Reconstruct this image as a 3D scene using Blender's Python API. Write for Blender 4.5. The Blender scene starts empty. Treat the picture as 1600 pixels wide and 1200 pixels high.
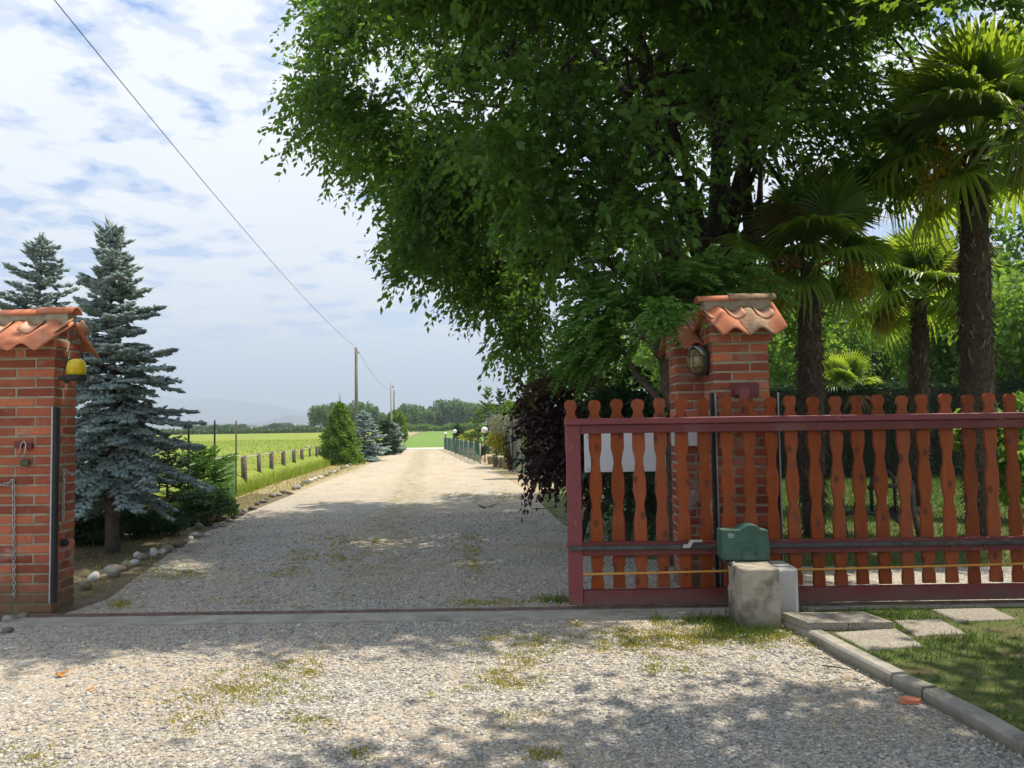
import bpy, math, random
import numpy as np
from mathutils import Vector, Matrix

R = math.radians
PI = math.pi
rng = np.random.default_rng(7)
random.seed(7)
sc = bpy.context.scene
COL = sc.collection

# ---------------------------------------------------------------- camera
F = 1215.0                      # focal length in pixels of a 1600 px wide frame
H = 1.35                        # lens height above the gravel
cam_data = bpy.data.cameras.new('camera')
cam_data.sensor_width = 36.0
cam_data.lens = 36.0 * F / 1600.0
cam_data.clip_start = 0.05
cam_data.clip_end = 20000
cam = bpy.data.objects.new('camera', cam_data)
COL.objects.link(cam)
RM = Matrix.Rotation(R(92.92), 3, 'X') @ Matrix.Rotation(R(-0.85), 3, 'Z')
cam.matrix_world = Matrix.Translation((0, 0, H)) @ RM.to_4x4()
sc.camera = cam

# ---------------------------------------------------------------- light
SUN_AZ, SUN_EL = R(67.5), R(64)
SUN_DIR = Vector((math.sin(SUN_AZ) * math.cos(SUN_EL), math.cos(SUN_AZ) * math.cos(SUN_EL), math.sin(SUN_EL)))
sun_data = bpy.data.lights.new('sun', 'SUN')
sun_data.energy = 5.0
sun_data.angle = R(0.6)
sun_data.color = (1.0, 0.90, 0.75)
sun = bpy.data.objects.new('sun', sun_data)
COL.objects.link(sun)
sun.rotation_euler = SUN_DIR.to_track_quat('Z', 'Y').to_euler()
sun.location = SUN_DIR * 40

world = bpy.data.worlds.new('World')
sc.world = world
world.use_nodes = True
wt = world.node_tree
wt.nodes.clear()


def nd(t, typ, **kw):
    n = t.nodes.new(typ)
    for k, v in kw.items():
        if k.startswith('i_'):
            n.inputs[k[2:].replace('_', ' ')].default_value = v
        else:
            setattr(n, k, v)
    return n


def mth(t, op, a, b=None, c=None, clamp=False):
    n = t.nodes.new('ShaderNodeMath')
    n.operation = op
    n.use_clamp = clamp
    for k, v in enumerate((a, b, c)):
        if v is None:
            continue
        if isinstance(v, (int, float)):
            n.inputs[k].default_value = v
        else:
            t.links.new(v, n.inputs[k])
    return n.outputs[0]


def ramp(t, fac, stops, interp='LINEAR'):
    n = t.nodes.new('ShaderNodeValToRGB')
    n.color_ramp.interpolation = interp
    e = n.color_ramp.elements
    while len(e) < len(stops):
        e.new(0.5)
    for k, (p, c) in enumerate(stops):
        e[k].position = p
        e[k].color = (c, c, c, 1) if isinstance(c, (int, float)) else (*c, 1)
    t.links.new(fac, n.inputs[0])
    return n.outputs[0]


def mixc(t, fac, a, b, blend='MIX'):
    n = t.nodes.new('ShaderNodeMix')
    n.data_type = 'RGBA'
    n.blend_type = blend
    for sock, v in ((n.inputs[0], fac), (n.inputs[6], a), (n.inputs[7], b)):
        if isinstance(v, (int, float)):
            sock.default_value = v
        elif isinstance(v, (tuple, list)):
            sock.default_value = (*v[:3], 1)
        else:
            t.links.new(v, sock)
    return n.outputs[2]


sky = nd(wt, 'ShaderNodeTexSky', sky_type='NISHITA', sun_disc=False, sun_elevation=SUN_EL, sun_rotation=SUN_AZ,
         altitude=100, air_density=1.0, dust_density=0.7, ozone_density=1.6)
tc = nd(wt, 'ShaderNodeTexCoord')
sep = nd(wt, 'ShaderNodeSeparateXYZ')
wt.links.new(tc.outputs['Generated'], sep.inputs[0])
zc = mth(wt, 'MAXIMUM', sep.outputs[2], 0.0)
zd = mth(wt, 'ADD', zc, 0.10)
cu = mth(wt, 'DIVIDE', sep.outputs[0], zd)
cv = mth(wt, 'DIVIDE', sep.outputs[1], zd)
comb = nd(wt, 'ShaderNodeCombineXYZ')
wt.links.new(cu, comb.inputs[0]); wt.links.new(cv, comb.inputs[1])
comb.inputs[2].default_value = 1.3
n1 = nd(wt, 'ShaderNodeTexNoise'); wt.links.new(comb.outputs[0], n1.inputs['Vector'])
n1.inputs['Scale'].default_value = 0.75; n1.inputs['Detail'].default_value = 4; n1.inputs['Roughness'].default_value = 0.5
n2 = nd(wt, 'ShaderNodeTexNoise'); wt.links.new(comb.outputs[0], n2.inputs['Vector'])
n2.inputs['Scale'].default_value = 5.6; n2.inputs['Detail'].default_value = 9; n2.inputs['Roughness'].default_value = 0.55
n2.inputs['Distortion'].default_value = 0.1
cl = mth(wt, 'ADD', mth(wt, 'MULTIPLY', n1.outputs[0], 0.50), mth(wt, 'MULTIPLY', n2.outputs[0], 0.58))
cl = ramp(wt, cl, [(0.465, 0.0), (0.515, 0.6), (0.565, 1.0)], 'EASE')
hz = ramp(wt, sep.outputs[2], [(0.0, 0.25), (0.05, 0.5), (0.13, 1.0)])
cl = mth(wt, 'MULTIPLY', cl, mth(wt, 'MULTIPLY', hz, 0.97))
n3 = nd(wt, 'ShaderNodeTexNoise'); wt.links.new(comb.outputs[0], n3.inputs['Vector'])
n3.inputs['Scale'].default_value = 1.7; n3.inputs['Detail'].default_value = 6
ccol = mixc(wt, n3.outputs[0], (7.0, 7.15, 7.5), (8.4, 8.4, 8.4))
skyc = mixc(wt, 0.72, sky.outputs[0], (1.7, 3.3, 6.9))
low = ramp(wt, sep.outputs[2], [(0.0, 0.95), (0.10, 0.75), (0.30, 0.0)])
skyc = mixc(wt, low, skyc, (5.9, 6.9, 8.5))
wcol = mixc(wt, cl, skyc, ccol)
bg = nd(wt, 'ShaderNodeBackground')
wt.links.new(wcol, bg.inputs[0])
bg.inputs[1].default_value = 0.10
wo = nd(wt, 'ShaderNodeOutputWorld')
wt.links.new(bg.outputs[0], wo.inputs[0])

sc.view_settings.view_transform = 'Standard'
sc.view_settings.look = 'None'
sc.view_settings.gamma = 1.0
sc.view_settings.use_curve_mapping = False
sc.view_settings.exposure = 0.62
cy = sc.cycles
cy.max_bounces = 6
cy.diffuse_bounces = 3
cy.glossy_bounces = 2
cy.transmission_bounces = 4
cy.volume_bounces = 0
cy.transparent_max_bounces = 6
cy.caustics_reflective = False
cy.caustics_refractive = False
cy.use_denoising = True
cy.denoiser = 'OPENIMAGEDENOISE'


# ---------------------------------------------------------------- helpers
def ray(px, py):
    return RM @ Vector(((px - 800) / F, (600 - py) / F, -1.0))


def G(px, py, z=0.0):
    d = ray(px, py)
    t = (z - H) / d.z
    return Vector((d.x * t, d.y * t, z))


def P(px, py, Y):
    d = ray(px, py)
    t = Y / d.y
    return Vector((d.x * t, Y, H + d.z * t))


def tag(o, label=None, cat=None, group=None, kind=None):
    for k, v in (('label', label), ('category', cat), ('group', group), ('kind', kind)):
        if v:
            o[k] = v
    return o


def thing(name, label, cat, loc=(0, 0, 0), rz=0.0, group=None):
    o = bpy.data.objects.new(name, None)
    o.empty_display_size = 0.1
    COL.objects.link(o)
    o.location = loc
    o.rotation_euler = (0, 0, rz)
    return tag(o, label, cat, group)


def link(name, me, m=None, parent=None, loc=None, rot=None):
    o = bpy.data.objects.new(name, me)
    COL.objects.link(o)
    if m is not None and len(me.materials) == 0:
        me.materials.append(m)
    if parent is not None:
        o.parent = parent
    if loc is not None:
        o.location = loc
    if rot is not None:
        o.rotation_euler = rot
    return o


class M:
    """collects shapes, then links them as one mesh"""
    def __init__(s):
        s.v = []; s.f = []; s.sm = []

    def add(s, vs, fs, smooth=False):
        k = len(s.v)
        s.v += [tuple(v) for v in vs]
        s.f += [tuple(i + k for i in f) for f in fs]
        s.sm += [smooth] * len(fs)
        return s

    def box(s, x0, x1, y0, y1, z0, z1, c=0.0):
        if c <= 0:
            v = [(x, y, z) for x in (x0, x1) for y in (y0, y1) for z in (z0, z1)]
            return s.add(v, [(0, 1, 3, 2), (4, 6, 7, 5), (0, 4, 5, 1), (2, 3, 7, 6), (0, 2, 6, 4), (1, 5, 7, 3)])
        c = min(c, (x1 - x0) * .45, (y1 - y0) * .45, (z1 - z0) * .45)
        idx = {}; v = []
        lo = (x0, y0, z0); hi = (x1, y1, z1)
        for sx in (0, 1):
            for sy in (0, 1):
                for sz in (0, 1):
                    cs = (sx, sy, sz)
                    for a in range(3):       # vertex on face of axis a
                        p = []
                        for b in range(3):
                            full = hi[b] if cs[b] else lo[b]
                            p.append(full if b == a else (full - c if cs[b] else full + c))
                        idx[(sx, sy, sz, a)] = len(v); v.append(p)
        f = []
        for a in range(3):
            b, d = [k for k in range(3) if k != a]
            for e in (0, 1):
                q = []
                for (u, w) in ((0, 0), (1, 0), (1, 1), (0, 1)):
                    cs = [0, 0, 0]; cs[a] = e; cs[b] = u; cs[d] = w
                    q.append(idx[(*cs, a)])
                f.append(q)
        for a in range(3):                    # edges along axis a
            b, d = [k for k in range(3) if k != a]
            for u in (0, 1):
                for w in (0, 1):
                    c0 = [0, 0, 0]; c0[b] = u; c0[d] = w
                    c1 = list(c0); c1[a] = 1
                    f.append([idx[(*c0, b)], idx[(*c1, b)], idx[(*c1, d)], idx[(*c0, d)]])
        for sx in (0, 1):
            for sy in (0, 1):
                for sz in (0, 1):
                    f.append([idx[(sx, sy, sz, a)] for a in range(3)])
        return s.add(v, f)

    def prism(s, pts, axis, a, b):
        """closed 2-D outline extruded along axis from a to b"""
        n = len(pts)
        def mk(p, t):
            return {'x': (t, p[0], p[1]), 'y': (p[0], t, p[1]), 'z': (p[0], p[1], t)}[axis]
        v = [mk(p, a) for p in pts] + [mk(p, b) for p in pts]
        f = [tuple(range(n)), tuple(range(2 * n - 1, n - 1, -1))]
        f += [(k, (k + 1) % n, n + (k + 1) % n, n + k) for k in range(n)]
        return s.add(v, f)

    def tube(s, pts, rad, n=8, cap=True, smooth=True, closed=False):
        pts = [Vector(p) for p in pts]
        if isinstance(rad, (int, float)):
            rad = [rad] * len(pts)
        rows = []
        k0 = len(s.v)
        up = Vector((0.13, 0.21, 0.97)).normalized()
        prev = None
        m = len(pts)
        for i, p in enumerate(pts):
            if closed:
                t = (pts[(i + 1) % m] - pts[i - 1]).normalized()
            else:
                t = (pts[min(i + 1, m - 1)] - pts[max(i - 1, 0)]).normalized()
            if prev is None:
                a = t.cross(up)
                if a.length < 0.1:
                    a = t.cross(Vector((1, 0, 0)))
            else:
                a = prev - t * prev.dot(t)
            a.normalize(); prev = a
            b = t.cross(a)
            for j in range(n):
                w = 2 * PI * j / n
                s.v.append(tuple(p + (a * math.cos(w) + b * math.sin(w)) * rad[i]))
        rng_ = range(m if closed else m - 1)
        for i in rng_:
            for j in range(n):
                q = (i + 1) % m
                s.f.append((k0 + i * n + j, k0 + i * n + (j + 1) % n, k0 + q * n + (j + 1) % n, k0 + q * n + j))
                s.sm.append(smooth)
        if cap and not closed:
            s.f.append(tuple(k0 + j for j in range(n))[::-1]); s.sm.append(False)
            s.f.append(tuple(k0 + (m - 1) * n + j for j in range(n))); s.sm.append(False)
        return s

    def lathe(s, prof, c=(0, 0, 0), n=16, smooth=True):
        """profile of (radius, z) turned round the vertical through c"""
        k0 = len(s.v)
        for r, z in prof:
            for j in range(n):
                w = 2 * PI * j / n
                s.v.append((c[0] + r * math.cos(w), c[1] + r * math.sin(w), c[2] + z))
        for i in range(len(prof) - 1):
            for j in range(n):
                s.f.append((k0 + i * n + j, k0 + i * n + (j + 1) % n, k0 + (i + 1) * n + (j + 1) % n, k0 + (i + 1) * n + j))
                s.sm.append(smooth)
        s.f.append(tuple(k0 + j for j in range(n))[::-1]); s.sm.append(False)
        e = k0 + (len(prof) - 1) * n
        s.f.append(tuple(e + j for j in range(n))); s.sm.append(False)
        return s

    def ball(s, c, rx, ry=None, rz=None, n=12, m=8):
        ry = rx if ry is None else ry
        rz = rx if rz is None else rz
        k0 = len(s.v)
        for i in range(1, m):
            a = PI * i / m
            for j in range(n):
                w = 2 * PI * j / n
                s.v.append((c[0] + rx * math.sin(a) * math.cos(w), c[1] + ry * math.sin(a) * math.sin(w), c[2] + rz * math.cos(a)))
        s.v.append((c[0], c[1], c[2] + rz)); s.v.append((c[0], c[1], c[2] - rz))
        t, b = len(s.v) - 2, len(s.v) - 1
        for j in range(n):
            s.f.append((t, k0 + j, k0 + (j + 1) % n)); s.sm.append(True)
            e = k0 + (m - 2) * n
            s.f.append((b, e + (j + 1) % n, e + j)); s.sm.append(True)
        for i in range(m - 2):
            for j in range(n):
                s.f.append((k0 + i * n + j, k0 + (i + 1) * n + j, k0 + (i + 1) * n + (j + 1) % n, k0 + i * n + (j + 1) % n))
                s.sm.append(True)
        return s

    def mesh(s, name, m=None):
        me = bpy.data.meshes.new(name)
        me.from_pydata(s.v, [], s.f)
        me.polygons.foreach_set('use_smooth', s.sm)
        if m is not None:
            me.materials.append(m)
        import bmesh
        bm = bmesh.new(); bm.from_mesh(me)
        bmesh.ops.recalc_face_normals(bm, faces=bm.faces)
        bm.to_mesh(me); bm.free()
        return me

    def to(s, name, m, parent=None, loc=None, rot=None):
        return link(name, s.mesh(name, m), None, parent, loc, rot)


def npmesh(name, V, Fc, m=None, smooth=False):
    """big mesh from numpy arrays (all faces with the same corner count)"""
    V = np.asarray(V, dtype=np.float32).reshape(-1, 3)
    Fc = np.asarray(Fc, dtype=np.int32)
    k = Fc.shape[1]
    me = bpy.data.meshes.new(name)
    me.vertices.add(len(V)); me.vertices.foreach_set('co', V.ravel())
    me.loops.add(Fc.size); me.loops.foreach_set('vertex_index', Fc.ravel())
    me.polygons.add(len(Fc))
    me.polygons.foreach_set('loop_start', np.arange(0, Fc.size, k, dtype=np.int32))
    if smooth:
        me.polygons.foreach_set('use_smooth', np.ones(len(Fc), dtype=bool))
    if m is not None:
        me.materials.append(m)
    me.update(calc_edges=True)
    return me


def nrm(a):
    return a / np.maximum(np.linalg.norm(a, axis=-1, keepdims=True), 1e-9)


def rvec(n):
    return nrm(rng.normal(size=(n, 3)))


def kite(p, d, L, W, fold=0.15):
    """leaf blades: points p, directions d, lengths L, widths W -> verts, tris"""
    n = len(p)
    L = np.broadcast_to(np.asarray(L, float), (n,))[:, None]
    W = np.broadcast_to(np.asarray(W, float), (n,))[:, None]
    s = nrm(np.cross(d, rvec(n)))
    up = np.cross(s, d)
    mid = p + d * L * 0.42
    a = mid + s * W * .5 + up * W * fold
    b = mid - s * W * .5 + up * W * fold
    V = np.stack([p, a, p + d * L, b], 1).reshape(-1, 3)
    k = (np.arange(n) * 4)[:, None]
    Fc = np.concatenate([k + np.array([0, 1, 2]), k + np.array([0, 2, 3])], 1).reshape(-1, 3)
    return V, Fc


def blades(p, h, w, lean=0.35):
    """grass blades standing on points p"""
    n = len(p)
    h = np.broadcast_to(np.asarray(h, float), (n,))[:, None]
    w = np.broadcast_to(np.asarray(w, float), (n,))[:, None]
    a = rng.uniform(0, 2 * PI, n)
    s = np.stack([np.cos(a), np.sin(a), np.zeros(n)], 1)
    l = rng.normal(size=(n, 3)) * lean; l[:, 2] = 1
    tip = p + nrm(l) * h
    V = np.stack([p - s * w * .5, p + s * w * .5, tip], 1).reshape(-1, 3)
    return V, np.arange(n * 3).reshape(-1, 3)


def join(parts):
    V = []; Fc = []; k = 0
    for v, f in parts:
        V.append(v); Fc.append(f + k); k += len(v)
    return np.concatenate(V), np.concatenate(Fc)


def stones(p, r, squash=0.6):
    """small irregular stones: octahedra with jittered corners"""
    n = len(p)
    base = np.array([(1, 0, 0), (-1, 0, 0), (0, 1, 0), (0, -1, 0), (0, 0, 1), (0, 0, -1)], float)
    f = np.array([(0, 2, 4), (2, 1, 4), (1, 3, 4), (3, 0, 4), (2, 0, 5), (1, 2, 5), (3, 1, 5), (0, 3, 5)])
    a = rng.uniform(0, 2 * PI, n)
    ca, sa = np.cos(a), np.sin(a)
    sx = rng.uniform(.7, 1.35, n); sy = rng.uniform(.6, 1.1, n); sz = rng.uniform(.45, .85, n) * squash / .6
    B = np.repeat(base[None], n, 0) + rng.uniform(-.22, .22, (n, 6, 3))
    B = B * np.stack([sx, sy, sz], 1)[:, None, :]
    x = B[..., 0] * ca[:, None] - B[..., 1] * sa[:, None]
    y = B[..., 0] * sa[:, None] + B[..., 1] * ca[:, None]
    B = np.stack([x, y, B[..., 2]], 2) * np.broadcast_to(np.asarray(r, float), (n,))[:, None, None]
    V = (B + p[:, None, :]).reshape(-1, 3)
    Fc = (np.arange(n)[:, None, None] * 6 + f[None]).reshape(-1, 3)
    return V, Fc


def sheet(name, pts, z, m, kind='structure', div=0):
    """flat ground sheet from an outline"""
    me = bpy.data.meshes.new(name)
    me.from_pydata([(p[0], p[1], z) for p in pts], [], [tuple(range(len(pts)))])
    me.materials.append(m)
    me.update()
    if me.polygons[0].normal.z < 0:
        me.flip_normals()
    return tag(link(name, me), kind=kind)


# ---------------------------------------------------------------- materials
def base_mat(name):
    m = bpy.data.materials.new(name)
    m.use_nodes = True
    t = m.node_tree
    t.nodes.clear()
    out = t.nodes.new('ShaderNodeOutputMaterial')
    bs = t.nodes.new('ShaderNodeBsdfPrincipled')
    t.links.new(bs.outputs[0], out.inputs[0])
    return m, t, bs, out


def noise(t, scale, detail=4, rough=0.55, vec=None, dist=0.0):
    n = t.nodes.new('ShaderNodeTexNoise')
    n.inputs['Scale'].default_value = scale
    n.inputs['Detail'].default_value = detail
    n.inputs['Roughness'].default_value = rough
    n.inputs['Distortion'].default_value = dist
    if vec is None:
        g = t.nodes.new('ShaderNodeNewGeometry')
        vec = g.outputs['Position']
    t.links.new(vec, n.inputs['Vector'])
    return n.outputs[0]


def bump(t, bs, h, strength=0.4, dist=0.01):
    b = t.nodes.new('ShaderNodeBump')
    b.inputs['Strength'].default_value = strength
    b.inputs['Distance'].default_value = dist
    t.links.new(h, b.inputs['Height'])
    t.links.new(b.outputs[0], bs.inputs['Normal'])


def mat(name, c1, c2=None, scale=6.0, rough=0.8, bscale=60.0, bstr=0.3, bdist=0.004, rand=0.0, spots=None, metal=0.0, spec=0.3, lo=0.35, hi=0.65, c3=None):
    """two-colour noise with optional per-object variation and blotches"""
    m, t, bs, out = base_mat(name)
    c2 = c2 or tuple(x * 0.8 for x in c1)
    f = ramp(t, noise(t, scale, 5), [(lo, 0.0), (hi, 1.0)])
    col = mixc(t, f, c1, c2)
    if c3:
        oi = t.nodes.new('ShaderNodeObjectInfo')
        col = mixc(t, mth(t, 'MULTIPLY', oi.outputs['Random'], 0.8), col, c3)
    if rand:
        oi = t.nodes.new('ShaderNodeObjectInfo')
        k = mth(t, 'MULTIPLY_ADD', oi.outputs['Random'], 2 * rand, 1.0 - rand)
        hs = t.nodes.new('ShaderNodeHueSaturation')
        t.links.new(col, hs.inputs['Color']); t.links.new(k, hs.inputs['Value'])
        col = hs.outputs[0]
    for sp in (spots or ()):
        sc_, s_, a, b = sp
        fs = ramp(t, noise(t, s_, 6, 0.6), [(a, 0.0), (b, 1.0)])
        col = mixc(t, fs, col, sc_)
    t.links.new(col, bs.inputs['Base Color'])
    bs.inputs['Roughness'].default_value = rough
    bs.inputs['Metallic'].default_value = metal
    bs.inputs['Specular IOR Level'].default_value = spec
    if bstr:
        bump(t, bs, noise(t, bscale, 5), bstr, bdist)
    return m


def leafmat(name, c1, c2, tc_, tfac=0.4, rough=0.5, pscale=0.8, spec=0.3, dead=None):
    m, t, bs, out = base_mat(name)
    g = t.nodes.new('ShaderNodeNewGeometry')
    f = mth(t, 'MULTIPLY_ADD', noise(t, pscale, 3), 0.9, mth(t, 'MULTIPLY_ADD', g.outputs['Random Per Island'], 0.8, -0.35), clamp=True)
    col = mixc(t, f, c1, c2)
    dd = None
    if dead:
        oi = t.nodes.new('ShaderNodeObjectInfo')
        dd = ramp(t, oi.outputs['Random'], [(0.80, 0.0), (0.92, 0.9)])
        col = mixc(t, dd, col, dead)
    t.links.new(col, bs.inputs['Base Color'])
    bs.inputs['Roughness'].default_value = rough
    bs.inputs['Specular IOR Level'].default_value = spec
    tr = t.nodes.new('ShaderNodeBsdfTranslucent')
    tcol = mixc(t, f, tuple(x * .75 for x in tc_), tc_)
    if dead:
        tcol = mixc(t, dd, tcol, dead)
    t.links.new(tcol, tr.inputs[0])
    mx = t.nodes.new('ShaderNodeMixShader')
    mx.inputs[0].default_value = tfac
    t.links.new(bs.outputs[0], mx.inputs[1]); t.links.new(tr.outputs[0], mx.inputs[2])
    t.links.new(mx.outputs[0], out.inputs[0])
    return m


def islandmat(name, stops, rough=0.8, bstr=0.0):
    """colour picked at random for each loose piece of a mesh"""
    m, t, bs, out = base_mat(name)
    g = t.nodes.new('ShaderNodeNewGeometry')
    col = ramp(t, g.outputs['Random Per Island'], stops)
    col = mixc(t, 0.35, col, mixc(t, noise(t, 90, 3), (0.18, 0.17, 0.16), (0.62, 0.6, 0.56)))
    t.links.new(col, bs.inputs['Base Color'])
    bs.inputs['Roughness'].default_value = rough
    bs.inputs['Specular IOR Level'].default_value = 0.25
    return m

# material instances
M_brick = mat('brick_red', (0.34, 0.088, 0.047), (0.26, 0.064, 0.038), 9, 0.85, 130, 0.6, 0.005, 0.30,
              spots=[((0.42, 0.30, 0.24), 5.5, 0.56, 0.76), ((0.11, 0.055, 0.042), 11, 0.58, 0.78), ((0.40, 0.33, 0.27), 38, 0.66, 0.74)], c3=(0.40, 0.125, 0.06))
M_brick_worn = mat('brick_worn', (0.29, 0.072, 0.043), (0.22, 0.055, 0.038), 9, 0.85, 130, 0.5, 0.004, 0.25,
                   spots=[((0.50, 0.42, 0.36), 4.5, 0.54, 0.74), ((0.09, 0.05, 0.04), 9, 0.6, 0.78)], c3=(0.36, 0.10, 0.052))
M_mortar = mat('mortar', (0.38, 0.33, 0.23), (0.26, 0.23, 0.17), 12, 0.95, 160, 0.7, 0.006)
M_mortar_pale = mat('mortar_pale', (0.42, 0.37, 0.29), (0.29, 0.26, 0.21), 12, 0.95, 160, 0.7, 0.006)
M_tile = mat('terracotta', (0.56, 0.20, 0.10), (0.47, 0.165, 0.09), 7, 0.8, 90, 0.3, 0.003, 0.2,
             spots=[((0.30, 0.22, 0.14), 13, 0.58, 0.74), ((0.62, 0.36, 0.24), 6, 0.58, 0.8)])
M_tile_old = mat('terracotta_lichen', (0.36, 0.21, 0.13), (0.28, 0.19, 0.12), 14, 0.9, 90, 0.5, 0.004, 0.12,
                 spots=[((0.42, 0.36, 0.24), 22, 0.52, 0.68), ((0.13, 0.10, 0.075), 16, 0.58, 0.72)])
M_burg = mat('burgundy_paint', (0.160, 0.029, 0.030), (0.135, 0.025, 0.027), 4, 0.5, 220, 0.12, 0.001, 0,
             spots=[((0.10, 0.045, 0.04), 26, 0.62, 0.72), ((0.20, 0.085, 0.085), 3.5, 0.50, 0.75), ((0.15, 0.075, 0.04), 60, 0.70, 0.76)], spec=0.4)
M_burg_pale = mat('burgundy_faded', (0.215, 0.050, 0.055), (0.18, 0.042, 0.047), 4, 0.55, 220, 0.12, 0.001, 0,
                  spots=[((0.40, 0.16, 0.17), 30, 0.66, 0.74)], spec=0.4)


def wood_mat():
    m, t, bs, out = base_mat('stained_wood')
    g = t.nodes.new('ShaderNodeNewGeometry')
    oi = t.nodes.new('ShaderNodeObjectInfo')
    mp = t.nodes.new('ShaderNodeMapping')
    mp.inputs['Scale'].default_value = (38, 38, 3.2)
    t.links.new(g.outputs['Position'], mp.inputs[0])
    gr = noise(t, 1.0, 6, 0.6, mp.outputs[0], 0.6)
    col = mixc(t, ramp(t, gr, [(0.3, 0.0), (0.7, 1.0)]), (0.33, 0.080, 0.022), (0.22, 0.050, 0.016))
    col = mixc(t, mth(t, 'MULTIPLY', oi.outputs['Random'], 0.65), col, (0.19, 0.052, 0.020))
    hs = t.nodes.new('ShaderNodeHueSaturation')
    r2 = mth(t, 'FRACT', mth(t, 'MULTIPLY', oi.outputs['Random'], 17.31))
    t.links.new(mth(t, 'MULTIPLY_ADD', r2, 0.5, 0.75), hs.inputs['Value']); t.links.new(mth(t, 'MULTIPLY_ADD', r2, -0.08, 1.08), hs.inputs['Saturation'])
    t.links.new(col, hs.inputs['Color']); col = hs.outputs[0]
    fade = ramp(t, noise(t, 3.2, 6, 0.7), [(0.52, 0.0), (0.75, 0.6)])
    col = mixc(t, fade, col, (0.30, 0.095, 0.032))
    kn = t.nodes.new('ShaderNodeTexVoronoi')
    kn.voronoi_dimensions = '2D'
    sp3 = t.nodes.new('ShaderNodeSeparateXYZ'); t.links.new(g.outputs['Position'], sp3.inputs[0])
    cb3 = t.nodes.new('ShaderNodeCombineXYZ')
    t.links.new(mth(t, 'MULTIPLY', sp3.outputs[0], 6.6), cb3.inputs[0]); t.links.new(mth(t, 'MULTIPLY', sp3.outputs[2], 4.0), cb3.inputs[1])
    t.links.new(cb3.outputs[0], kn.inputs['Vector']); kn.inputs['Scale'].default_value = 1.0
    kf = ramp(t, mth(t, 'ADD', kn.outputs[0], mth(t, 'MULTIPLY', noise(t, 40, 3), 0.12)), [(0.14, 1.0), (0.21, 0.0)])
    col = mixc(t, mth(t, 'MULTIPLY', kf, 0.8), col, (0.075, 0.025, 0.015))
    sp = ramp(t, noise(t, 9, 6, 0.65), [(0.58, 0.0), (0.72, 1.0)])
    col = mixc(t, mth(t, 'MULTIPLY', sp, 0.6), col, (0.12, 0.04, 0.03))
    t.links.new(col, bs.inputs['Base Color'])
    bs.inputs['Roughness'].default_value = 0.6
    bs.inputs['Specular IOR Level'].default_value = 0.3
    bump(t, bs, gr, 0.35, 0.002)
    return m


M_wood = wood_mat()
M_conc = mat('concrete', (0.40, 0.37, 0.31), (0.29, 0.27, 0.225), 5, 0.92, 110, 0.6, 0.004, 0.06,
             spots=[((0.17, 0.16, 0.13), 4.5, 0.55, 0.75), ((0.20, 0.19, 0.12), 13, 0.6, 0.75)])
M_block = mat('stained_concrete', (0.40, 0.36, 0.285), (0.30, 0.275, 0.22), 6, 0.92, 90, 0.7, 0.005, 0,
              spots=[((0.115, 0.105, 0.075), 5.5, 0.48, 0.66), ((0.47, 0.42, 0.33), 8, 0.6, 0.78)])
M_slab = mat('gravel_concrete', (0.40, 0.365, 0.30), (0.19, 0.175, 0.145), 85, 0.92, 120, 1.0, 0.008, 0.1,
             spots=[((0.23, 0.20, 0.15), 7, 0.55, 0.75)])
M_steel = mat('rusty_steel', (0.20, 0.15, 0.12), (0.13, 0.085, 0.06), 14, 0.65, 160, 0.3, 0.002, 0, metal=0.4)
M_zinc = mat('zinc', (0.55, 0.55, 0.54), (0.40, 0.40, 0.40), 30, 0.38, 200, 0.1, 0.001, 0, metal=0.85)
M_dkmetal = mat('dark_iron', (0.035, 0.032, 0.03), (0.07, 0.05, 0.04), 12, 0.7, 150, 0.3, 0.002)
M_rubber = mat('black_rubber', (0.016, 0.016, 0.017), (0.022, 0.022, 0.023), 12, 0.55, 100, 0.1, 0.001)
M_alu = mat('aluminium_edge', (0.42, 0.42, 0.44), (0.35, 0.35, 0.36), 20, 0.45, 100, 0.1, 0.001, metal=0.5)
M_gplastic = mat('green_plastic', (0.042, 0.110, 0.080), (0.034, 0.092, 0.066), 6, 0.55, 320, 0.2, 0.001, 0,
                 spots=[((0.10, 0.14, 0.11), 9, 0.52, 0.80), ((0.15, 0.16, 0.13), 45, 0.66, 0.76)], spec=0.4)
M_gplastic_d = mat('green_plastic_dark', (0.022, 0.07, 0.05), None, 6, 0.5, 300, 0.1, 0.001)
M_grey_pl = mat('grey_plastic', (0.50, 0.49, 0.47), (0.45, 0.44, 0.42), 4, 0.55, 200, 0.08, 0.001, 0,
                spots=[((0.33, 0.31, 0.27), 8, 0.6, 0.8)])
M_white = mat('white_board', (0.72, 0.72, 0.74), (0.68, 0.68, 0.70), 3, 0.5, 100, 0.03, 0.001)
M_rope = mat('yellow_rod', (0.60, 0.30, 0.07), (0.5, 0.24, 0.05), 30, 0.7, 200, 0.2, 0.001)
M_fence_wood = mat('weathered_post', (0.15, 0.12, 0.095), (0.075, 0.06, 0.048), 18, 0.9, 80, 0.6, 0.005, 0.2)
M_pole = mat('pole_wood', (0.25, 0.215, 0.18), (0.18, 0.155, 0.13), 14, 0.9, 50, 0.4, 0.005, 0.1)
M_pole_pale = mat('pole_concrete', (0.42, 0.39, 0.35), (0.36, 0.33, 0.3), 5, 0.9, 50, 0.2, 0.004)
M_bark = mat('dark_bark', (0.060, 0.048, 0.038), (0.030, 0.025, 0.021), 14, 0.95, 40, 0.9, 0.02,
             spots=[((0.09, 0.085, 0.065), 18, 0.6, 0.75)])
M_bark_mid = mat('grey_bark', (0.15, 0.12, 0.095), (0.085, 0.068, 0.055), 16, 0.95, 45, 0.9, 0.012)
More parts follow.
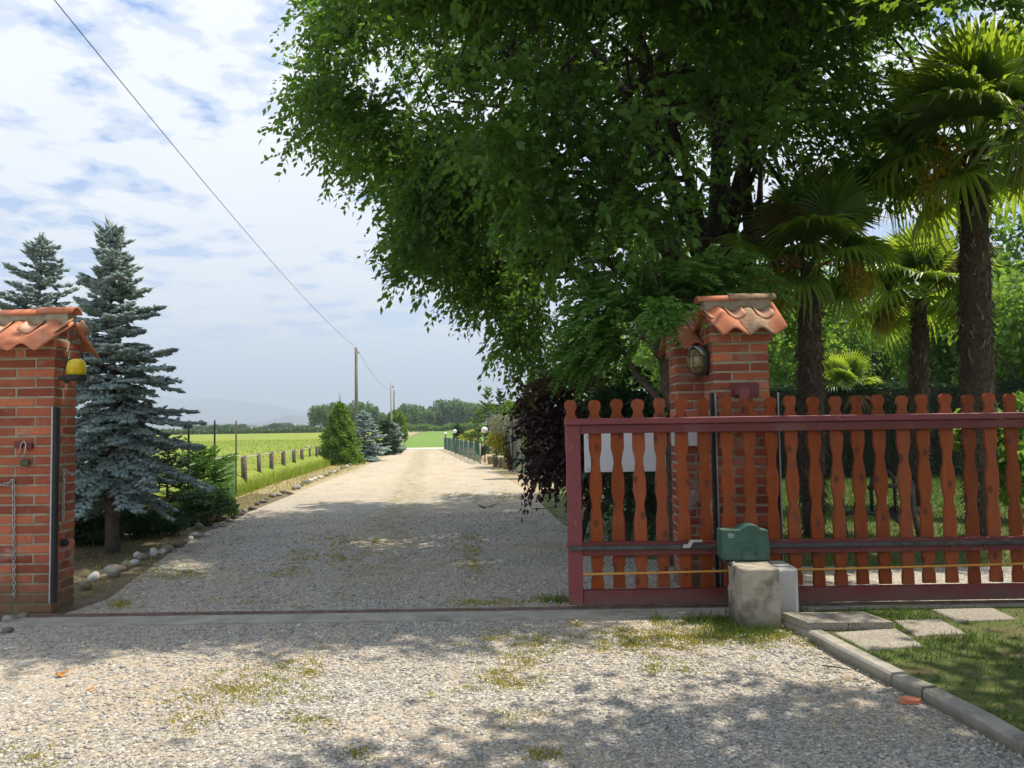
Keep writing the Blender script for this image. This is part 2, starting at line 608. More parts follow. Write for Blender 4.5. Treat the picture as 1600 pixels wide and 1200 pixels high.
M_fibre = mat('palm_fibre', (0.125, 0.095, 0.068), (0.06, 0.045, 0.034), 26, 0.95, 70, 1.0, 0.02,
              spots=[((0.17, 0.145, 0.115), 24, 0.6, 0.72)])
M_scar = mat('palm_scar', (0.25, 0.21, 0.165), (0.12, 0.10, 0.08), 20, 0.9, 60, 0.5, 0.004)
M_straw = mat('palm_fibre_pale', (0.115, 0.088, 0.06), (0.06, 0.045, 0.033), 30, 0.95, 60, 0.2, 0.004)
M_black_wire = mat('black_cable', (0.012, 0.012, 0.012), None, 5, 0.6, 50, 0)

L_tree = leafmat('tree_leaf', (0.030, 0.074, 0.015), (0.096, 0.185, 0.034), (0.20, 0.39, 0.038), 0.46, 0.5, 0.9)
L_maple = leafmat('maple_leaf', (0.06, 0.15, 0.02), (0.10, 0.21, 0.03), (0.30, 0.48, 0.035), 0.5, 0.5, 2.0)
L_bright = leafmat('bright_leaf', (0.075, 0.16, 0.025), (0.14, 0.25, 0.04), (0.28, 0.47, 0.055), 0.5, 0.55, 0.8)
L_wist = leafmat('wisteria_leaf', (0.060, 0.155, 0.028), (0.13, 0.27, 0.048), (0.17, 0.38, 0.045), 0.40, 0.5, 2.0)
L_darkbush = leafmat('dark_leaf', (0.010, 0.034, 0.010), (0.026, 0.066, 0.017), (0.05, 0.13, 0.02), 0.25, 0.45, 2.0)
L_box = leafmat('boxwood_leaf', (0.022, 0.062, 0.014), (0.050, 0.120, 0.026), (0.09, 0.22, 0.03), 0.3, 0.5, 3.0)
L_plum = leafmat('plum_leaf', (0.020, 0.011, 0.012), (0.062, 0.034, 0.026), (0.12, 0.04, 0.03), 0.25, 0.45, 2.0)
L_plum_top = leafmat('plum_leaf_brown', (0.050, 0.034, 0.018), (0.085, 0.062, 0.025), (0.13, 0.085, 0.03), 0.4, 0.5, 2.0)
L_spruce = leafmat('blue_spruce', (0.19, 0.265, 0.25), (0.36, 0.45, 0.43), (0.17, 0.25, 0.22), 0.2, 0.65, 3.0)
L_fir = leafmat('fir_needle', (0.014, 0.046, 0.013), (0.030, 0.080, 0.020), (0.06, 0.15, 0.025), 0.2, 0.55, 2.0)
L_firnew = leafmat('fir_shoot', (0.085, 0.22, 0.03), (0.15, 0.31, 0.045), (0.22, 0.45, 0.04), 0.35, 0.55, 2.0)
L_cyp = leafmat('cypress_spray', (0.075, 0.155, 0.02), (0.16, 0.28, 0.035), (0.22, 0.38, 0.035), 0.35, 0.6, 2.2)
L_palm = leafmat('palm_blade', (0.050, 0.105, 0.030), (0.105, 0.18, 0.045), (0.44, 0.60, 0.04), 0.52, 0.38, 2.0, 0.45, dead=(0.20, 0.13, 0.05))
L_flower = leafmat('palm_flower', (0.46, 0.29, 0.03), (0.58, 0.40, 0.05), (0.5, 0.36, 0.04), 0.3, 0.7, 6)
M_stalk = mat('palm_stalk', (0.36, 0.15, 0.05), (0.28, 0.12, 0.045), 9, 0.7, 40, 0.1)
L_hedge = leafmat('hedge_leaf', (0.012, 0.038, 0.010), (0.026, 0.070, 0.016), (0.06, 0.15, 0.02), 0.25, 0.5, 1.5)
L_far = leafmat('far_leaf', (0.085, 0.165, 0.042), (0.15, 0.25, 0.07), (0.16, 0.30, 0.06), 0.25, 0.7, 0.12)
L_far_d = leafmat('far_leaf_dark', (0.06, 0.125, 0.042), (0.105, 0.185, 0.06), (0.12, 0.24, 0.05), 0.2, 0.7, 0.12)
L_olive = leafmat('olive_leaf', (0.21, 0.23, 0.15), (0.34, 0.35, 0.25), (0.25, 0.28, 0.15), 0.3, 0.6, 4)
L_yellow = leafmat('yellow_leaf', (0.34, 0.32, 0.035), (0.58, 0.52, 0.08), (0.5, 0.48, 0.05), 0.35, 0.6, 8)
L_grass = leafmat('grass_blade', (0.045, 0.10, 0.016), (0.12, 0.175, 0.03), (0.14, 0.25, 0.03), 0.35, 0.6, 2.0)
L_moss = leafmat('dry_moss', (0.24, 0.235, 0.035), (0.40, 0.35, 0.06), (0.38, 0.36, 0.05), 0.3, 0.7, 5.0)
L_crop = leafmat('crop_blade', (0.21, 0.31, 0.045), (0.33, 0.38, 0.065), (0.38, 0.50, 0.07), 0.45, 0.7, 0.35)
L_poppy = leafmat('poppy_petal', (0.62, 0.07, 0.02), (0.72, 0.13, 0.03), (0.7, 0.1, 0.02), 0.3, 0.6, 5)
L_dry = leafmat('dry_leaf', (0.42, 0.17, 0.04), (0.5, 0.25, 0.07), (0.4, 0.2, 0.05), 0.2, 0.7, 8)


def gravel_mat(name, sandy=(0.40, 0.315, 0.21), amount=1.0):
    m, t, bs, out = base_mat(name)
    g = t.nodes.new('ShaderNodeNewGeometry')
    pos = g.outputs['Position']
    cols = []
    for s_, st in ((52, [(0.0, 0.16), (0.35, 0.37), (0.75, 0.56), (1.0, 0.78)]), (95, [(0.0, 0.20), (0.5, 0.46), (1.0, 0.70)])):
        v = t.nodes.new('ShaderNodeTexVoronoi')
        v.inputs['Scale'].default_value = s_
        t.links.new(pos, v.inputs['Vector'])
        sepc = t.nodes.new('ShaderNodeSeparateColor')
        t.links.new(v.outputs['Color'], sepc.inputs[0])
        g1 = ramp(t, sepc.outputs[0], st)
        edge = ramp(t, v.outputs['Distance'], [(0.25, 1.0), (0.75, 0.5)])
        cols.append((mth(t, 'MULTIPLY', g1, edge), v.outputs['Distance']))
    pick = ramp(t, noise(t, 20, 2), [(0.45, 0.0), (0.55, 1.0)])
    gv = mixc(t, pick, cols[0][0], cols[1][0])
    warm = mixc(t, ramp(t, noise(t, 30, 2), [(0.35, 0.0), (0.65, 1.0)]), (1.0, 0.93, 0.79), (0.99, 0.975, 0.925))
    col = mixc(t, 1.0, gv, warm, 'MULTIPLY')
    sd = ramp(t, noise(t, 0.55, 6, 0.62), [(0.38, 0.0), (0.56, 1.0)])
    sd2 = ramp(t, noise(t, 14, 4, 0.6), [(0.38, 0.0), (0.62, 1.0)])
    col = mixc(t, mth(t, 'MULTIPLY', mth(t, 'MULTIPLY', sd, sd2), 0.75 * amount, clamp=True), col, sandy)
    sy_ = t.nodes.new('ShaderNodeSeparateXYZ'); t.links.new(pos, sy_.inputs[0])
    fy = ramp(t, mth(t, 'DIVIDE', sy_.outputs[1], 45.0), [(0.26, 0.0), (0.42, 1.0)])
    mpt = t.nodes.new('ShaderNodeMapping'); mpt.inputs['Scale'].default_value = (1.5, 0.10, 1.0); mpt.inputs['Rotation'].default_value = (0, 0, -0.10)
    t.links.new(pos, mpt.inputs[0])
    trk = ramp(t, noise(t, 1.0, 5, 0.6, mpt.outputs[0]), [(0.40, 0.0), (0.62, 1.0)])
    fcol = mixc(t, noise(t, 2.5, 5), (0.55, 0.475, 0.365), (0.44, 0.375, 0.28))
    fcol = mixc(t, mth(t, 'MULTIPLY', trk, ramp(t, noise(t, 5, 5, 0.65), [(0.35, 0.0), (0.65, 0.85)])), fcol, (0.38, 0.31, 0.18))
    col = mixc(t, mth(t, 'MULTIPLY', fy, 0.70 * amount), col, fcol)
    ms = ramp(t, noise(t, 0.9, 6, 0.65), [(0.54, 0.0), (0.68, 1.0)])
    ms2 = ramp(t, noise(t, 22, 4, 0.6), [(0.45, 0.0), (0.6, 1.0)])
    col = mixc(t, mth(t, 'MULTIPLY', mth(t, 'MULTIPLY', ms, ms2), 0.6 * amount), col, (0.30, 0.25, 0.085))
    if amount > 0.99:
        lat = mth(t, 'ADD', mth(t, 'ADD', sy_.outputs[0], mth(t, 'MULTIPLY', sy_.outputs[1], 0.10)), mth(t, 'MULTIPLY', noise(t, 0.35, 2), 0.9))
        au = mth(t, 'ABSOLUTE', mth(t, 'ADD', lat, 0.15))
        far_ = ramp(t, mth(t, 'DIVIDE', sy_.outputs[1], 20.0), [(0.28, 0.0), (0.36, 1.0)])
        mid_ = mth(t, 'MULTIPLY', ramp(t, au, [(0.18, 1.0), (0.48, 0.0)]), far_)
        rough_n = ramp(t, noise(t, 4.5, 6, 0.7), [(0.42, 0.0), (0.60, 1.0)])
        col = mixc(t, mth(t, 'MULTIPLY', mth(t, 'MULTIPLY', mid_, rough_n), 0.75), col, (0.23, 0.20, 0.085))
        edge_ = mth(t, 'MULTIPLY', ramp(t, au, [(0.0, 0.0), (1.0, 1.0)]), ramp(t, noise(t, 1.6, 6, 0.7), [(0.50, 0.0), (0.66, 1.0)]))
        col = mixc(t, mth(t, 'MULTIPLY', mth(t, 'MULTIPLY', edge_, far_), 0.5), col, (0.27, 0.22, 0.12))
    t.links.new(col, bs.inputs['Base Color'])
    bs.inputs['Roughness'].default_value = 0.9
    bs.inputs['Specular IOR Level'].default_value = 0.2
    inv = mth(t, 'SUBTRACT', 1.0, cols[0][1])
    bump(t, bs, mth(t, 'ADD', inv, mth(t, 'MULTIPLY', noise(t, 9, 4), 0.5)), 0.8, 0.012)
    return m


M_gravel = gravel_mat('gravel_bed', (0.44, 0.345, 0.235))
M_soil = mat('soil_litter', (0.16, 0.12, 0.075), (0.09, 0.075, 0.045), 7, 0.95, 40, 0.8, 0.015, 0,
             spots=[((0.26, 0.20, 0.12), 16, 0.55, 0.7), ((0.10, 0.12, 0.035), 5, 0.55, 0.75)])
M_dryverge = mat('dry_verge', (0.36, 0.29, 0.185), (0.28, 0.235, 0.13), 3.5, 0.95, 30, 0.8, 0.02, 0,
                 spots=[((0.24, 0.23, 0.06), 1.5, 0.52, 0.7), ((0.5, 0.4, 0.26), 9, 0.55, 0.7)])
M_lawn = mat('lawn_ground', (0.075, 0.11, 0.025), (0.12, 0.135, 0.04), 2.2, 0.95, 60, 0.9, 0.02, 0,
             spots=[((0.15, 0.115, 0.065), 2.6, 0.50, 0.68), ((0.06, 0.10, 0.02), 9, 0.55, 0.7)])
M_field = mat('barley_field', (0.165, 0.235, 0.030), (0.235, 0.275, 0.04), 0.22, 0.95, 5.0, 1.0, 0.12, 0,
              spots=[((0.16, 0.215, 0.025), 0.5, 0.5, 0.72), ((0.31, 0.29, 0.06), 1.7, 0.54, 0.72), ((0.13, 0.17, 0.02), 7, 0.55, 0.75)])
M_green = mat('green_field', (0.10, 0.205, 0.03), (0.145, 0.24, 0.038), 0.15, 0.95, 3.0, 0.8, 0.12, 0,
              spots=[((0.17, 0.23, 0.05), 0.35, 0.5, 0.7), ((0.075, 0.16, 0.025), 1.3, 0.55, 0.72)])
M_plain = mat('plain_ground', (0.13, 0.17, 0.05), (0.20, 0.20, 0.07), 0.02, 0.95, 1.0, 0.3, 0.1, 0)
M_cross = mat('pale_road', (0.50, 0.47, 0.42), (0.44, 0.41, 0.36), 1.5, 0.95, 40, 0.3, 0.01)
M_hill = mat('hill_wood', (0.035, 0.06, 0.03), (0.06, 0.085, 0.04), 0.004, 0.95, 0.02, 0.3, 10)



def damp(m, h=0.35, c=(0.13, 0.115, 0.06)):
    """moss and dirt splashed on the foot of a wall"""
    t = m.node_tree
    bs = [n for n in t.nodes if n.type == 'BSDF_PRINCIPLED'][0]
    old = bs.inputs['Base Color'].links[0].from_socket
    g = t.nodes.new('ShaderNodeNewGeometry'); sp = t.nodes.new('ShaderNodeSeparateXYZ')
    t.links.new(g.outputs['Position'], sp.inputs[0])
    f = ramp(t, mth(t, 'ADD', mth(t, 'DIVIDE', sp.outputs[2], h), mth(t, 'MULTIPLY', mth(t, 'SUBTRACT', noise(t, 7, 5, 0.65), 0.5), 1.6)), [(0.15, 0.75), (0.9, 0.0)])
    t.links.new(mixc(t, f, old, c), bs.inputs['Base Color'])


for m__ in (M_brick, M_brick_worn, M_mortar, M_mortar_pale):
    damp(m__)
damp(M_burg, 0.16, (0.13, 0.095, 0.065)); damp(M_burg_pale, 0.16, (0.14, 0.10, 0.07))
damp(M_block, 0.16, (0.10, 0.095, 0.055))

# ---------------------------------------------------------------- ground, drive, fields
sheet('ground', [(-8800, -300), (8800, -300), (8800, 6400), (-8800, 6400)], -0.05, M_plain)

KT = 0.065     # kerb height
kerb_px = [(1262, 984), (1315, 1014), (1392, 1053), (1440, 1074), (1520, 1116), (1600, 1160)]
kerb_l = [G(x, y, KT) for x, y in kerb_px]
dl = (kerb_l[-1] - kerb_l[-3]).normalized()
kerb_l += [kerb_l[-1] + dl * 1.2, kerb_l[-1] + dl * 2.6, kerb_l[-1] + dl * 4.6]
right_edge = [(1.98, 6.6), (1.35, 8.0), (0.95, 10), (0.62, 13), (0.34, 15), (-0.25, 20), (-0.85, 24.7), (-2.4, 36), (-3.7, 43.2)]
left_edge = [(-6.2, 43.2), (-5.5, 33), (-4.80, 24), (-4.55, 18), (-4.2, 11.8), (-3.85, 9), (-3.25, 6.3), (-3.35, 5.6)]
drive_poly = ([(-12, -4)] + [(kerb_l[-1].x + .04, -4)] + [(p.x + .04, p.y) for p in kerb_l[::-1]] + [(1.8, 5.4), (1.98, 5.42)] + right_edge + left_edge
              + [(-4.4, 5.6), (-12, 5.9)])
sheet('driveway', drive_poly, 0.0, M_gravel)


def inside(poly, x, y):
    r = np.zeros(len(x), bool)
    n = len(poly)
    for i in range(n):
        x0, y0 = poly[i]; x1, y1 = poly[(i + 1) % n]
        if y0 == y1:
            continue
        c = ((y0 > y) != (y1 > y)) & (x < (x1 - x0) * (y - y0) / (y1 - y0) + x0)
        r ^= c
    return r


# soil bed under the spruces, dry verge beside the drive, lawns, path
soil_bed = [(-2.6, 6.4), (-3.2, 9), (-3.6, 11.8), (-4.0, 16), (-5.4, 16), (-5.1, 12), (-5.2, 9), (-9, 8.5), (-9, 5.75), (-2.6, 5.73)]
sheet('soil_bed', soil_bed, -0.006, M_soil)
sheet('dry_verge', [(-3.6, 11.6), (-3.9, 18), (-4.2, 24), (-4.9, 33), (-5.6, 43), (-7.6, 43), (-6.9, 33), (-6.15, 24), (-5.7, 18), (-5.2, 12.0)], -0.012, M_dryverge)
sheet('dry_verge', [(-0.4, 14), (-0.9, 20), (-1.5, 24.7), (-3.0, 36), (-4.2, 43), (-2.0, 43), (0.5, 30), (2.2, 20), (2.0, 14)], -0.012, M_dryverge)
lawn_poly = [(0.9, 8.0), (2.0, 7.25), (5, 7.0), (16, 6.8), (30, 20), (20, 32), (3, 32), (1.6, 20), (0.4, 14), (0.6, 11)]
sheet('lawn', lawn_poly, 0.004, M_lawn)
M_path = gravel_mat('path_gravel', (0.50, 0.42, 0.31), 0.9)
sheet('garden_path', [(1.96, 5.72), (14, 5.75), (14, 6.8), (5, 6.98), (1.96, 7.25)], 0.006, M_path)
front_lawn = [(p.x + .09, p.y) for p in kerb_l] + [(12, kerb_l[-1].y), (12, 5.42), (2.1, 5.42), (1.78, 5.25)]
sheet('front_lawn', front_lawn, 0.042, M_lawn)
field_poly = [(-5.1, 11), (-5.75, 18), (-6.2, 24), (-6.9, 33), (-7.7, 46), (-18, 150), (-160, 140), (-80, 30), (-9, 8.4), (-5.3, 9)]
sheet('field_soil', field_poly, -0.02, M_dryverge)
crop_edge = [(-5.45, 11), (-6.1, 18), (-6.5, 24), (-7.2, 33), (-8.0, 46), (-18.5, 126), (-160, 126), (-80, 30), (-9.6, 8.6), (-5.7, 9.4)]
sheet('barley_field', crop_edge, 0.36, M_field)
me = bpy.data.meshes.new('crop_margin')
ce_ = [(-5.7, 9.4)] + crop_edge[:5]
me.from_pydata([(x, y, .358) for x, y in ce_] + [(x + .16, y, .27) for x, y in ce_] + [(x + .34, y, -.019) for x, y in ce_], [],
               [(k + r * 6, k + 1 + r * 6, k + 7 + r * 6, k + 6 + r * 6) for r in (0, 1) for k in range(5)])
me.materials.append(M_field); me.update()
tag(link('crop_margin', me), kind='structure')
sheet('crop_field', [(-7.7, 47), (60, 47), (120, 165), (-18, 165)], -0.03, M_green)
sheet('cross_road', [(-7.4, 43.2), (26, 43.2), (26, 46.4), (-7.4, 46.4)], 0.008, M_cross)

# loose gravel
def scatter_trap(y0, y1, dens, xs=0.72):
    n = int(dens * xs * (y1 * y1 - y0 * y0))
    y = np.sqrt(rng.uniform(y0 * y0, y1 * y1, n))
    x = rng.uniform(-xs, xs, n) * y
    return x, y


gp = []; gr = []
for y0, y1, dens, r0 in ((2.1, 3.4, 2700, 0.0070), (3.4, 5.40, 1700, 0.0074), (5.72, 7.5, 800, 0.0088), (7.5, 12, 240, 0.012)):
    x, y = scatter_trap(y0, y1, dens)
    ok = inside(drive_poly, x, y)
    x, y = x[ok], y[ok]
    bare = np.sin(1.1 * x + .35 * y + .6) * np.sin(.55 * y - .25 * x + 1.1) + .5 * np.sin(2.6 * x - .9 * y) * np.sin(1.9 * y + .5)
    kp = rng.uniform(size=len(x)) < np.clip(.95 - .9 * np.clip(bare, 0, 1), .22, 1)
    x, y = x[kp], y[kp]
    r = r0 * rng.lognormal(0, 0.40, len(x)); r = np.minimum(r, 0.022)
    gp.append(np.stack([x, y, r * 0.12], 1)); gr.append(r)
gp = np.concatenate(gp); gr = np.concatenate(gr)
M_stone = islandmat('gravel_stone', [(0.0, (0.15, 0.145, 0.14)), (0.2, (0.24, 0.23, 0.205)), (0.5, (0.36, 0.34, 0.295)), (0.8, (0.46, 0.40, 0.30)), (1.0, (0.62, 0.59, 0.53))])
V, Fc = stones(gp, gr)
tag(link('gravel', npmesh('gravel', V, Fc, M_stone)), 'loose grey and white gravel chips on the drive', 'gravel', kind='stuff')

# concrete strip with the gate rail
sy0, sy1 = 5.43, 5.655
strip = M(); strip.box(-3.55, 3.95, sy0, sy1, -0.1, 0.012, 0.004)
st = tag(strip.to('concrete_strip', M_conc), kind='structure')
rl = M(); rl.box(-3.5, 3.95, 5.657, 5.705, -0.08, 0.018, 0.004)
rl.tube([(-3.5, 5.68, 0.020), (3.95, 5.68, 0.020)], 0.009, 8)
rl.to('rail', M_steel, st)

# kerb
kb = thing('kerb', None, None, (0, 0, 0)); del_ = kb
kb['kind'] = 'structure'
M_kerb = mat('kerb_concrete', (0.36, 0.335, 0.28), (0.25, 0.235, 0.20), 6, 0.92, 110, 0.7, 0.005, 0.1,
             spots=[((0.14, 0.13, 0.095), 7, 0.53, 0.72)])
damp(M_kerb, 0.06, (0.11, 0.10, 0.06))
cuts = [(0, 2), (2, 3), (3, 5), (5, 6), (6, 7), (7, 8)]
for a, b in cuts:
    seg = kerb_l[a:b + 1]
    q = M()
    n = len(seg)
    vs = []
    for i, p in enumerate(seg):
        t = (seg[min(i + 1, n - 1)] - seg[max(i - 1, 0)]).normalized()
        s_ = Vector((-t.y, t.x, 0))
        if i == 0: p = p + t * 0.006
        if i == n - 1: p = p - t * 0.006
        j = rng.uniform(-.008, .006)
        w = 0.095
        for off, z in ((0, -0.1), (0, KT - .012), (.012, KT), (w - .012, KT), (w, KT - .012), (w, -0.1)):
            vs.append((p.x + s_.x * off, p.y + s_.y * off, z + (j if z > 0 else 0)))
    f = []
    for i in range(n - 1):
        for k in range(6):
            f.append((i * 6 + k, i * 6 + (k + 1) % 6, (i + 1) * 6 + (k + 1) % 6, (i + 1) * 6 + k))
    f += [tuple(range(6)), tuple(range((n - 1) * 6, n * 6))[::-1]]
    q.add(vs, f)
    q.to('kerb_stone', M_kerb, kb)

# ---------------------------------------------------------------- brick pillars
BL, BH, BHALF, JT, PITCH_Z = 0.28, 0.057, 0.135, 0.0155, 0.0725
PW, PD = 0.4305, 0.30
LF, LX = 5.80, -3.418        # left pillar: front plane, inner face
RF = 5.95                    # right pillar: front plane
brick_cache = {}


def brick_mesh(w, d, h, m):
    k = (round(w, 3), round(d, 3), round(h, 3), m.name, random.randrange(5))
    if k not in brick_cache:
        q = M().box(-w / 2, w / 2, -d / 2, d / 2, -h / 2, h / 2, 0.0045)
        q.v = [tuple(c + rng.uniform(-.0016, .0016) for c in v) for v in q.v]
        for _ in range(rng.integers(0, 3)):            # a knocked corner
            i = 3 * int(rng.integers(0, 8)); s_ = rng.uniform(.80, .95)
            for j in range(3):
                v = q.v[i + j]; q.v[i + j] = (v[0] * (1 - (1 - s_) * .25), v[1] * (1 - (1 - s_) * .3), v[2] * s_)
        brick_cache[k] = q.mesh('brick', m)
    return brick_cache[k]


def wave_tile(x0, x1, y_e, z_e, y_r, z_r, ph, A=0.026, th=0.013, per=0.19, xmap=lambda x, t: x):
    """one corrugated roof tile from the eave (y_e, z_e) up to the ridge (y_r, z_r)"""
    q = M()
    n = 12
    rows = 3
    vs = []
    for lay in (0, 1):
        for r in range(rows):
            t = r / (rows - 1)
            y = y_e + (y_r - y_e) * t; z = z_e + (z_r - z_e) * t
            for i in range(n + 1):
                x = x0 + (x1 - x0) * i / n
                vs.append((xmap(x, t), y, z + A * math.cos(2 * PI * (x - ph) / per) - lay * th))
    f = []; L = rows * (n + 1)
    for lay in (0, 1):
        for r in range(rows - 1):
            for i in range(n):
                a = lay * L + r * (n + 1) + i
                f.append((a, a + 1, a + n + 2, a + n + 1))
    q.add(vs, f, True)
    rim = []
    for i in range(n):
        for r in (0, rows - 1):
            a = r * (n + 1) + i
            rim.append((a, a + 1, a + 1 + L, a + L))
    for r in range(rows - 1):
        for i in (0, n):
            a = r * (n + 1) + i
            rim.append((a, a + n + 1, a + n + 1 + L, a + L))
    q.f += rim; q.sm += [False] * len(rim)
    return q


def half_pipe(x0, x1, y, z, r0, r1, th, up=True, seg=8, span=PI):
    """half round tile lying along x; open below (up) or above"""
    q = M(); vs = []; f = []
    s = 1 if up else -1
    for (x, r) in ((x0, r0), (x1, r1)):
        for rr in (r, r - th):
            for k in range(seg + 1):
                a = PI / 2 - span / 2 + span * k / seg
                vs.append((x, y + rr * math.cos(a), z + s * rr * math.sin(a)))
    n = seg + 1
    for k in range(seg):
        f.append((k, k + 1, 2 * n + k + 1, 2 * n + k))
        f.append((n + k, n + k + 1, 3 * n + k + 1, 3 * n + k))
        f.append((k, k + 1, n + k + 1, n + k))
        f.append((2 * n + k, 2 * n + k + 1, 3 * n + k + 1, 3 * n + k))
    for k in (0, seg):
        f.append((k, n + k, 3 * n + k, 2 * n + k))
    return q.add(vs, f, True)


M_tile_pale = mat('terracotta_pale', (0.62, 0.36, 0.24), (0.52, 0.27, 0.17), 9, 0.8, 90, 0.3, 0.003, 0.1, spots=[((0.34, 0.26, 0.17), 14, 0.58, 0.74)])


def pillar(name_label, cx, cy, n_course, z0, roof=(-.27, .30), sh=.09, worn=9, mm=None, flip=False, seed=1, cat='pillar'):
    rr = random.Random(seed)
    root = thing('brick_pillar', name_label, cat, (cx, cy, 0), 0, 'brick gate pillars')
    mm = mm or M_mortar
    top = z0 + n_course * PITCH_Z
    M().box(-PW / 2 + .006, PW / 2 - .006, -PD / 2 + .006, PD / 2 - .006, -0.1, top).to('mortar_core', mm, root)
    M().box(-PW / 2 - .004, PW / 2 + .004, -PD / 2 - .004, PD / 2 + .004, -0.1, z0 - .012, .004).to('footing', M_brick_worn, root)
    dep = (PD - JT) / 2

    def put(x, y, z, w, d, h=BH, m=None):
        mm_ = m or (M_brick_worn if z < z0 + worn * PITCH_Z * rr.uniform(.75, 1.25) else M_brick)
        o = link('brick', brick_mesh(w, d, h, mm_), None, root)
        o.location = (x + rr.uniform(-.0015, .0015), y + rr.uniform(-.002, .002), z + rr.uniform(-.001, .001))
        o.rotation_euler = (0, 0, rr.uniform(-.004, .004))
    for c in range(n_course):
        z = z0 + c * PITCH_Z + BH / 2
        a = (c % 2 == 0) != flip
        wl, wr = (BL, BHALF) if a else (BHALF, BL)
        d1 = .155 if a else .115
        d2 = PD - JT - d1
        for y, d in ((-PD / 2 + d1 / 2, d1), (PD / 2 - d2 / 2, d2)):
            put(-PW / 2 + wl / 2, y, z, wl, d)
            put(PW / 2 - wr / 2, y, z, wr, d)
    # two projecting courses
    pj = 0.02
    zc = top + .002
    M().box(-PW / 2 - pj + .006, PW / 2 + pj - .006, -PD / 2 - pj + .006, PD / 2 + pj - .006, top, top + .145).to('mortar_core', mm, root)
    W2 = PW + 2 * pj
    for k in (0, 1):
        z = zc + k * PITCH_Z + BH / 2
        cut = (0.16, 0.05, W2 - .21 - 2 * JT) if k == 0 else (0.26, 0.08, W2 - .34 - 2 * JT)
        for y in (-1, 1):
            x = -W2 / 2
            d = .15
            for w in (cut if y < 0 else cut[::-1]):
                put(x + w / 2, y * (PD / 2 + pj - d / 2), z, w, d, m=M_brick)
                x += w + JT
    # gable walls under the roof
    zr = top + 0.325; ze = top + 0.075; ey = .34
    gz = top + 2 * PITCH_Z + .004
    x0, x1 = roof
    slope = (zr - ze) / ey
    gy = (zr - .03 - gz) / slope
    M().prism([(-gy, gz), (gy, gz), (0, zr - .03)], 'x', -PW / 2 - .01, PW / 2 + .01).to('gable_mortar', M_mortar_pale, root)
    for sx in (-1, 1):
        for (y, z, w, h) in ((-.075, gz + .03, .11, .045), (.055, gz + .03, .13, .045), (0.0, gz + .083, .085, .04)):
            o = link('brick', brick_mesh(.04, w, h, M_brick), None, root)
            o.location = (sx * (PW / 2), y, z)
    # roof tiles laid in tapering rows, two and a half to a slope
    per = (x1 - x0) * .4
    edges = [x0, x0 + per, x0 + 2 * per, x1] if sh >= 0 else [x0, x1 - 2 * per, x1 - per, x1]
    tr0 = x0 if sh >= 0 else x1
    def taper(x, t):
        u = (x1 - x) / (x1 - x0) if sh >= 0 else (x - x0) / (x1 - x0)
        return x + (1 - t) * sh * u
    for sy in (-1, 1):
        xm_ = taper if sy < 0 else (lambda x, t: x)
        for k in range(3):
            q = wave_tile(edges[k] + .001, edges[k + 1] - .001, sy * (ey + rr.uniform(-.008, .008)), ze + rr.uniform(-.003, .003), sy * .012, zr - .018, tr0 + per * .5, per=per, xmap=xm_)
            q.to('roof_tile', M_tile_old if (k == 1 and seed == 2 and sy < 0) else M_tile, root)
        for k in range(3):                 # pieces of pan tile bedded in the troughs
            xx = tr0 + (1 if sh >= 0 else -1) * per * k
            q = M(); vs = []; f = []; n = 8
            for lay in (0, 1):
                for t in (0, 1):
                    tt_ = .52 + .33 * t
                    yy = -ey * (1 - tt_); z_ = zr - .018 + slope * yy
                    cx_ = xm_(xx, tt_) + (.045 if k == 0 else 0) * (1 if sh >= 0 else -1)
                    for i in range(n + 1):
                        u = -1 + 2 * i / n
                        vs.append((cx_ + u * .066, sy * -yy, z_ - .006 + .040 * u * u + (.010 if t == 0 else .004) - lay * .012))
            L = 2 * (n + 1)
            for i in range(n):
                f += [(i, i + 1, n + 2 + i, n + 1 + i), (L + i, L + i + 1, L + n + 2 + i, L + n + 1 + i), (i, i + 1, L + i + 1, L + i),
                      (n + 1 + i, n + 2 + i, L + n + 2 + i, L + n + 1 + i)]
            f += [(0, n + 1, L + n + 1, L), (n, 2 * n + 1, L + 2 * n + 1, L + n)]
            q.add(vs, f, True)
            q.to('pan_tile', M_tile_pale, root)
    M().box(x0 + .03, x1 - .03, -.06, .06, zr - .06, zr + .02).to('ridge_mortar', M_mortar, root)
    xm = x0 + (x1 - x0) * (.45 if seed == 2 else .62)
    a = half_pipe(x0 - .02, xm + .04, 0, zr - .012, .072, .078, .012, True, span=2.5)
    b = half_pipe(xm - .03, x1 + .01, 0, zr - .004, .082, .080, .012, True, span=2.5)
    a.to('ridge_tile', M_tile, root); b.to('ridge_tile', M_tile_old if seed == 2 else M_tile, root)
    return root


pl_left = pillar('brick gate pillar on the left with tiled cap, chains and yellow warning lamp', LX - PW / 2, LF + .15, 26, 0.012, roof=(-.34, .285), sh=-.10, seed=1, worn=3, flip=True)
pl_right = pillar('brick gate pillar with terracotta cap standing behind the green gate motor', 1.758, 6.10, 27, -0.010, roof=(-.275, .305), sh=.09, seed=2, worn=17)
pl_back = pillar('brick pillar half hidden behind the pillar with the wall lamp', 1.560, 6.51, 26, 0.0, seed=3, worn=15, mm=M_mortar_pale, flip=True)

# ---------------------------------------------------------------- sliding gate
GY = 5.65
gate = thing('sliding_gate', 'burgundy framed sliding gate with turned orange wooden pickets', 'gate', (2.2, GY, 0))
gz = lambda py: P(893, py, GY + .03).z
GX0, GX1 = P(886.5, 780, 5.65).x, 4.12


def gp_(m, name, mt):
    o = m.to(name, mt, gate)
    o.location = (-2.2, -GY, 0)
    return o


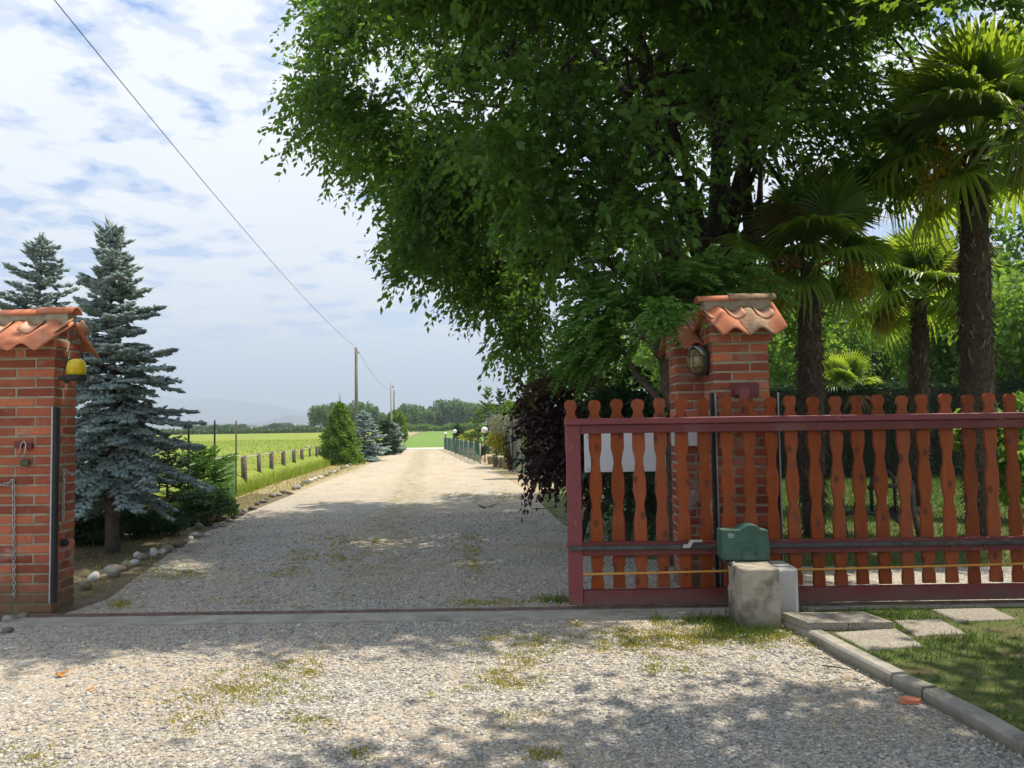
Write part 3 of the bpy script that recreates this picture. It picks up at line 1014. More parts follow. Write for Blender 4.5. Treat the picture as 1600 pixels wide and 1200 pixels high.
gp_(M().box(GX0, GX0 + .103, GY, GY + .06, gz(944) - .0, gz(664) - .002, .004), 'gate_stile', M_burg_pale)
gp_(M().box(GX1 - .103, GX1, GY, GY + .06, gz(944), gz(664) - .002, .004), 'gate_stile', M_burg)
gp_(M().box(GX0 + .105, GX1 - .105, GY + .004, GY + .056, gz(678), gz(664) - .002, .003), 'top_rail', M_burg)
gp_(M().box(GX0 - .004, GX1 + .004, GY - .028, GY + .034, gz(664), gz(654.5), .004), 'top_ledge', M_burg_pale)
mid_rail = gp_(M().box(GX0 + .105, GX1 - .105, GY + .004, GY + .056, gz(868.5), gz(848), .003), 'middle_rail', M_burg)
gp_(M().box(GX0 + .105, GX1 - .105, GY + .004, GY + .056, gz(945), gz(922), .004), 'bottom_rail', M_burg)
prof0 = prof = [(624.5, 5), (629, 9.6), (637, 9.6), (642, 7.0), (647, 7.0), (653, 9.8), (656, 10), (702, 10), (709, 8.6), (716, 6.9), (724, 6.4), (732, 6.8), (741, 8.6), (750, 10), (771, 10),
        (779, 8.8), (786, 7.2), (793, 6.7), (800, 7.3), (808, 8.8), (815, 9.7), (884, 9.7), (889, 8.2), (895, 7.6), (901, 8.2), (906, 9.5), (921.5, 9.5)]
KPX = (GY + .06) / F
outl = [(w * KPX, gz(y)) for y, w in prof] + [(-w * KPX, gz(y)) for y, w in prof[::-1]]


def picket_mesh():
    q = M()
    prof = [(y + rng.uniform(-.5, .5), w + rng.uniform(-.45, .35)) for y, w in prof0]
    n = len(prof)
    y0, y1 = GY + .058, GY + .084
    vs = []
    for y_, ins in ((y0, .004), (y0 + .004, 0), (y1, 0)):
        for w, z in [(w * KPX, gz(y)) for y, w in prof]:
            vs.append((-(w - ins), y_, z)); vs.append((w - ins, y_, z))
    f = []
    for i in range(n - 1):
        for k in (0, 2):
            b = k * 2 * n
            f.append((b + 2 * i, b + 2 * i + 1, b + 2 * i + 3, b + 2 * i + 2))
        for k in (0, 1):
            b = k * 2 * n; c = (k + 1) * 2 * n
            for s_ in (0, 1):
                f.append((b + 2 * i + s_, b + 2 * i + 2 + s_, c + 2 * i + 2 + s_, c + 2 * i + s_))
    for k in (0, 1):
        b = k * 2 * n; c = (k + 1) * 2 * n
        for e in (0, n - 1):
            f.append((b + 2 * e, b + 2 * e + 1, c + 2 * e + 1, c + 2 * e))
    q.add(vs, f)
    return q.mesh('picket', M_wood)


picket_mes = [picket_mesh() for _ in range(6)]
pick_px = [893.5 + 34.35 * k for k in range(24)]
for k, px in enumerate(pick_px):
    x = P(px + rng.uniform(-.8, .8), 640, GY + .06).x
    if x > GX1 - .03:
        break
    o = link('picket', picket_mes[int(rng.integers(0, 6))], None, gate)
    o.location = (x - 2.2, -GY + rng.uniform(-.003, .003), rng.uniform(-.007, .006))
    o.rotation_euler = (0, rng.uniform(-.008, .008), 0)
# gear rack with teeth under a flat bar
q = M()
zt, zb = gz(852), gz(857)
pts = [(GX0 + .004, zt), (GX1 - .05, zt)]
nteeth = 280
dx = (GX1 - .054 - GX0) / nteeth
for k in range(nteeth):
    x = GX1 - .05 - k * dx
    pts += [(x, zb), (x - dx * .3, zb - .010), (x - dx * .55, zb - .010), (x - dx * .85, zb)]
q.prism(pts, 'y', GY - .034, GY + .002)
gp_(q, 'gear_rack', mat('rack_plastic', (0.085, 0.08, 0.078), (0.05, 0.047, 0.045), 14, 0.55, 120, 0.3, 0.002))
bolt_me = M().tube([(0, 0, 0), (0, -.010, 0)], .0085, 8).mesh('bolt', M_steel)
for px in (898, 938, 969, 1022, 1044, 1095, 1116, 1266, 1318, 1345, 1414, 1486, 1538):
    p = P(px, 861 - (px - 893) * .0148 + 2, GY)
    o = link('bolt', bolt_me, None, mid_rail); o.location = (p.x, GY + .003, p.z)
# limit bracket on the rack
b0, b1 = P(1067, 856, GY-.04), P(1097, 843, GY-.04)
q = M()
zz = [(b0.x, b0.z), (b0.x + .05, b0.z), (b0.x + .075, b1.z - .018), (b1.x, b1.z - .018), (b1.x, b1.z), (b0.x + .055, b1.z), (b0.x + .035, b0.z + .026), (b0.x, b0.z + .026)]
q.prism(zz, 'y', GY - .046, GY - .037)
gp_(q, 'limit_bracket', M_zinc)
rp = [P(911, 897.5, 5.635), P(1000, 895.5, 5.631), P(1140, 892, 5.633), P(1300, 889, 5.631), P(1450, 885, 5.632), P(1600, 880.5, 5.635), P(1690, 878, 5.635)]
q = M(); q.tube(rp, .0085, 8)
tag(q.to('yellow_rod', M_rope), 'long thin yellow rod tied along the lower pickets of the gate', 'rod')

# guide bracket above the gate
a, b = P(1143, 620, RF - .02), P(1185.5, 597.5, RF - .02)
L0 = Vector(((a.x + b.x) / 2, RF, (a.z + b.z) / 2))
g = thing('gate_guide', 'burgundy steel guide bracket screwed to the brick pillar above the gate', 'bracket', L0)


def loc(o, c=L0):
    o.location = -Vector(c)
    return o


wplate = loc(M().box(a.x, b.x, RF - .024, RF - .006, a.z, b.z, .003).to('wall_plate', M_burg, g))
a, b = P(1157, 648, GY + .10), P(1170, 606, GY + .10)
loc(M().box(a.x, b.x, GY + .118, RF - .026, b.z - .05, b.z, .003).to('arm', M_burg, g))
loc(M().box(a.x, b.x, GY + .09, GY + .116, a.z, b.z + .002, .003).to('drop_bar', M_burg_pale, g))
a, b = P(1124, 650, GY + .10), P(1174, 646.5, GY + .10)
loc(M().box(a.x, b.x, GY + .088, GY + .117, a.z - .014, a.z - .002, .002).to('guide_foot', M_burg_pale, g))
for px, py in ((1148, 602), (1181, 602), (1148, 613), (1181, 613)):
    p = P(px, py, RF - .024)
    M().tube([p, p + Vector((0, -.008, 0))], .008, 8).to('screw', M_steel, wplate)

# safety strips
def strip_thing(label, x, w, y0, y1, z0, z1, edge=-1):
    t = thing('rubber_strip', label, 'safety strip', (x, y1, z0), 0, 'black rubber safety strips on the pillars')
    c = (x, y1, z0)
    loc(M().box(x - w / 2, x + w / 2, y0, y1, z0, z1, .006).to('rubber_profile', M_rubber, t), c)
    xe = x + edge * (w / 2 + .006)
    loc(M().box(xe - .0055, xe + .0055, y0 + .004, y1, z0, z1).to('metal_edge', M_alu, t), c)
    return t


p0, p1 = P(84, 942, LF - .03), P(84, 636, LF - .03)
strip_thing('black upright rubber strip on the corner of the pillar with the chains', p0.x, .030, LF - .055, LF - .005, p0.z, p1.z)
p0, p1 = P(1121, 925, RF - .03), P(1118.5, 614, RF - .03)
strip_thing('black upright rubber strip beside the black sensor knob behind the gate', p0.x, .028, RF - .055, RF - .006, .04, p1.z, 1)
p1 = P(1211, 613, RF)
strip_thing('thin black upright strip on the right edge of the pillar behind the motor', p1.x + .006, .010, RF - .02, RF + .03, .04, p1.z, 1)

# photocell knobs
for lab, c, d in (('small black sensor knob on the inner side of the left pillar', P(99, 848, LF + .12), (1, 0, 0)), ('round black sensor knob left of the green motor', P(1117, 838, RF), (0, -1, 0))):
    d = Vector(d)
    t = thing('sensor_knob', lab, 'sensor', c)
    if d.x:
        c2 = Vector((LX + .004, c.y, c.z))
    else:
        c2 = Vector((c.x - .01, RF - .058, c.z))
    t.location = c2
    loc(M().tube([c2, c2 + d * .012], .030, 12).to('mount', M_dkmetal, t), c2)
    loc(M().tube([c2 + d * .012, c2 + d * .03, c2 + d * .045, c2 + d * .052], [.026, .027, .02, .008], 12).to('head', M_rubber, t), c2)

# yellow warning lamp on the left pillar
c = P(119.5, 586, LF - .10)
t = thing('warning_lamp', 'yellow domed flashing lamp on a black base at the left pillar', 'lamp', c)
m_, tt, bs, out = base_mat('yellow_lens')
bs.inputs['Base Color'].default_value = (0.78, 0.56, 0.012, 1); bs.inputs['Roughness'].default_value = 0.3
bs.inputs['Transmission Weight'].default_value = 0.25
M_lens = m_
rd = 13.4 * (LF - .1) / F
dome = loc(M().lathe([(rd, 0), (rd * 1.0, .065), (rd * .93, .088), (rd * .74, .107), (rd * .42, .118), (.004, .121)], c, 20).to('dome', M_lens, t), c)
for k in range(10):
    w = 2 * PI * k / 10
    q = M(); ex, ey_ = math.cos(w) * rd, math.sin(w) * rd
    q.tube([(c.x + ex, c.y + ey_, c.z + .004), (c.x + ex, c.y + ey_, c.z + .062), (c.x + ex * .93, c.y + ey_ * .93, c.z + .087), (c.x + ex * .73, c.y + ey_ * .73, c.z + .106)], .0022, 5)
    q.to('lens_rib', M_lens, dome)
q = M(); q.lathe([(rd + .002, -.042), (rd + .006, -.03), (rd + .006, -.001)], c, 20)
q.box(c.x - .115, c.x - .03, c.y - .04, c.y + .06, c.z - .036, c.z - .004, .008)
loc(q.to('base', M_rubber, t), c)
loc(M().tube([(c.x - .11, c.y + .06, c.z - .035), (c.x - .125, LF - .004, c.z - .035)], .022, 10).to('bracket', M_dkmetal, t), c)
p_a, p_b = Vector((c.x - .10, c.y, c.z - .003)), P(117, 501, LF - .05)
loc(M().tube([p_a, p_a.lerp(p_b, .5) + Vector((.006, 0, 0)), p_b], .0030, 6).to('antenna', M_black_wire, t), c)


# chains
def chain(label, pts, pitch=.030):
    pts = [Vector(p) for p in pts]
    q = M()
    seg = []
    for a, b in zip(pts[:-1], pts[1:]):
        n = max(1, round((b - a).length / pitch))
        seg += [(a.lerp(b, i / n), a.lerp(b, (i + 1) / n)) for i in range(n)]
    for i, (a, b) in enumerate(seg):
        d = (b - a).normalized()
        s_ = d.cross(Vector((0, 1, 0)))
        if s_.length < .2: s_ = d.cross(Vector((1, 0, 0)))
        s_.normalize(); n_ = d.cross(s_)
        if i % 2: s_ = n_
        c = (a + b) / 2
        hl = (b - a).length * .72; hw = .0095
        ring = []
        for k in range(10):
            w = 2 * PI * k / 10
            ring.append(c + s_ * hw * math.cos(w) + d * (hl - hw if math.sin(w) > 0 else -(hl - hw)) * (1 if abs(math.sin(w)) > .01 else 0) + d * hw * math.sin(w))
        q.tube(ring, .0031, 5, closed=True)
    o = q.to('chain', M_zinc)
    return tag(o, label, 'chain', 'steel chains on the left pillar')


chain('long steel chain hanging down the front of the left pillar', [P(-14, 766, LF - .018), P(0, 757.5, LF - .022), P(12, 756, LF - .022), P(21, 750, LF - .018), P(21.5, 800, LF - .014), P(21.8, 870, LF - .014), P(22, 934, LF - .014)])
SX = LX + .016
chain('short steel chain on the side of the left pillar near the spruce', [(SX + .02, LF + .27, P(122, 735, LF + .27).z), (SX + .012, LF + .20, P(111, 742, LF + .2).z), (SX, LF + .11, P(100, 733, LF + .11).z),
      (SX, LF + .11, P(100, 770, LF + .11).z), (SX, LF + .11, P(100, 812, LF + .11).z)], .026)

# hasp and padlock on the left pillar
c = P(38, 705, LF)
t = thing('padlock', 'open padlock hanging from a burgundy hasp on the left pillar', 'padlock', c)
for xa, ya, xb, yb in ((26, 700, 37, 690), (43, 702, 53, 692)):
    a, b = P(xa, ya, LF), P(xb, yb, LF)
    loc(M().box(a.x, b.x, LF - .03, LF - .004, a.z, b.z, .003).to('hasp_plate', M_burg, t), c)
q = M()
sh = [P(28, 716, LF - .03), P(31, 703, LF - .045), P(34, 692, LF - .05), P(37, 689.5, LF - .05), P(40.5, 693, LF - .05), P(39.5, 704, LF - .045), P(36, 718, LF - .04)]
q.tube(sh, .0042, 7)
loc(q.to('shackle', M_zinc, t), c)
a, b = P(32, 728.5, LF - .03), P(47, 717.5, LF - .03)
o = M().box(a.x, b.x, LF - .045, LF - .018, a.z, b.z, .008).to('lock_body', mat('old_brass', (0.10, 0.105, 0.06), (0.06, 0.065, 0.04), 20, 0.5, 100, 0.2, 0.002, metal=0.5), t)
loc(o, c)

# wall lamp on the inner side of the right pillar
c = P(1093, 564, RF + .14)
t = thing('wall_lamp', 'old caged bulkhead lamp with dirty yellow glass on the pillar side', 'lamp', c)
ax = Vector((-.86, -.50, -.06)).normalized()
sd = Vector((0, 0, 1)).cross(ax).normalized(); upv = ax.cross(sd)


def oval(rw, rh, off, n=20):
    return [c + ax * off + sd * rw * math.cos(2 * PI * k / n) + upv * rh * math.sin(2 * PI * k / n) for k in range(n)]


def oval_loft(rings):
    q = M(); vs = []; f = []
    n = len(rings[0])
    for r_ in rings: vs += r_
    for i in range(len(rings) - 1):
        for k in range(n):
            f.append((i * n + k, i * n + (k + 1) % n, (i + 1) * n + (k + 1) % n, (i + 1) * n + k))
    f += [tuple(range(n))[::-1], tuple(range((len(rings) - 1) * n, len(rings) * n))]
    return q.add(vs, f, True)


m_, tt, bs, out = base_mat('dirty_glass')
gcol = mixc(tt, ramp(tt, noise(tt, 26, 4), [(0.4, 0), (0.65, 1)]), (0.30, 0.24, 0.115), (0.13, 0.10, 0.045))
tt.links.new(gcol, bs.inputs['Base Color']); bs.inputs['Roughness'].default_value = 0.35
M_lampglass = m_
M_bronze = mat('bronze_cage', (0.16, 0.125, 0.06), (0.09, 0.07, 0.04), 20, 0.6, 100, 0.3, 0.002)
housing = loc(oval_loft([oval(.076, .112, -.10), oval(.080, .118, -.02), oval(.080, .118, .0), oval(.072, .108, .012)]).to('housing', M_dkmetal, t), c)
loc(oval_loft([oval(.066, .100, .0), oval(.064, .096, .05), oval(.052, .080, .085), oval(.028, .044, .104), oval(.006, .01, .109)]).to('glass', M_lampglass, t), c)
for k in (-.5, .0, .5):
    pts = []
    for a_ in np.linspace(-PI / 2, PI / 2, 9):
        pts.append(c + ax * (.112 * math.cos(a_) * math.sqrt(1 - (k * .6) ** 2) + .004) + sd * (k * .075) + upv * .106 * math.sin(a_))
    M().tube(pts, .0045, 6).to('cage_bar', M_bronze, housing)
for k in (-.45, .4):
    pts = []
    for a_ in np.linspace(-PI / 2, PI / 2, 9):
        pts.append(c + ax * (.112 * math.cos(a_) * math.sqrt(1 - (k * .6) ** 2) + .004) + upv * (k * .11) + sd * .071 * math.sin(a_))
    M().tube(pts, .0045, 6).to('cage_bar', M_bronze, housing)
pts = [c + ax * .0 + sd * .082 * math.cos(a_) + upv * .12 * math.sin(a_) for a_ in np.linspace(.35, PI - .35, 8)]
q = M(); vs = []; f = []
for i, p in enumerate(pts):
    vs += [p, p + ax * .075 * math.sin(.5 + i * .3)]
for i in range(len(pts) - 1): f.append((2 * i, 2 * i + 1, 2 * i + 3, 2 * i + 2))
q.add(vs, f, True)
hood = q.to('hood', M_alu, t); loc(hood, c)
sl = hood.modifiers.new('thick', 'SOLIDIFY'); sl.thickness = .003
loc(M().tube([c - upv * .115 + ax * .03, c - upv * .135 + ax * .04, c - upv * .150 + ax * .04], [.018, .014, .006], 8).to('drain_cap', M_dkmetal, t), c)
q = M(); q.tube([c - ax * .09, Vector((1.538, c.y + .03, c.z))], .03, 10)
loc(q.to('mount', M_dkmetal, t), c)

# ---------------------------------------------------------------- motor, block, cabinet
q = M()
BF = 5.08
a, b = P(1160, 978, BF), P(1219.5, 889, BF)
bx0, bx1, bz1 = a.x, b.x, b.z
nz, nx = 9, 6
vs = []; f = []


def ring_pts(z):
    r_ = []
    n = 6
    cr = [(bx0, BF), (bx1, BF), (bx1, BF + .33), (bx0, BF + .33)]
    for k in range(4):
        p, q_ = cr[k], cr[(k + 1) % 4]
        for i in range(n):
            t_ = i / n
            r_.append([p[0] + (q_[0] - p[0]) * t_, p[1] + (q_[1] - p[1]) * t_, z])
    return r_


nr = 24
zs = [-.06, .03, .08, .13, .18, .20, .215, .23, .27, .32, bz1 - .008]
for z in zs:
    for k, p in enumerate(ring_pts(z)):
        j = .003
        if z in (.20, .215): j = .006
        off = -.006 if .205 < z else 0.0
        cxm, cym = (bx0 + bx1) / 2, BF + .165
        corner = (k % 6 == 0)
        s_ = 1 + off * 3 - (.03 if corner else 0) + (.03 if z < .05 else 0) * 0
        vs.append((cxm + (p[0] - cxm) * s_ + rng.uniform(-j, j), cym + (p[1] - cym) * s_ + rng.uniform(-j, j), z + (rng.uniform(-.008, .008) if .19 < z < .22 else 0)))
for p in ring_pts(bz1):
    cxm, cym = (bx0 + bx1) / 2, BF + .165
    vs.append((cxm + (p[0] - cxm) * .93, cym + (p[1] - cym) * .93, bz1))
for i in range(len(zs)):
    for k in range(nr):
        f.append((i * nr + k, i * nr + (k + 1) % nr, (i + 1) * nr + (k + 1) % nr, (i + 1) * nr + k))
f.append(tuple(range(len(zs) * nr, (len(zs) + 1) * nr)))
q.add(vs, f)
tag(q.to('concrete_block', M_block), 'stained concrete block carrying the green gate motor', 'block')

mo = thing('gate_motor', 'green plastic gate motor bolted on a concrete block', 'motor', (1.56, 5.35, bz1))
mc = (1.56, 5.35, bz1)
MYF = 5.36
ol = [(1128, 828.5), (1157, 828.5), (1160, 826)]
for a_ in np.linspace(PI * .92, PI * .16, 8):
    ol.append((1174.5 + 16.5 * math.cos(a_), 835 - 15.5 * math.sin(a_)))
ol += [(1200, 828.5), (1202.5, 852), (1204, 876.5), (1132, 876.5), (1128.5, 872)]
pts = [(P(x, y, MYF).x, P(x, y, MYF).z) for x, y in ol]
q = M(); q.prism(pts, 'y', MYF + .008, 5.50)
cxm = sum(p[0] for p in pts) / len(pts); czm = sum(p[1] for p in pts) / len(pts)
inn = [(cxm + (x - cxm) * .965, czm + (z - czm) * .955) for x, z in pts]
k0 = len(q.v); n = len(pts)
q.v += [(x, MYF, z) for x, z in inn]; q.f.append(tuple(range(k0, k0 + n))); q.sm.append(False)
for k in range(n):
    q.f.append((k, (k + 1) % n, k0 + (k + 1) % n, k0 + k)); q.sm.append(False)
o = q.to('cover', M_gplastic, mo); loc(o, mc)


def mbox(xa, ya, xb, yb, y0, y1, name, m, par=mo, c=.002):
    a, b = P(xa, ya, MYF), P(xb, yb, MYF)
    return loc(M().box(a.x, b.x, y0, y1, a.z, b.z, c).to(name, m, par), mc)


mbox(1154, 856, 1184, 849, MYF - .006, MYF + .002, 'cover_panel', M_gplastic)
door_ = mbox(1160, 875, 1185.5, 860.5, MYF - .008, MYF + .002, 'release_door', M_gplastic)
p = P(1180.5, 865.5, MYF - .008)
M().tube([p, p + Vector((0, -.007, 0))], .0125, 12).to('release_lock', M_gplastic_d, door_)
plate_ = mbox(1136, 882.5, 1202, 877, MYF - .05, 5.50, 'base_plate', M_dkmetal)
for px in (1147, 1198):
    p = P(px, 880, MYF - .055)
    M().tube([p, p + Vector((0, .02, 0))], .010, 8).to('mount_bolt', M_zinc, plate_)
mbox(1129.5, 873.5, 1203.5, 872.5, MYF - .0015, MYF + .002, 'cover_seam', M_gplastic_d, c=0)
for px, py in ((1133, 833), (1197, 833), (1133, 868), (1199, 868)):
    p = P(px, py, MYF)
    loc(M().tube([p, p + Vector((0, -.004, 0))], .005, 8).to('cover_screw', M_gplastic_d, mo), mc)
# pale lettering and underline moulded on the cover (too worn to read)
q = M()
def stroke(xa, ya, xb, yb):
    a, b = P(xa, ya, MYF), P(xb, yb, MYF)
    q.box(min(a.x, b.x), max(a.x, b.x), MYF - .0015, MYF + .001, min(a.z, b.z), max(a.z, b.z))
for s_ in ((1138.0, 838.0, 1138.7, 834.2), (1138.9, 838.0, 1139.9, 837.3), (1138.9, 836.2, 1139.9, 835.6), (1138.9, 834.6, 1139.9, 834.0), (1140.1, 838.0, 1140.7, 834.2), (1140.3, 833.6, 1141.8, 832.9), (1141.6, 838, 1142.3, 833.2), (1142.5, 838, 1143.2, 837.4),
           (1143.7, 838, 1144.4, 834.2), (1144.6, 836.3, 1145.3, 835.8), (1145.5, 838, 1146.2, 834.2), (1146.4, 834.8, 1147.2, 834.2), (1146.4, 838.0, 1147.2, 837.4), (1138.0, 839.9, 1147.4, 838.9)):
    stroke(*s_)
loc(q.to('lettering', mat('pale_print', (0.50, 0.56, 0.52), None, 5, 0.6, 50, 0), mo), mc)

# grey cabinet behind the block
a, b = P(1221, 953, 5.36), P(1245.5, 887, 5.36)
cab = thing('grey_cabinet', 'pale grey plastic cable cabinet with rounded front behind the concrete block', 'cabinet', (1.88, 5.46, 0))
ccx = (1.88, 5.46, 0)
cx0, cx1 = bx1 + .02, b.x
pts = [(cx0, 5.31), (cx1 - .035, 5.31), (cx1 - .012, 5.325), (cx1 - .002, 5.35), (cx1, 5.41), (cx1, 5.59), (cx0, 5.59)]
q = M(); q.prism(pts, 'z', .012, b.z - .012)
inn = [(cx0 + .01, 5.325), (cx1 - .045, 5.325), (cx1 - .02, 5.34), (cx1 - .012, 5.36), (cx1 - .01, 5.41), (cx1 - .01, 5.58), (cx0 + .01, 5.58)]
k0 = len(q.v); n = len(pts)
q.v += [(x, y, b.z) for x, y in inn]; q.f.append(tuple(range(k0, k0 + n))); q.sm.append(False)
for k in range(n):
    q.f.append((n + k, n + (k + 1) % n, k0 + (k + 1) % n, k0 + k)); q.sm.append(False)
loc(q.to('cabinet_body', M_grey_pl, cab), ccx)
loc(M().box(cx1 - .002, cx1 + .003, 5.425, 5.435, .02, b.z - .02).to('door_seam', M_alu, cab), ccx)
loc(M().box(cx0 + .02, cx1 - .03, 5.39, 5.57, b.z + .001, b.z + .012, .004).to('lid', M_grey_pl, cab), ccx)

# manhole frames on their plinth
mh = thing('manhole_plinth', 'low concrete plinth under two square manhole covers', 'plinth', (2.0, 4.95, 0))
fa = [G(1264, 990), G(1398, 987), G(1352, 961, 0.02), G(1222, 973, 0.0)]
zt = .092
A_, B_, C_, D_ = G(1264, 973, zt), G(1396, 972, zt), G(1350, 956, zt), G(1222, 957, zt)


def slab(q, c4, z0, z1, inset=.0):
    cc = sum((Vector(p) for p in c4), Vector()) / 4
    lo = [Vector((p.x, p.y, z0)) for p in c4]
    hi = [Vector((p.x, p.y, z1 - .006)) for p in c4]
    tp = [Vector((p.x + (cc.x - p.x) * .03, p.y + (cc.y - p.y) * .03, z1)) for p in c4]
    q.add(lo + hi + tp, [(3, 2, 1, 0), (0, 1, 5, 4), (1, 2, 6, 5), (2, 3, 7, 6), (3, 0, 4, 7), (4, 5, 9, 8), (5, 6, 10, 9), (6, 7, 11, 10), (7, 4, 8, 11), (8, 9, 10, 11)])
    return q


def shrink(c4, k):
    cc = sum((Vector(p) for p in c4), Vector()) / 4
    return [p + (cc - p) * k for p in c4]


q = slab(M(), shrink([A_, B_, C_, D_], .02), -.05, .040)
loc(q.to('plinth_base', M_conc, mh), (2.0, 4.95, 0))
mid0, mid1 = A_.lerp(B_, .47), D_.lerp(C_, .50)
for lab, c4 in (('square concrete manhole cover nearest the grey cabinet', [A_, mid0 - Vector((.003, 0, 0)), mid1 - Vector((.003, 0, 0)), D_]), ('square concrete manhole cover on the right half of the plinth', [mid0 + Vector((.003, 0, 0)), B_, C_, mid1 + Vector((.003, 0, 0))])):
    cc = sum(c4, Vector()) / 4; cc.z = .04
    t = thing('manhole_cover', lab, 'manhole cover', cc, 0, 'square manhole covers')
    lo = shrink(c4, .24)
    hi_ = c4
    q = M()
    z0, z1 = .046, zt
    vs = [Vector((p.x, p.y, z)) for z in (z0, z1) for p in c4] + [Vector((p.x, p.y, z)) for z in (z1, z1 - .02) for p in lo]
    f = [(0, 1, 5, 4), (1, 2, 6, 5), (2, 3, 7, 6), (3, 0, 4, 7)]
    for k in range(4):
        f.append((4 + k, 4 + (k + 1) % 4, 8 + (k + 1) % 4, 8 + k)); f.append((8 + k, 8 + (k + 1) % 4, 12 + (k + 1) % 4, 12 + k))
    f += [(3, 2, 1, 0), (12, 13, 14, 15)]
    q.add(vs, f)
    loc(q.to('cover_frame', M_slab, t), cc)
    loc(slab(M(), shrink(c4, .275), z1 - .018, z1 - .001).to('lid', M_slab, t), cc)

pav = [('gravel-faced paving slab beside the kerb in front of the plinth', [(1302, 988), (1353, 1014), (1445, 1008.5), (1400, 981)]),
       ('gravel-faced paving slab right of the manhole covers', [(1396, 969), (1431, 993), (1509, 988.5), (1467, 966.5)]),
       ('farthest paving slab, striped with picket shade under the gate', [(1455, 951.5), (1496, 970), (1588, 966.5), (1552, 949.5)])]
for lab, c4 in pav:
    w = [G(x, y, .052) for x, y in c4]
    q = slab(M(), w, .0, .052)
    tag(q.to('paving_slab', M_slab), lab, 'paving slab', 'paving slabs leading to the gate')

# ---------------------------------------------------------------- the big tree over the drive
TC = np.array([2.95, 11.0])
ZS = [1.9, 2.35, 3.2, 4.0, 5.3, 6.5, 8.0, 9.3, 10.2]
RS = [2.1, 3.1, 4.25, 4.85, 5.6, 4.9, 3.6, 2.4, .6]


def tree_R(z, a):
    r = np.interp(z, ZS, RS)
    r = r * (1 + .07 * np.sin(3 * a + 1 + .4 * z) + .06 * np.sin(5 * a + z * 1.3) + .05 * np.sin(9 * a + 2.1 * z))
    w = np.exp(-((np.angle(np.exp(1j * (a + PI * .25)))) / .62) ** 2)
    cutoff = np.clip((6.0 - z) / 1.0, 0, 1)
    w2 = np.exp(-((np.angle(np.exp(1j * (a - .05)))) / .75) ** 2)
    return r * (1 - .52 * w * cutoff) * (1 - .36 * w2)


tree = thing('broadleaf_tree', 'big spreading broadleaf tree arching over the drive from behind the gate', 'tree', (TC[0], TC[1], 0))
tl = (TC[0], TC[1], 0)
base = Vector((TC[0], TC[1], 0))
q = M()
q.tube([base + Vector((0, 0, -.1)), base + Vector((.02, 0, .25)), base + Vector((-.02, .03, 1.0)), base + Vector((.0, 0, 1.7)), base + Vector((.03, 0, 2.5)), base + Vector((.05, .05, 3.6)), base + Vector((.12, .1, 5.2)), base + Vector((.1, .15, 7.5))],
       [.42, .33, .29, .28, .27, .20, .13, .05], 14)
loc(q.to('trunk', M_bark, tree), tl)
rb = random.Random(11)
bp = []          # branch points for twigs
limb_specs = [(-178, 1.7, 5.6, 2.9), (-150, 2.0, 5.4, 3.6), (-120, 2.3, 5.0, 4.2), (-165, 2.6, 5.2, 4.6), (-95, 2.1, 4.6, 3.2), (-60, 2.4, 3.6, 4.6), (-20, 1.9, 4.8, 3.8), (10, 2.1, 5.0, 3.4),
              (40, 2.2, 4.8, 3.8), (80, 2.0, 4.6, 3.4), (120, 2.2, 4.8, 3.6), (155, 2.0, 5.2, 3.2), (-135, 3.0, 4.0, 5.4), (-40, 2.9, 3.4, 5.0), (60, 3.0, 3.6, 5.2), (170, 3.1, 4.0, 5.4)]
for az, z0, hl, rise in limb_specs:
    a = R(az)
    d = Vector((math.cos(a), math.sin(a), 0)); s_ = Vector((-d.y, d.x, 0))
    pts = []; n = 9
    w1 = rb.uniform(-.5, .5); w2 = rb.uniform(-.3, .3)
    for i in range(n):
        t = i / (n - 1)
        zz = z0 + rise * (1 - (1 - t) ** 1.6) - .5 * t * t
        pts.append(base + d * (hl * t ** 1.08 * .78) + s_ * (w1 * math.sin(3 * t) + w2 * math.sin(7 * t)) + Vector((0, 0, zz)))
    r0 = .145 if rise < 4 else .12
    rad = [max(.012, r0 * (1 - .93 * (i / (n - 1)) ** .8)) for i in range(n)]
    loc(M().tube(pts, rad, 9).to('limb', M_bark, tree), tl)
    bp += [(pts[i], rad[i]) for i in range(2, n)]
# foliage grows in lobes about a metre across, with gaps between them
NLOBE = 158
zl = rng.choice(np.linspace(2.1, 9.4, 400), NLOBE, p=(lambda w: w / w.sum())(np.interp(np.linspace(2.1, 9.4, 400), ZS, RS) ** 1.2))
al = rng.uniform(-PI, PI, NLOBE)
rl = rng.uniform(.50, 1.0, NLOBE)
rho_l = np.maximum(tree_R(zl, al) - rl * .75, .2) * np.where(rng.uniform(size=NLOBE) < .72, rng.uniform(.86, 1.0, NLOBE), rng.uniform(.35, .9, NLOBE))
lobe_c = np.stack([TC[0] + rho_l * np.cos(al), TC[1] + rho_l * np.sin(al) * .99, zl], 1)
extra = np.array([(x_, 6.75 + .22 * math.sin(3 * x_), 5.75 + .2 * math.cos(5 * x_)) for x_ in np.linspace(-1.2, 2.6, 9)] + [(x_, 7.7 + .2 * math.sin(4 * x_), 6.1) for x_ in np.linspace(-1.0, 2.6, 7)] + [(4.7, 9.4, 6.75), (4.0, 9.6, 6.7), (4.4, 8.9, 7.0), (4.2, 9.2, 6.6), (4.9, 9.0, 7.2)] + [tuple(P(x_, y_, Y_)) for x_, y_, Y_ in ((525, 40, 10.3), (512, 120, 10.7), (515, 185, 10.2), (560, 240, 10.9), (545, 150, 9.3), (610, 225, 9.4), (645, 300, 10.4), (690, 355, 10.9), (690, 315, 9.6), (725, 395, 10.2), (760, 430, 10.7), (800, 455, 10.3), (840, 440, 10.9), (745, 380, 11.6))])  # out-of-frame lobes added to shade gravel strip and inner palm; others fill left outline
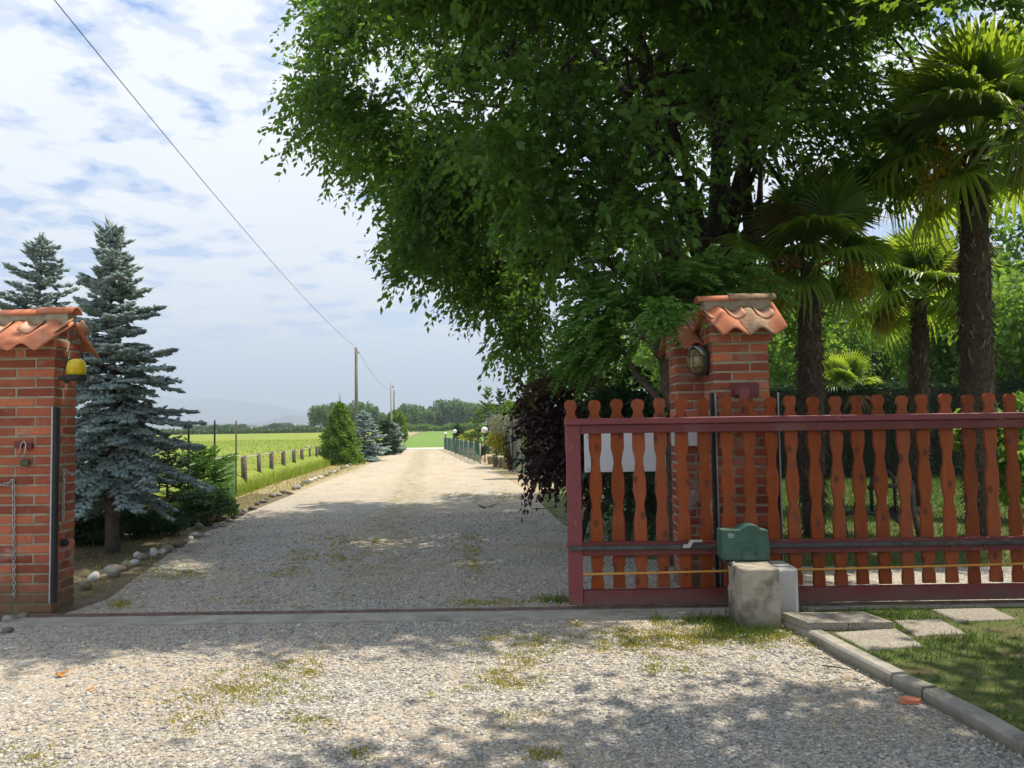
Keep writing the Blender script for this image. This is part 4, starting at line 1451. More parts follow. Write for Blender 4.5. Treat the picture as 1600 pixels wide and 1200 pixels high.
lobe_c = np.concatenate([lobe_c, extra]); rl = np.concatenate([rl, np.where(np.arange(len(extra)) < len(extra) - 14, .82, .56)]); NLOBE += len(extra)
kk = np.repeat(np.arange(NLOBE), np.maximum(6, (34 * (rl / .75) ** 2).astype(int)))
NC = len(kk)
C = lobe_c[kk] + rvec(NC) * (rng.uniform(0, 1, NC) ** .45 * rl[kk])[:, None] * np.array([1, 1, .78])
z = C[:, 2]
rho = np.hypot(C[:, 0] - TC[0], (C[:, 1] - TC[1]) / .99)
a = np.arctan2((C[:, 1] - TC[1]) / .99, C[:, 0] - TC[0])
hole = np.sin(1.7 * C[:, 0] + .3) * np.sin(1.9 * C[:, 1] + 1) * np.sin(2.1 * C[:, 2] + .5)
keep = hole < .62
inner = rho < tree_R(z, a) * .55
keep &= ~(inner & (z < 4.6) & (rng.uniform(size=NC) < .70))
keep &= ~((z < 2.6) & (rho < 2.2))
cpx = 800 + F * C[:, 0] / C[:, 1]; cpy = 656 - F * (C[:, 2] - H) / C[:, 1]
keep &= ~((C[:, 1] < 9.9) & (((cpx > 1090) & (cpy > 285)) | ((cpx > 1365) & (cpy > 10))))
keep &= ~((cpx > 1150) & (cpy > 290) & (rng.uniform(size=NC) < .95))
keep &= ~((C[:, 0] > 5.6) & (C[:, 1] < 13) & (C[:, 2] < 8) & (rng.uniform(size=NC) < .6))
keep &= ~((C[:, 0] > 5.15) & (C[:, 0] < 9) & (C[:, 1] > 7.6) & (C[:, 1] < 10.6) & (C[:, 2] > 5.2))
keep &= ~((cpx > 850) & (cpy > 405) & (cpx < 1200))
keep &= ~((cpx > 880) & (cpx < 1340) & (cpy > 120) & (cpy < 400) & (rng.uniform(size=NC) < .32))
keep &= ~((C[:, 0] > 4.6) & (C[:, 1] > 10.3) & (rng.uniform(size=NC) < .85))
keep &= ~((np.abs(cpx - 1250) < 60) & (np.abs(cpy - 235) < 50) & (rng.uniform(size=NC) < .9))
keep &= ~((cpx < 640) & (cpy > 440) & (cpy < 1200))
C = C[keep]; rhoK = rho[keep]
out_d = nrm(C - np.array([TC[0], TC[1], 4.5]))
# secondary branches
q = M()
sec = []
for k in range(150):
    p, r0 = bp[rb.randrange(len(bp))]
    near_ = C[((C - np.array(tuple(p))) ** 2).sum(1) < 9.0]
    if len(near_) == 0:
        continue
    e = Vector(near_[rb.randrange(len(near_))])
    if (e - p).length > 3.4:
        continue
    m1 = p.lerp(e, .35) + Vector((rb.uniform(-.2, .2), rb.uniform(-.2, .2), .15))
    m2 = p.lerp(e, .7) + Vector((rb.uniform(-.2, .2), rb.uniform(-.2, .2), .2))
    rr0 = min(.045, r0 * .7)
    q.tube([p, m1, m2, e], [rr0, rr0 * .7, rr0 * .45, .006], 6, cap=False)
    sec += [m1, m2, e]
for p, r in bp:
    sec.append(p)
sec_np = np.array([tuple(p) for p in sec])

# thin twigs from each clump to the nearest branch point
tw = M()
sel = rng.permutation(len(C))[:1700]
for i in sel:
    c = C[i]
    j = np.argmin(((sec_np - c) ** 2).sum(1))
    p = Vector(sec_np[j]); e = Vector(c)
    if (p - e).length > 2.2:
        continue
    tw.tube([p, p.lerp(e, .55) + Vector((0, 0, .10)), e], [.010, .006, .003], 3, cap=False)
tag(loc(q.to('branches', M_bark, tree), tl), kind='stuff')
tag(loc(tw.to('twigs', M_bark_mid, tree), tl), kind='stuff')


def sprays(cs, od, ln, nl=11, leaf=.10):
    """drooping shoots with alternate leaves: points, directions, lengths of the leaves"""
    n = len(cs)
    d0 = nrm(od * .55 + rvec(n) * .8 + np.array([0, 0, .12]))
    side = nrm(np.cross(d0, np.array([0, 0, 1.0]) + rng.normal(size=(n, 3)) * .3))
    P_ = []; D_ = []
    for k in range(nl):
        t = .12 + .88 * k / (nl - 1)
        q_ = cs + d0 * (ln * t)[:, None] + np.array([0, 0, -1]) * (ln * .75 * t * t)[:, None]
        s_ = (-1) ** k * (0 if k == nl - 1 else 1)
        P_.append(q_ + rng.normal(size=(n, 3)) * .012)
        D_.append(nrm(side * (s_ * .75) + d0 * .55 + np.array([0, 0, -.62]) + rng.normal(size=(n, 3)) * .28))
    return np.concatenate(P_), np.concatenate(D_)


NS = 8
cc = np.repeat(C, NS, 0); od = np.repeat(out_d, NS, 0)
n = len(cc)
cc = cc + rng.normal(size=(n, 3)) * np.array([.15, .15, .12])
p, d = sprays(cc, od, rng.uniform(.20, .38, n))
n = len(p)
L = rng.uniform(.055, .125, n)
# the leaves that show largest become leaves of their own
px_ = 800 + F * p[:, 0] / p[:, 1]; py_ = 662 - F * (p[:, 2] - H) / p[:, 1]
vis = (px_ > 0) & (px_ < 1600) & (py_ > 0) & (p[:, 1] > 3)
dist = np.where(vis, np.linalg.norm(p - np.array([0, 0, H]), axis=1), 99)
near = np.argsort(dist)[:250]
msk = np.ones(n, bool); msk[near] = False
V, Fc = kite(p[msk], d[msk], L[msk], L[msk] * rng.uniform(.44, .60, msk.sum()))
V = V - np.array([TC[0], TC[1], 0])
tag(link('crown', npmesh('crown', V, Fc, L_tree), None, tree), kind='stuff')
leaf_me = M().add([(0, 0, 0), (.2, .22, .03), (.5, .29, .04), (1, 0, -.03), (.5, -.29, .04), (.2, -.22, .03), (.5, 0, 0)],
                  [(0, 6, 2, 1), (6, 3, 2), (0, 5, 4, 6), (6, 4, 3)]).mesh('leaf', L_tree)
for i in near:
    o = link('leaf', leaf_me, None, tree)
    o.location = Vector(p[i]) - base
    o.rotation_euler = Vector(d[i]).to_track_quat('X', 'Z').to_euler()
    o.rotation_euler.rotate_axis('X', rng.uniform(0, 6.28))
    o.scale = (L[i],) * 3

# ---------------------------------------------------------------- maple beside the camera (shades the near gravel)
maple = thing('maple_tree', 'maple at the right edge reaching in with large sunlit leaves', 'tree', (6.9, 2.6, 0))
ml = (6.9, 2.6, 0)
mb = Vector(ml)
loc(M().tube([mb + Vector((0, 0, -.1)), mb + Vector((0, 0, .3)), mb + Vector((-.1, 0, 1.6)), mb + Vector((-.25, -.05, 3.2)), mb + Vector((-.6, -.1, 5.0))], [.24, .17, .14, .11, .05], 12).to('trunk', M_bark_mid, maple), ml)
for az, rise, hl in ((150, 2.4, 3.6), (175, 2.9, 3.9), (205, 2.5, 3.8), (120, 2.2, 3.2), (235, 2.4, 3.4), (60, 2.4, 2.6), (-40, 2.4, 2.6), (0, 2.6, 2.6)):
    d_ = Vector((math.cos(R(az)), math.sin(R(az)), 0))
    pts = [mb + Vector((-.2, 0, 2.6)) + d_ * (hl * t) + Vector((0, 0, rise * (1 - (1 - t) ** 1.7))) for t in np.linspace(0, 1, 6)]
    loc(M().tube(pts, [.075, .06, .045, .03, .02, .008], 7).to('limb', M_bark_mid, maple), ml)
NCm = 2300
u = rvec(NCm) * (rng.uniform(0, 1, NCm) ** .4)[:, None]
Cm = np.array([4.25, 1.95, 5.6]) + u * np.array([3.9, 2.9, 1.3])
hole = np.sin(2.1 * Cm[:, 0] + .9) * np.sin(2.3 * Cm[:, 1] + .4)
Cm = Cm[hole < .45]
cc = np.repeat(Cm, 26, 0); n = len(cc)
p = cc + rng.normal(size=(n, 3)) * np.array([.26, .26, .16])
Cm2 = np.array([6.3, 4.2, 6.0]) + rvec(260) * (rng.uniform(0, 1, 260) ** .4)[:, None] * np.array([2.0, 1.6, .9])  # second crown blob, added above the frame to shade the lawn corner
cc2 = np.repeat(Cm2, 26, 0)
p = np.concatenate([p, cc2 + rng.normal(size=(len(cc2), 3)) * np.array([.26, .26, .16])])
ok = ~((p[:, 2] - H < .60 * p[:, 1]) & (p[:, 0] < .75 * p[:, 1]) & (p[:, 1] > .3))
p = p[ok]; n = len(p)
V, Fc = kite(p, nrm(rvec(n) + np.array([0, 0, -.35])), rng.uniform(.10, .16, n), rng.uniform(.09, .13, n))
tag(link('crown', npmesh('crown', V - np.array(ml), Fc, L_maple), None, maple), kind='stuff')
lob = []
for k, (r_, a_) in enumerate(((.06, 180), (.42, 150), (.62, 118), (.40, 100), (.78, 72), (.95, 62), (.52, 38), (1.0, 14), (1.22, 0), (1.0, -14), (.52, -38), (.95, -62), (.78, -72), (.40, -100), (.62, -118), (.42, -150))):
    lob.append((r_ * math.cos(R(a_)), r_ * math.sin(R(a_)), .06 * math.cos(R(a_ * 3))))
vs = [(0, 0, 0.05)] + lob
ml_me = M().add(vs, [(0, k, k % 16 + 1) for k in range(1, 17)]).mesh('leaf', L_maple)
twm = M()
spots = []
for (x0, y0, w, h, n, Y) in ((1565, 250, 60, 60, 22, 4.4), (1480, 12, 70, 22, 14, 4.9), (1580, 30, 40, 40, 12, 4.6), (1360, 50, 45, 45, 14, 5.6), (1600, 330, 30, 40, 7, 4.3), (1590, 150, 26, 40, 6, 4.2)):
    hub = P(x0 + w * .9, y0 - h * 1.6, Y + .1)
    root_p = Vector((4.6 + rng.uniform(-.3, .3), 3.9, 4.9))
    twm.tube([root_p, root_p.lerp(hub, .6) + Vector((0, 0, .25)), hub], [.014, .010, .006], 5, cap=False)
    ns = max(2, n // 6)
    for j in range(ns):
        e = P(x0 + (rng.uniform(-1.1, .6)) * w, y0 + rng.uniform(-.4, .9) * h, Y + rng.normal() * .10)
        m1 = hub.lerp(e, .5) + Vector((rng.normal() * .03, rng.normal() * .03, .06))
        twm.tube([hub, hub.lerp(m1, .5) + Vector((0, 0, .02)), m1, m1.lerp(e, .5) + Vector((0, 0, .015)), e], [.005, .004, .0035, .003, .0015], 4, cap=False)
        for k in range(max(3, n // ns)):
            u = (k + .6) / max(3, n // ns)
            at = (hub.lerp(m1, u * 2) if u < .5 else m1.lerp(e, u * 2 - 1))
            c = at + Vector((rng.normal() * .055, rng.normal() * .05, -.025 + rng.normal() * .03))
            twm.tube([at, at.lerp(c, .5) + Vector((0, 0, .008)), c], [.0016, .0014, .0012], 3, cap=False)
            o = link('leaf', ml_me, None, maple)
            o.location = c - mb
            o.rotation_euler = (rng.normal() * .35, rng.uniform(.0, .7), rng.uniform(0, 6.28))
            o.scale = (rng.uniform(.040, .062),) * 3
tag(loc(twm.to('twigs', M_bark_mid, maple), ml), kind='stuff')


# ---------------------------------------------------------------- fan palms
def frond_mesh(pl, bl, n, span, droop, seedk):
    r_ = random.Random(seedk)
    q = M()
    q.tube([(0, 0, 0), (pl * .5, 0, .03), (pl, 0, 0)], [.016, .010, .008], 5, cap=False)
    for k in range(n):
        t = -1 + 2 * k / (n - 1)
        a_ = span * t
        l = bl * (1 - .22 * abs(t) ** 2) * r_.uniform(.93, 1.05)
        d_ = Vector((math.cos(a_), math.sin(a_), .10 * abs(t)))
        s_ = Vector((-math.sin(a_), math.cos(a_), 0))
        w = bl * .052
        dz = droop * r_.uniform(.6, 1.5)
        o = Vector((pl, 0, 0))
        rows = []
        for (u, ww, z_) in ((.04, .35, 0), (.45, 1.0, .01), (.78, .7, -dz * .35), (1.0, .06, -dz)):
            c = o + d_ * (l * u) + Vector((0, 0, z_ * bl + .03 * math.sin(u * 3)))
            rows.append((c - s_ * w * ww + Vector((0, 0, .012 * ww)), c - Vector((0, 0, .010 * ww)), c + s_ * w * ww + Vector((0, 0, .012 * ww))))
        vs = [p for r3 in rows for p in r3]
        f = []
        for i in range(3):
            for j in (0, 1):
                f.append((3 * i + j, 3 * i + j + 1, 3 * i + j + 4, 3 * i + j + 3))
        q.add(vs, f)
    return q.mesh('frond', L_palm)


F_MES = [frond_mesh(.55, .55, 34, 2.35, .10, 1), frond_mesh(.50, .58, 36, 2.2, .30, 2), frond_mesh(.60, .50, 30, 2.5, .55, 3)]


def palm(label, px, py_base, py_crown, seedk, nf=28, scale=1.0, tr=.16, lean=0.0, flowers=3, base_xy=None, Yc=None, pale=False):
    r_ = random.Random(seedk)
    b = G(px, py_base) if base_xy is None else Vector((*base_xy, 0))
    top = P(px if Yc is None else Yc, py_crown, b.y)
    t = thing('fan_palm', label, 'palm', b, 0, 'fan palms on the lawn')
    hgt = top.z - .15
    lx = top.x - b.x
    pts = [Vector((lx * (k / 10) ** 1.2, 0, hgt * k / 10 - (.1 if k == 0 else 0))) for k in range(11)]
    rad = [tr * (.85 + .25 * math.sin(PI * min(1, k / 9)) + r_.uniform(-.04, .04)) for k in range(11)]
    rad[-1] *= .7
    M().tube(pts, rad, 14).to('trunk', M_fibre, t)
    # leaf scars and hanging fibre
    q = M(); fib_p = []; fib_d = []
    nsc = int(90 * hgt / 3)
    for k in range(nsc):
        u = r_.uniform(.04, .97); a_ = r_.uniform(0, 2 * PI)
        i = min(9, int(u * 10)); c = pts[i].lerp(pts[i + 1], u * 10 - i)
        rr = rad[i] * .98
        dd = Vector((math.cos(a_), math.sin(a_), 0)); s_ = Vector((-dd.y, dd.x, 0)) * r_.uniform(.007, .018)
        l = r_.uniform(.05, .12); tw_ = r_.uniform(-.06, .06)
        p0 = c + dd * rr; p1 = c + dd * (rr + r_.uniform(.012, .035)) + Vector((0, 0, l)) + s_ * tw_ * 8
        tk = Vector((-dd.y, dd.x, 0)) * r_.uniform(-.05, .05); p1 = p1 + tk; k1 = r_.uniform(.15, .7)
        q.add([p0 - s_, p0 + s_, p1 + s_ * k1, p1 - s_ * k1, p0 - s_ - dd * .03, p0 + s_ - dd * .03, p1 + s_ * k1 - dd * .03, p1 - s_ * k1 - dd * .03],
              [(0, 1, 2, 3), (4, 7, 6, 5), (0, 4, 5, 1), (1, 5, 6, 2), (2, 6, 7, 3), (3, 7, 4, 0)])
    tag(q.to('leaf_scars', M_scar, t), kind='stuff')
    nfb = int(1500 * hgt / 3)
    us = rng.uniform(.02, 1, nfb); aa = rng.uniform(0, 2 * PI, nfb)
    ii = np.minimum(9, (us * 10).astype(int))
    P0 = np.array([tuple(x) for x in pts]); RR = np.array(rad)
    cpos = P0[ii] + (P0[ii + 1] - P0[ii]) * (us * 10 - ii)[:, None]
    dd = np.stack([np.cos(aa), np.sin(aa), np.zeros(nfb)], 1)
    pp = cpos + dd * (RR[ii] * .97)[:, None]
    ddn = nrm(dd * .55 + rng.normal(size=(nfb, 3)) * .25 + np.array([0, 0, -.9]))
    V, Fc = kite(pp, ddn, rng.uniform(.05, .14, nfb), rng.uniform(.006, .020, nfb))
    tag(link('fibre', npmesh('fibre', V, Fc, M_straw), None, t), kind='stuff')
    cr = Vector((lx, 0, hgt))
    for k in range(nf):
        u = k / (nf - 1)
        az = 2.4 * k + r_.uniform(-.3, .3)
        el = R(84 - 118 * u ** 1.0 + r_.uniform(-8, 8))
        o = link('frond', F_MES[0 if u < .35 else (1 if u < .7 else 2)], None, t)
        o.location = cr + Vector((math.cos(az), math.sin(az), 0)) * .05 + Vector((0, 0, .12 * (1 - u)))
        o.rotation_euler = Matrix.Rotation(az, 3, 'Z').to_4x4().to_3x3().to_euler()
        m_ = Matrix.Rotation(az, 3, 'Z') @ Matrix.Rotation(-el, 3, 'Y') @ Matrix.Rotation(r_.uniform(-.5, .5), 3, 'X')
        o.rotation_euler = m_.to_euler()
        s_ = scale * r_.uniform(.85, 1.12)
        o.scale = (s_, s_, s_)
    # drooping yellow flower clusters on orange stalks
    for k in range(flowers):
        az = [PI * 1.12, -.35, PI * .6, -PI * .45, 2.6][k % 5] + r_.uniform(-.2, .2)
        d_ = Vector((math.cos(az), math.sin(az), 0))
        ln = .42 * scale
        pts2 = [cr + Vector((0, 0, -.05)) + d_ * .1, cr + d_ * (.1 + ln * .5) + Vector((0, 0, .02)), cr + d_ * (.1 + ln) + Vector((0, 0, -.05)), cr + d_ * (.13 + ln * 1.15) + Vector((0, 0, -.34 * scale))]
        fc = M().tube(pts2, [.022, .02, .015, .008], 6).to('flower_stalk', M_stalk, t)
        nfl = 640
        tt_ = rng.uniform(.35, 1, nfl)
        A_ = np.array([tuple(pts2[1]), tuple(pts2[2]), tuple(pts2[3])])
        seg = np.minimum((tt_ * 2).astype(int), 1)
        cpos = A_[seg] + (A_[seg + 1] - A_[seg]) * (tt_ * 2 - seg)[:, None]
        hang = rng.normal(size=(nfl, 3)) * np.array([.07, .07, .07]) * scale + np.array([0, 0, -1]) * (rng.uniform(0, .16, nfl) * scale)[:, None]
        pp = cpos + hang
        V, Fc = kite(pp, nrm(rvec(nfl) * .7 + np.array([0, 0, -.8])), rng.uniform(.035, .075, nfl) * scale, .015 * scale)
        fl = tag(link('flower_cluster', npmesh('flower_cluster', V, Fc, L_flower), None, t), kind='stuff')
    return t


palm('tall fan palm with thick fibrous trunk at the right edge', 1532, 838, 218, 3, nf=34, scale=1.28, tr=.155, flowers=4, Yc=1520)
palm('fan palm just right of the tiled pillar behind the gate', 1272, 838, 392, 5, nf=30, scale=.96, tr=.13, flowers=3, Yc=1262)
palm('dark-trunked fan palm between the two thicker palms', 1437, 792, 452, 8, nf=28, scale=1.0, tr=.12, flowers=1)
palm('small pale-trunked fan palm in front of the clipped hedge', 1325, 745, 605, 9, nf=20, scale=.85, tr=.10, flowers=2)

# ---------------------------------------------------------------- clipped hedge
def hedge(name, label, x0, x1, y0, y1, z1, n, m, L=.07):
    t = thing(name, label, 'hedge', ((x0 + x1) / 2, y0, 0))
    c = ((x0 + x1) / 2, y0, 0)
    loc(M().box(x0 + .1, x1 - .1, y0 + .1, y1 - .1, 0, z1 - .1).to('branch_core', M_bark, t), c)
    k = rng.uniform(size=n)
    x = rng.uniform(x0, x1, n); y = rng.uniform(y0, y1, n); z_ = rng.uniform(0.02, z1, n)
    fr = k < .6; tp = (k >= .6) & (k < .88)
    y = np.where(fr, y0 + np.abs(rng.normal(0, .05, n)), y); z_ = np.where(tp, z1 - np.abs(rng.normal(0, .05, n)), z_)
    x = np.where(k >= .88, np.where(rng.uniform(size=n) < .5, x0, x1) + rng.normal(0, .05, n), x)
    p = np.stack([x, y, z_ + .05 * np.sin(x * 2.3) * (z_ / z1)], 1)
    V, Fc = kite(p, nrm(rvec(n) + np.array([0, -.6, .2])), rng.uniform(.7, 1.2, n) * L, L * .5)
    tag(link('leaves', npmesh('leaves', V - np.array(c), Fc, m), None, t), kind='stuff')
    return t


hedge('clipped_hedge', 'dark clipped hedge along the far side of the lawn', 5.0, 13.5, 17.6, 19.0, 2.12, 30000, L_hedge)


# ---------------------------------------------------------------- bushes and garden trees
def lump(n, c, rad, lumps=7, r=.45, hollow=.5, seedk=0):
    """points in the outer part of a cluster of overlapping balls"""
    g = np.random.default_rng(seedk)
    c = np.array(c, float); rad = np.array(rad, float)
    lc = nrm(g.normal(size=(lumps, 3))) * (g.uniform(.3, .75, lumps))[:, None]
    k = g.integers(0, lumps, n)
    u = nrm(g.normal(size=(n, 3))) * (g.uniform(hollow, 1, n) ** .6)[:, None] * (r * g.uniform(.7, 1.15, lumps))[k][:, None]
    return c + (lc[k] + u) * rad


def bush(name, label, cat, base, parts, m, L, W, down=-.3, trunk=None, tm=None, group=None):
    t = thing(name, label, cat, base, 0, group)
    bl = tuple(base)
    if trunk:
        for tk in trunk:
            loc(M().tube(tk[0], tk[1], 8).to('trunk' if len(tk) < 3 else tk[2], tm or M_bark, t), bl)
    for (pp, mm, dd) in parts:
        n = len(pp)
        V, Fc = kite(pp, nrm(rvec(n) + np.array([0, 0, dd])), rng.uniform(.7, 1.3, n) * L, rng.uniform(.8, 1.2, n) * W)
        tag(link('foliage', npmesh('foliage', V - np.array(bl), Fc, mm), None, t), kind='stuff')
    return t


# wisteria-like climber beside the back pillar: feathery compound leaves
def feathers(cs, od, ln, m_, nleaf=11):
    """compound leaves: a drooping rib with paired leaflets"""
    n = len(cs)
    d0 = nrm(od + rvec(n) * .55 + np.array([0, 0, .15]))
    ts = np.linspace(.15, 1, nleaf)
    P_ = []; D_ = []; S_ = []
    side = nrm(np.cross(d0, np.array([0, 0, 1.0]) + rng.normal(size=(n, 3)) * .15))
    ln = np.broadcast_to(np.asarray(ln, float), (n,))
    for k, t in enumerate(ts):
        base_ = cs + d0 * (ln * t)[:, None] + np.array([0, 0, -1]) * (ln * .55 * t * t)[:, None]
        for s in (-1, 1):
            P_.append(base_); D_.append(nrm(side * s + d0 * .55 + np.array([0, 0, -.35]) + rng.normal(size=(n, 3)) * .12)); S_.append(ln * .30 * (1 - .35 * t))
    return kite(np.concatenate(P_), np.concatenate(D_), np.concatenate(S_), np.concatenate(S_) * .36)


wb = Vector((1.52, 7.35, 0))
t = thing('wisteria', 'large green climber with feathery leaves and a twisted grey trunk beside the pillars', 'shrub', wb)
def wtube(pts, rad, nm):
    loc(M().tube(pts, rad, 9).to(nm, M_bark_mid, t), wb)
wtube([wb + Vector((.02, 0, -.1)), P(1052, 780, 7.35), P(1050, 700, 7.3), P(1060, 645, 7.3), P(1041, 610, 7.3), P(1040, 570, 7.3), P(1030, 530, 7.3)], [.085, .07, .06, .055, .055, .05, .04], 'trunk')
wtube([P(1060, 645, 7.3), P(1030, 625, 7.4), P(990, 580, 7.4), P(960, 520, 7.4)], [.045, .036, .03, .015], 'limb')
wtube([P(1040, 570, 7.3), P(1010, 528, 7.2), P(960, 515, 7.1), P(900, 510, 7.1)], [.035, .03, .02, .01], 'limb')
wtube([P(1040, 570, 7.3), P(1070, 500, 7.2), P(1130, 455, 7.0)], [.035, .025, .01], 'limb')
cs = np.concatenate([lump(520, tuple(P(1000, 492, 7.3)), (.68, .70, .55), 9, .5, .3, 1), lump(360, tuple(P(1110, 452, 7.2)), (.72, .6, .26), 7, .5, .3, 2), lump(170, tuple(P(932, 535, 7.5)), (.34, .5, .36), 5, .5, .3, 3), lump(60, tuple(P(1032, 490, 6.25)), (.20, .14, .08), 5, .5, .3, 4)])
od = nrm(cs - np.array(tuple(P(1010, 520, 7.3))))
V, Fc = feathers(cs, od, rng.uniform(.18, .32, len(cs)), L_wist)
tag(link('foliage', npmesh('foliage', V - np.array(tuple(wb)), Fc, L_wist), None, t), kind='stuff')
q = M()
for k in range(26):
    c = P(rng.uniform(880, 1170), rng.uniform(410, 540), 6.9 + rng.uniform(-.2, .4)); c2 = c + Vector((rng.uniform(-.35, .35), rng.uniform(-.2, .1), rng.uniform(-.1, .35)))
    q.tube([c, c.lerp(c2, .5) + Vector((0, 0, .05)), c2], [.006, .004, .002], 4, cap=False)
tag(loc(q.to('stems', M_bark_mid, t), wb), kind='stuff')

def spray_foliage(t, base, cs, m, ln, leaf, wr=.55, nl=9, down=.15):
    od = nrm(cs - np.array([base[0], base[1], 1.0]))
    p_, d_ = sprays(cs, nrm(od + np.array([0, 0, down])), rng.uniform(.6, 1.2, len(cs)) * ln, nl)
    n_ = len(p_)
    L_ = rng.uniform(.6, 1.3, n_) * leaf
    V, Fc = kite(p_, d_, L_, L_ * wr)
    tag(link('foliage', npmesh('foliage', V - np.array(tuple(base)), Fc, m), None, t), kind='stuff')


b = Vector((1.15, 8.1, 0))
t = bush('green_shrub', 'dark green leafy shrub behind the first pickets of the gate', 'shrub', b, [], None, .085, .045,
         trunk=[([b + Vector((0, 0, -.05)), b + Vector((.05, 0, .6)), b + Vector((0, 0, 1.3))], [.04, .03, .015])], tm=M_bark_mid)
cs = np.concatenate([lump(620, tuple(P(1000, 650, 7.9)), (.62, .5, .72), 12, .42, .3, 5), lump(200, tuple(P(1010, 760, 7.9)), (.5, .4, .35), 6, .45, .3, 6)])
spray_foliage(t, b, cs, L_darkbush, .24, .085)

b = Vector((.62, 8.6, 0))
t = bush('plum_shrub', 'dark purple-leaved shrub hanging over the drive edge beside the gate post', 'shrub', b, [], None, .07, .042,
         trunk=[([b + Vector((0, 0, -.05)), b + Vector((.05, 0, .5)), b + Vector((0, 0, 1.2))], [.05, .04, .02]), ([b + Vector((.08, 0, -.05)), b + Vector((.25, 0, .6)), b + Vector((.4, 0, 1.4))], [.035, .03, .015])])
cs = np.concatenate([lump(880, tuple(P(920, 678, 8.5)), (.56, .62, .72), 16, .36, .2, 7), lump(120, tuple(P(862, 725, 8.5)), (.26, .4, .26), 6, .42, .2, 8), lump(170, tuple(P(842, 655, 8.8)), (.30, .4, .30), 6, .42, .2, 9)])
spray_foliage(t, b, cs, L_plum, .26, .072)
cs = np.concatenate([lump(150, tuple(P(895, 592, 8.6)), (.50, .5, .34), 7, .5, .3, 10), lump(80, tuple(P(850, 605, 8.9)), (.3, .4, .30), 5, .5, .3, 12)])
spray_foliage(t, b, cs, L_plum_top, .26, .075, down=.5)

# tall slim clipped shrub and the pale twiggy tree seen past the plum
b = Vector((.52, 19.5, 0))
u = rvec(2600) * (rng.uniform(.75, 1, 2600))[:, None]
pp = np.array([b.x, b.y, 1.55]) + u * np.array([.30, .30, 1.15])
bush('clipped_column', 'clipped green column-shaped shrub rising behind the purple shrub', 'shrub', b, [(pp, L_cyp, .4)], None, .07, .035, trunk=[([b, b + Vector((0, 0, 1))], [.05, .03])])

# garden trees beyond the hedge: three kinds, copied
def tree_proto(name, label, h, rw, n, m, L, W, seedk, cat='tree', group=None, trunk_m=None, lumps=16, tz=.25, fork=True):
    root = thing(name, label, cat, (0, 0, 0), 0, group)
    r_ = random.Random(seedk)
    M().tube([(0, 0, -.1), (.02, 0, h * .2), (0, .03, h * .45), (.03, 0, h * .75)], [h * .026, h * .02, h * .015, h * .006], 8).to('trunk', trunk_m or M_bark_mid, root)
    if fork:
        for k in range(6):
            a_ = k * 1.05 + r_.uniform(0, .5)
            z0 = h * r_.uniform(.25, .5)
            M().tube([(0, 0, z0), (rw * .35 * math.cos(a_), rw * .35 * math.sin(a_), z0 + h * .14), (rw * .7 * math.cos(a_), rw * .7 * math.sin(a_), z0 + h * .22)], [h * .010, h * .007, h * .002], 5, cap=False).to('limb', trunk_m or M_bark_mid, root)
    c = (0, 0, h * (tz + (1 - tz) / 2))
    pp = lump(n, c, (rw, rw, h * (1 - tz) / 2), lumps, .46, .25, seedk)
    V, Fc = kite(pp, nrm(rvec(n) + np.array([0, 0, -.35])), rng.uniform(.7, 1.3, n) * L, rng.uniform(.8, 1.2, n) * W)
    tag(link('crown', npmesh('crown', V, Fc, m), None, root), kind='stuff')
    return root


def copy_tree(root, loc_, rz, s=(1, 1, 1), label=None):
    r_ = root.copy(); COL.objects.link(r_)
    r_.location = loc_; r_.rotation_euler = (0, 0, rz); r_.scale = s
    if label: r_['label'] = label
    for ch in list(root.children):
        c = ch.copy(); COL.objects.link(c); c.parent = r_
        for g_ in ch.children:
            d = g_.copy(); COL.objects.link(d); d.parent = c
    return r_


gp0 = 'sunlit garden trees beyond the hedge'
protos = [tree_proto('garden_tree', 'x', 6.2, 2.3, 7000, L_bright, .20, .12, 21, group=gp0, tz=.12), tree_proto('garden_tree', 'x', 5.2, 1.9, 5600, L_bright, .17, .11, 22, group=gp0, tz=.1),
          tree_proto('garden_tree', 'x', 7.4, 2.7, 9500, L_tree, .19, .12, 23, group=gp0, tz=.15)]
spots = [(0, 5.6, 24.5, .0, 'bright green garden tree seen through the gap right of the tiled pillar'), (1, 8.0, 22.5, 1.0, 'bright green tree over the hedge between the first two thick palms'),
         (2, 10.2, 27.0, 2.0, 'taller dark green tree behind the hedge beside the small palm'), (0, 12.2, 21.5, 3.0, 'bright yellow-green tree between the dark-trunked palm and the tall palm'),
         (1, 12.1, 18.3, 4.2, 'bright leafy tree right of the tall palm at the right edge'), (2, 16.0, 26.0, 5.0, 'tall green tree at the far right behind the tall palm'), (0, 14.2, 30.0, 1.4, 'pale green tree farthest back beyond the hedge'),
         (1, 3.2, 27.5, 2.4, 'garden tree mostly hidden behind the brick pillars'), (2, 7.2, 33.0, .4, 'green tree far behind the palm next to the pillar'), (2, 14.9, 21.6, 2.2, 'tall tree closing the view at the right frame edge'), (1, 14.6, 19.4, 3.3, 'low bright tree past the right end of the hedge')]
used = set()
for k, x, y, rz, lab in spots:
    if k not in used:
        r_ = protos[k]; r_.location = (x, y, 0); r_.rotation_euler = (0, 0, rz); r_['label'] = lab; used.add(k)
    else:
        r_ = copy_tree(protos[k], (x, y, 0), rz, (random.uniform(.9, 1.12),) * 3, lab)

# broad bright bush right of the tall palm
b = Vector((6.5, 10.2, 0))
pp = lump(1900, (b.x, b.y, .95), (.7, .6, .85), 9, .45, .3, 31)
bush('bright_bush', 'bright yellow-green bush behind the gate at the right edge', 'shrub', b, [(pp, L_bright, -.2)], None, .12, .085, trunk=[([b, b + Vector((.05, 0, .8))], [.03, .015])])

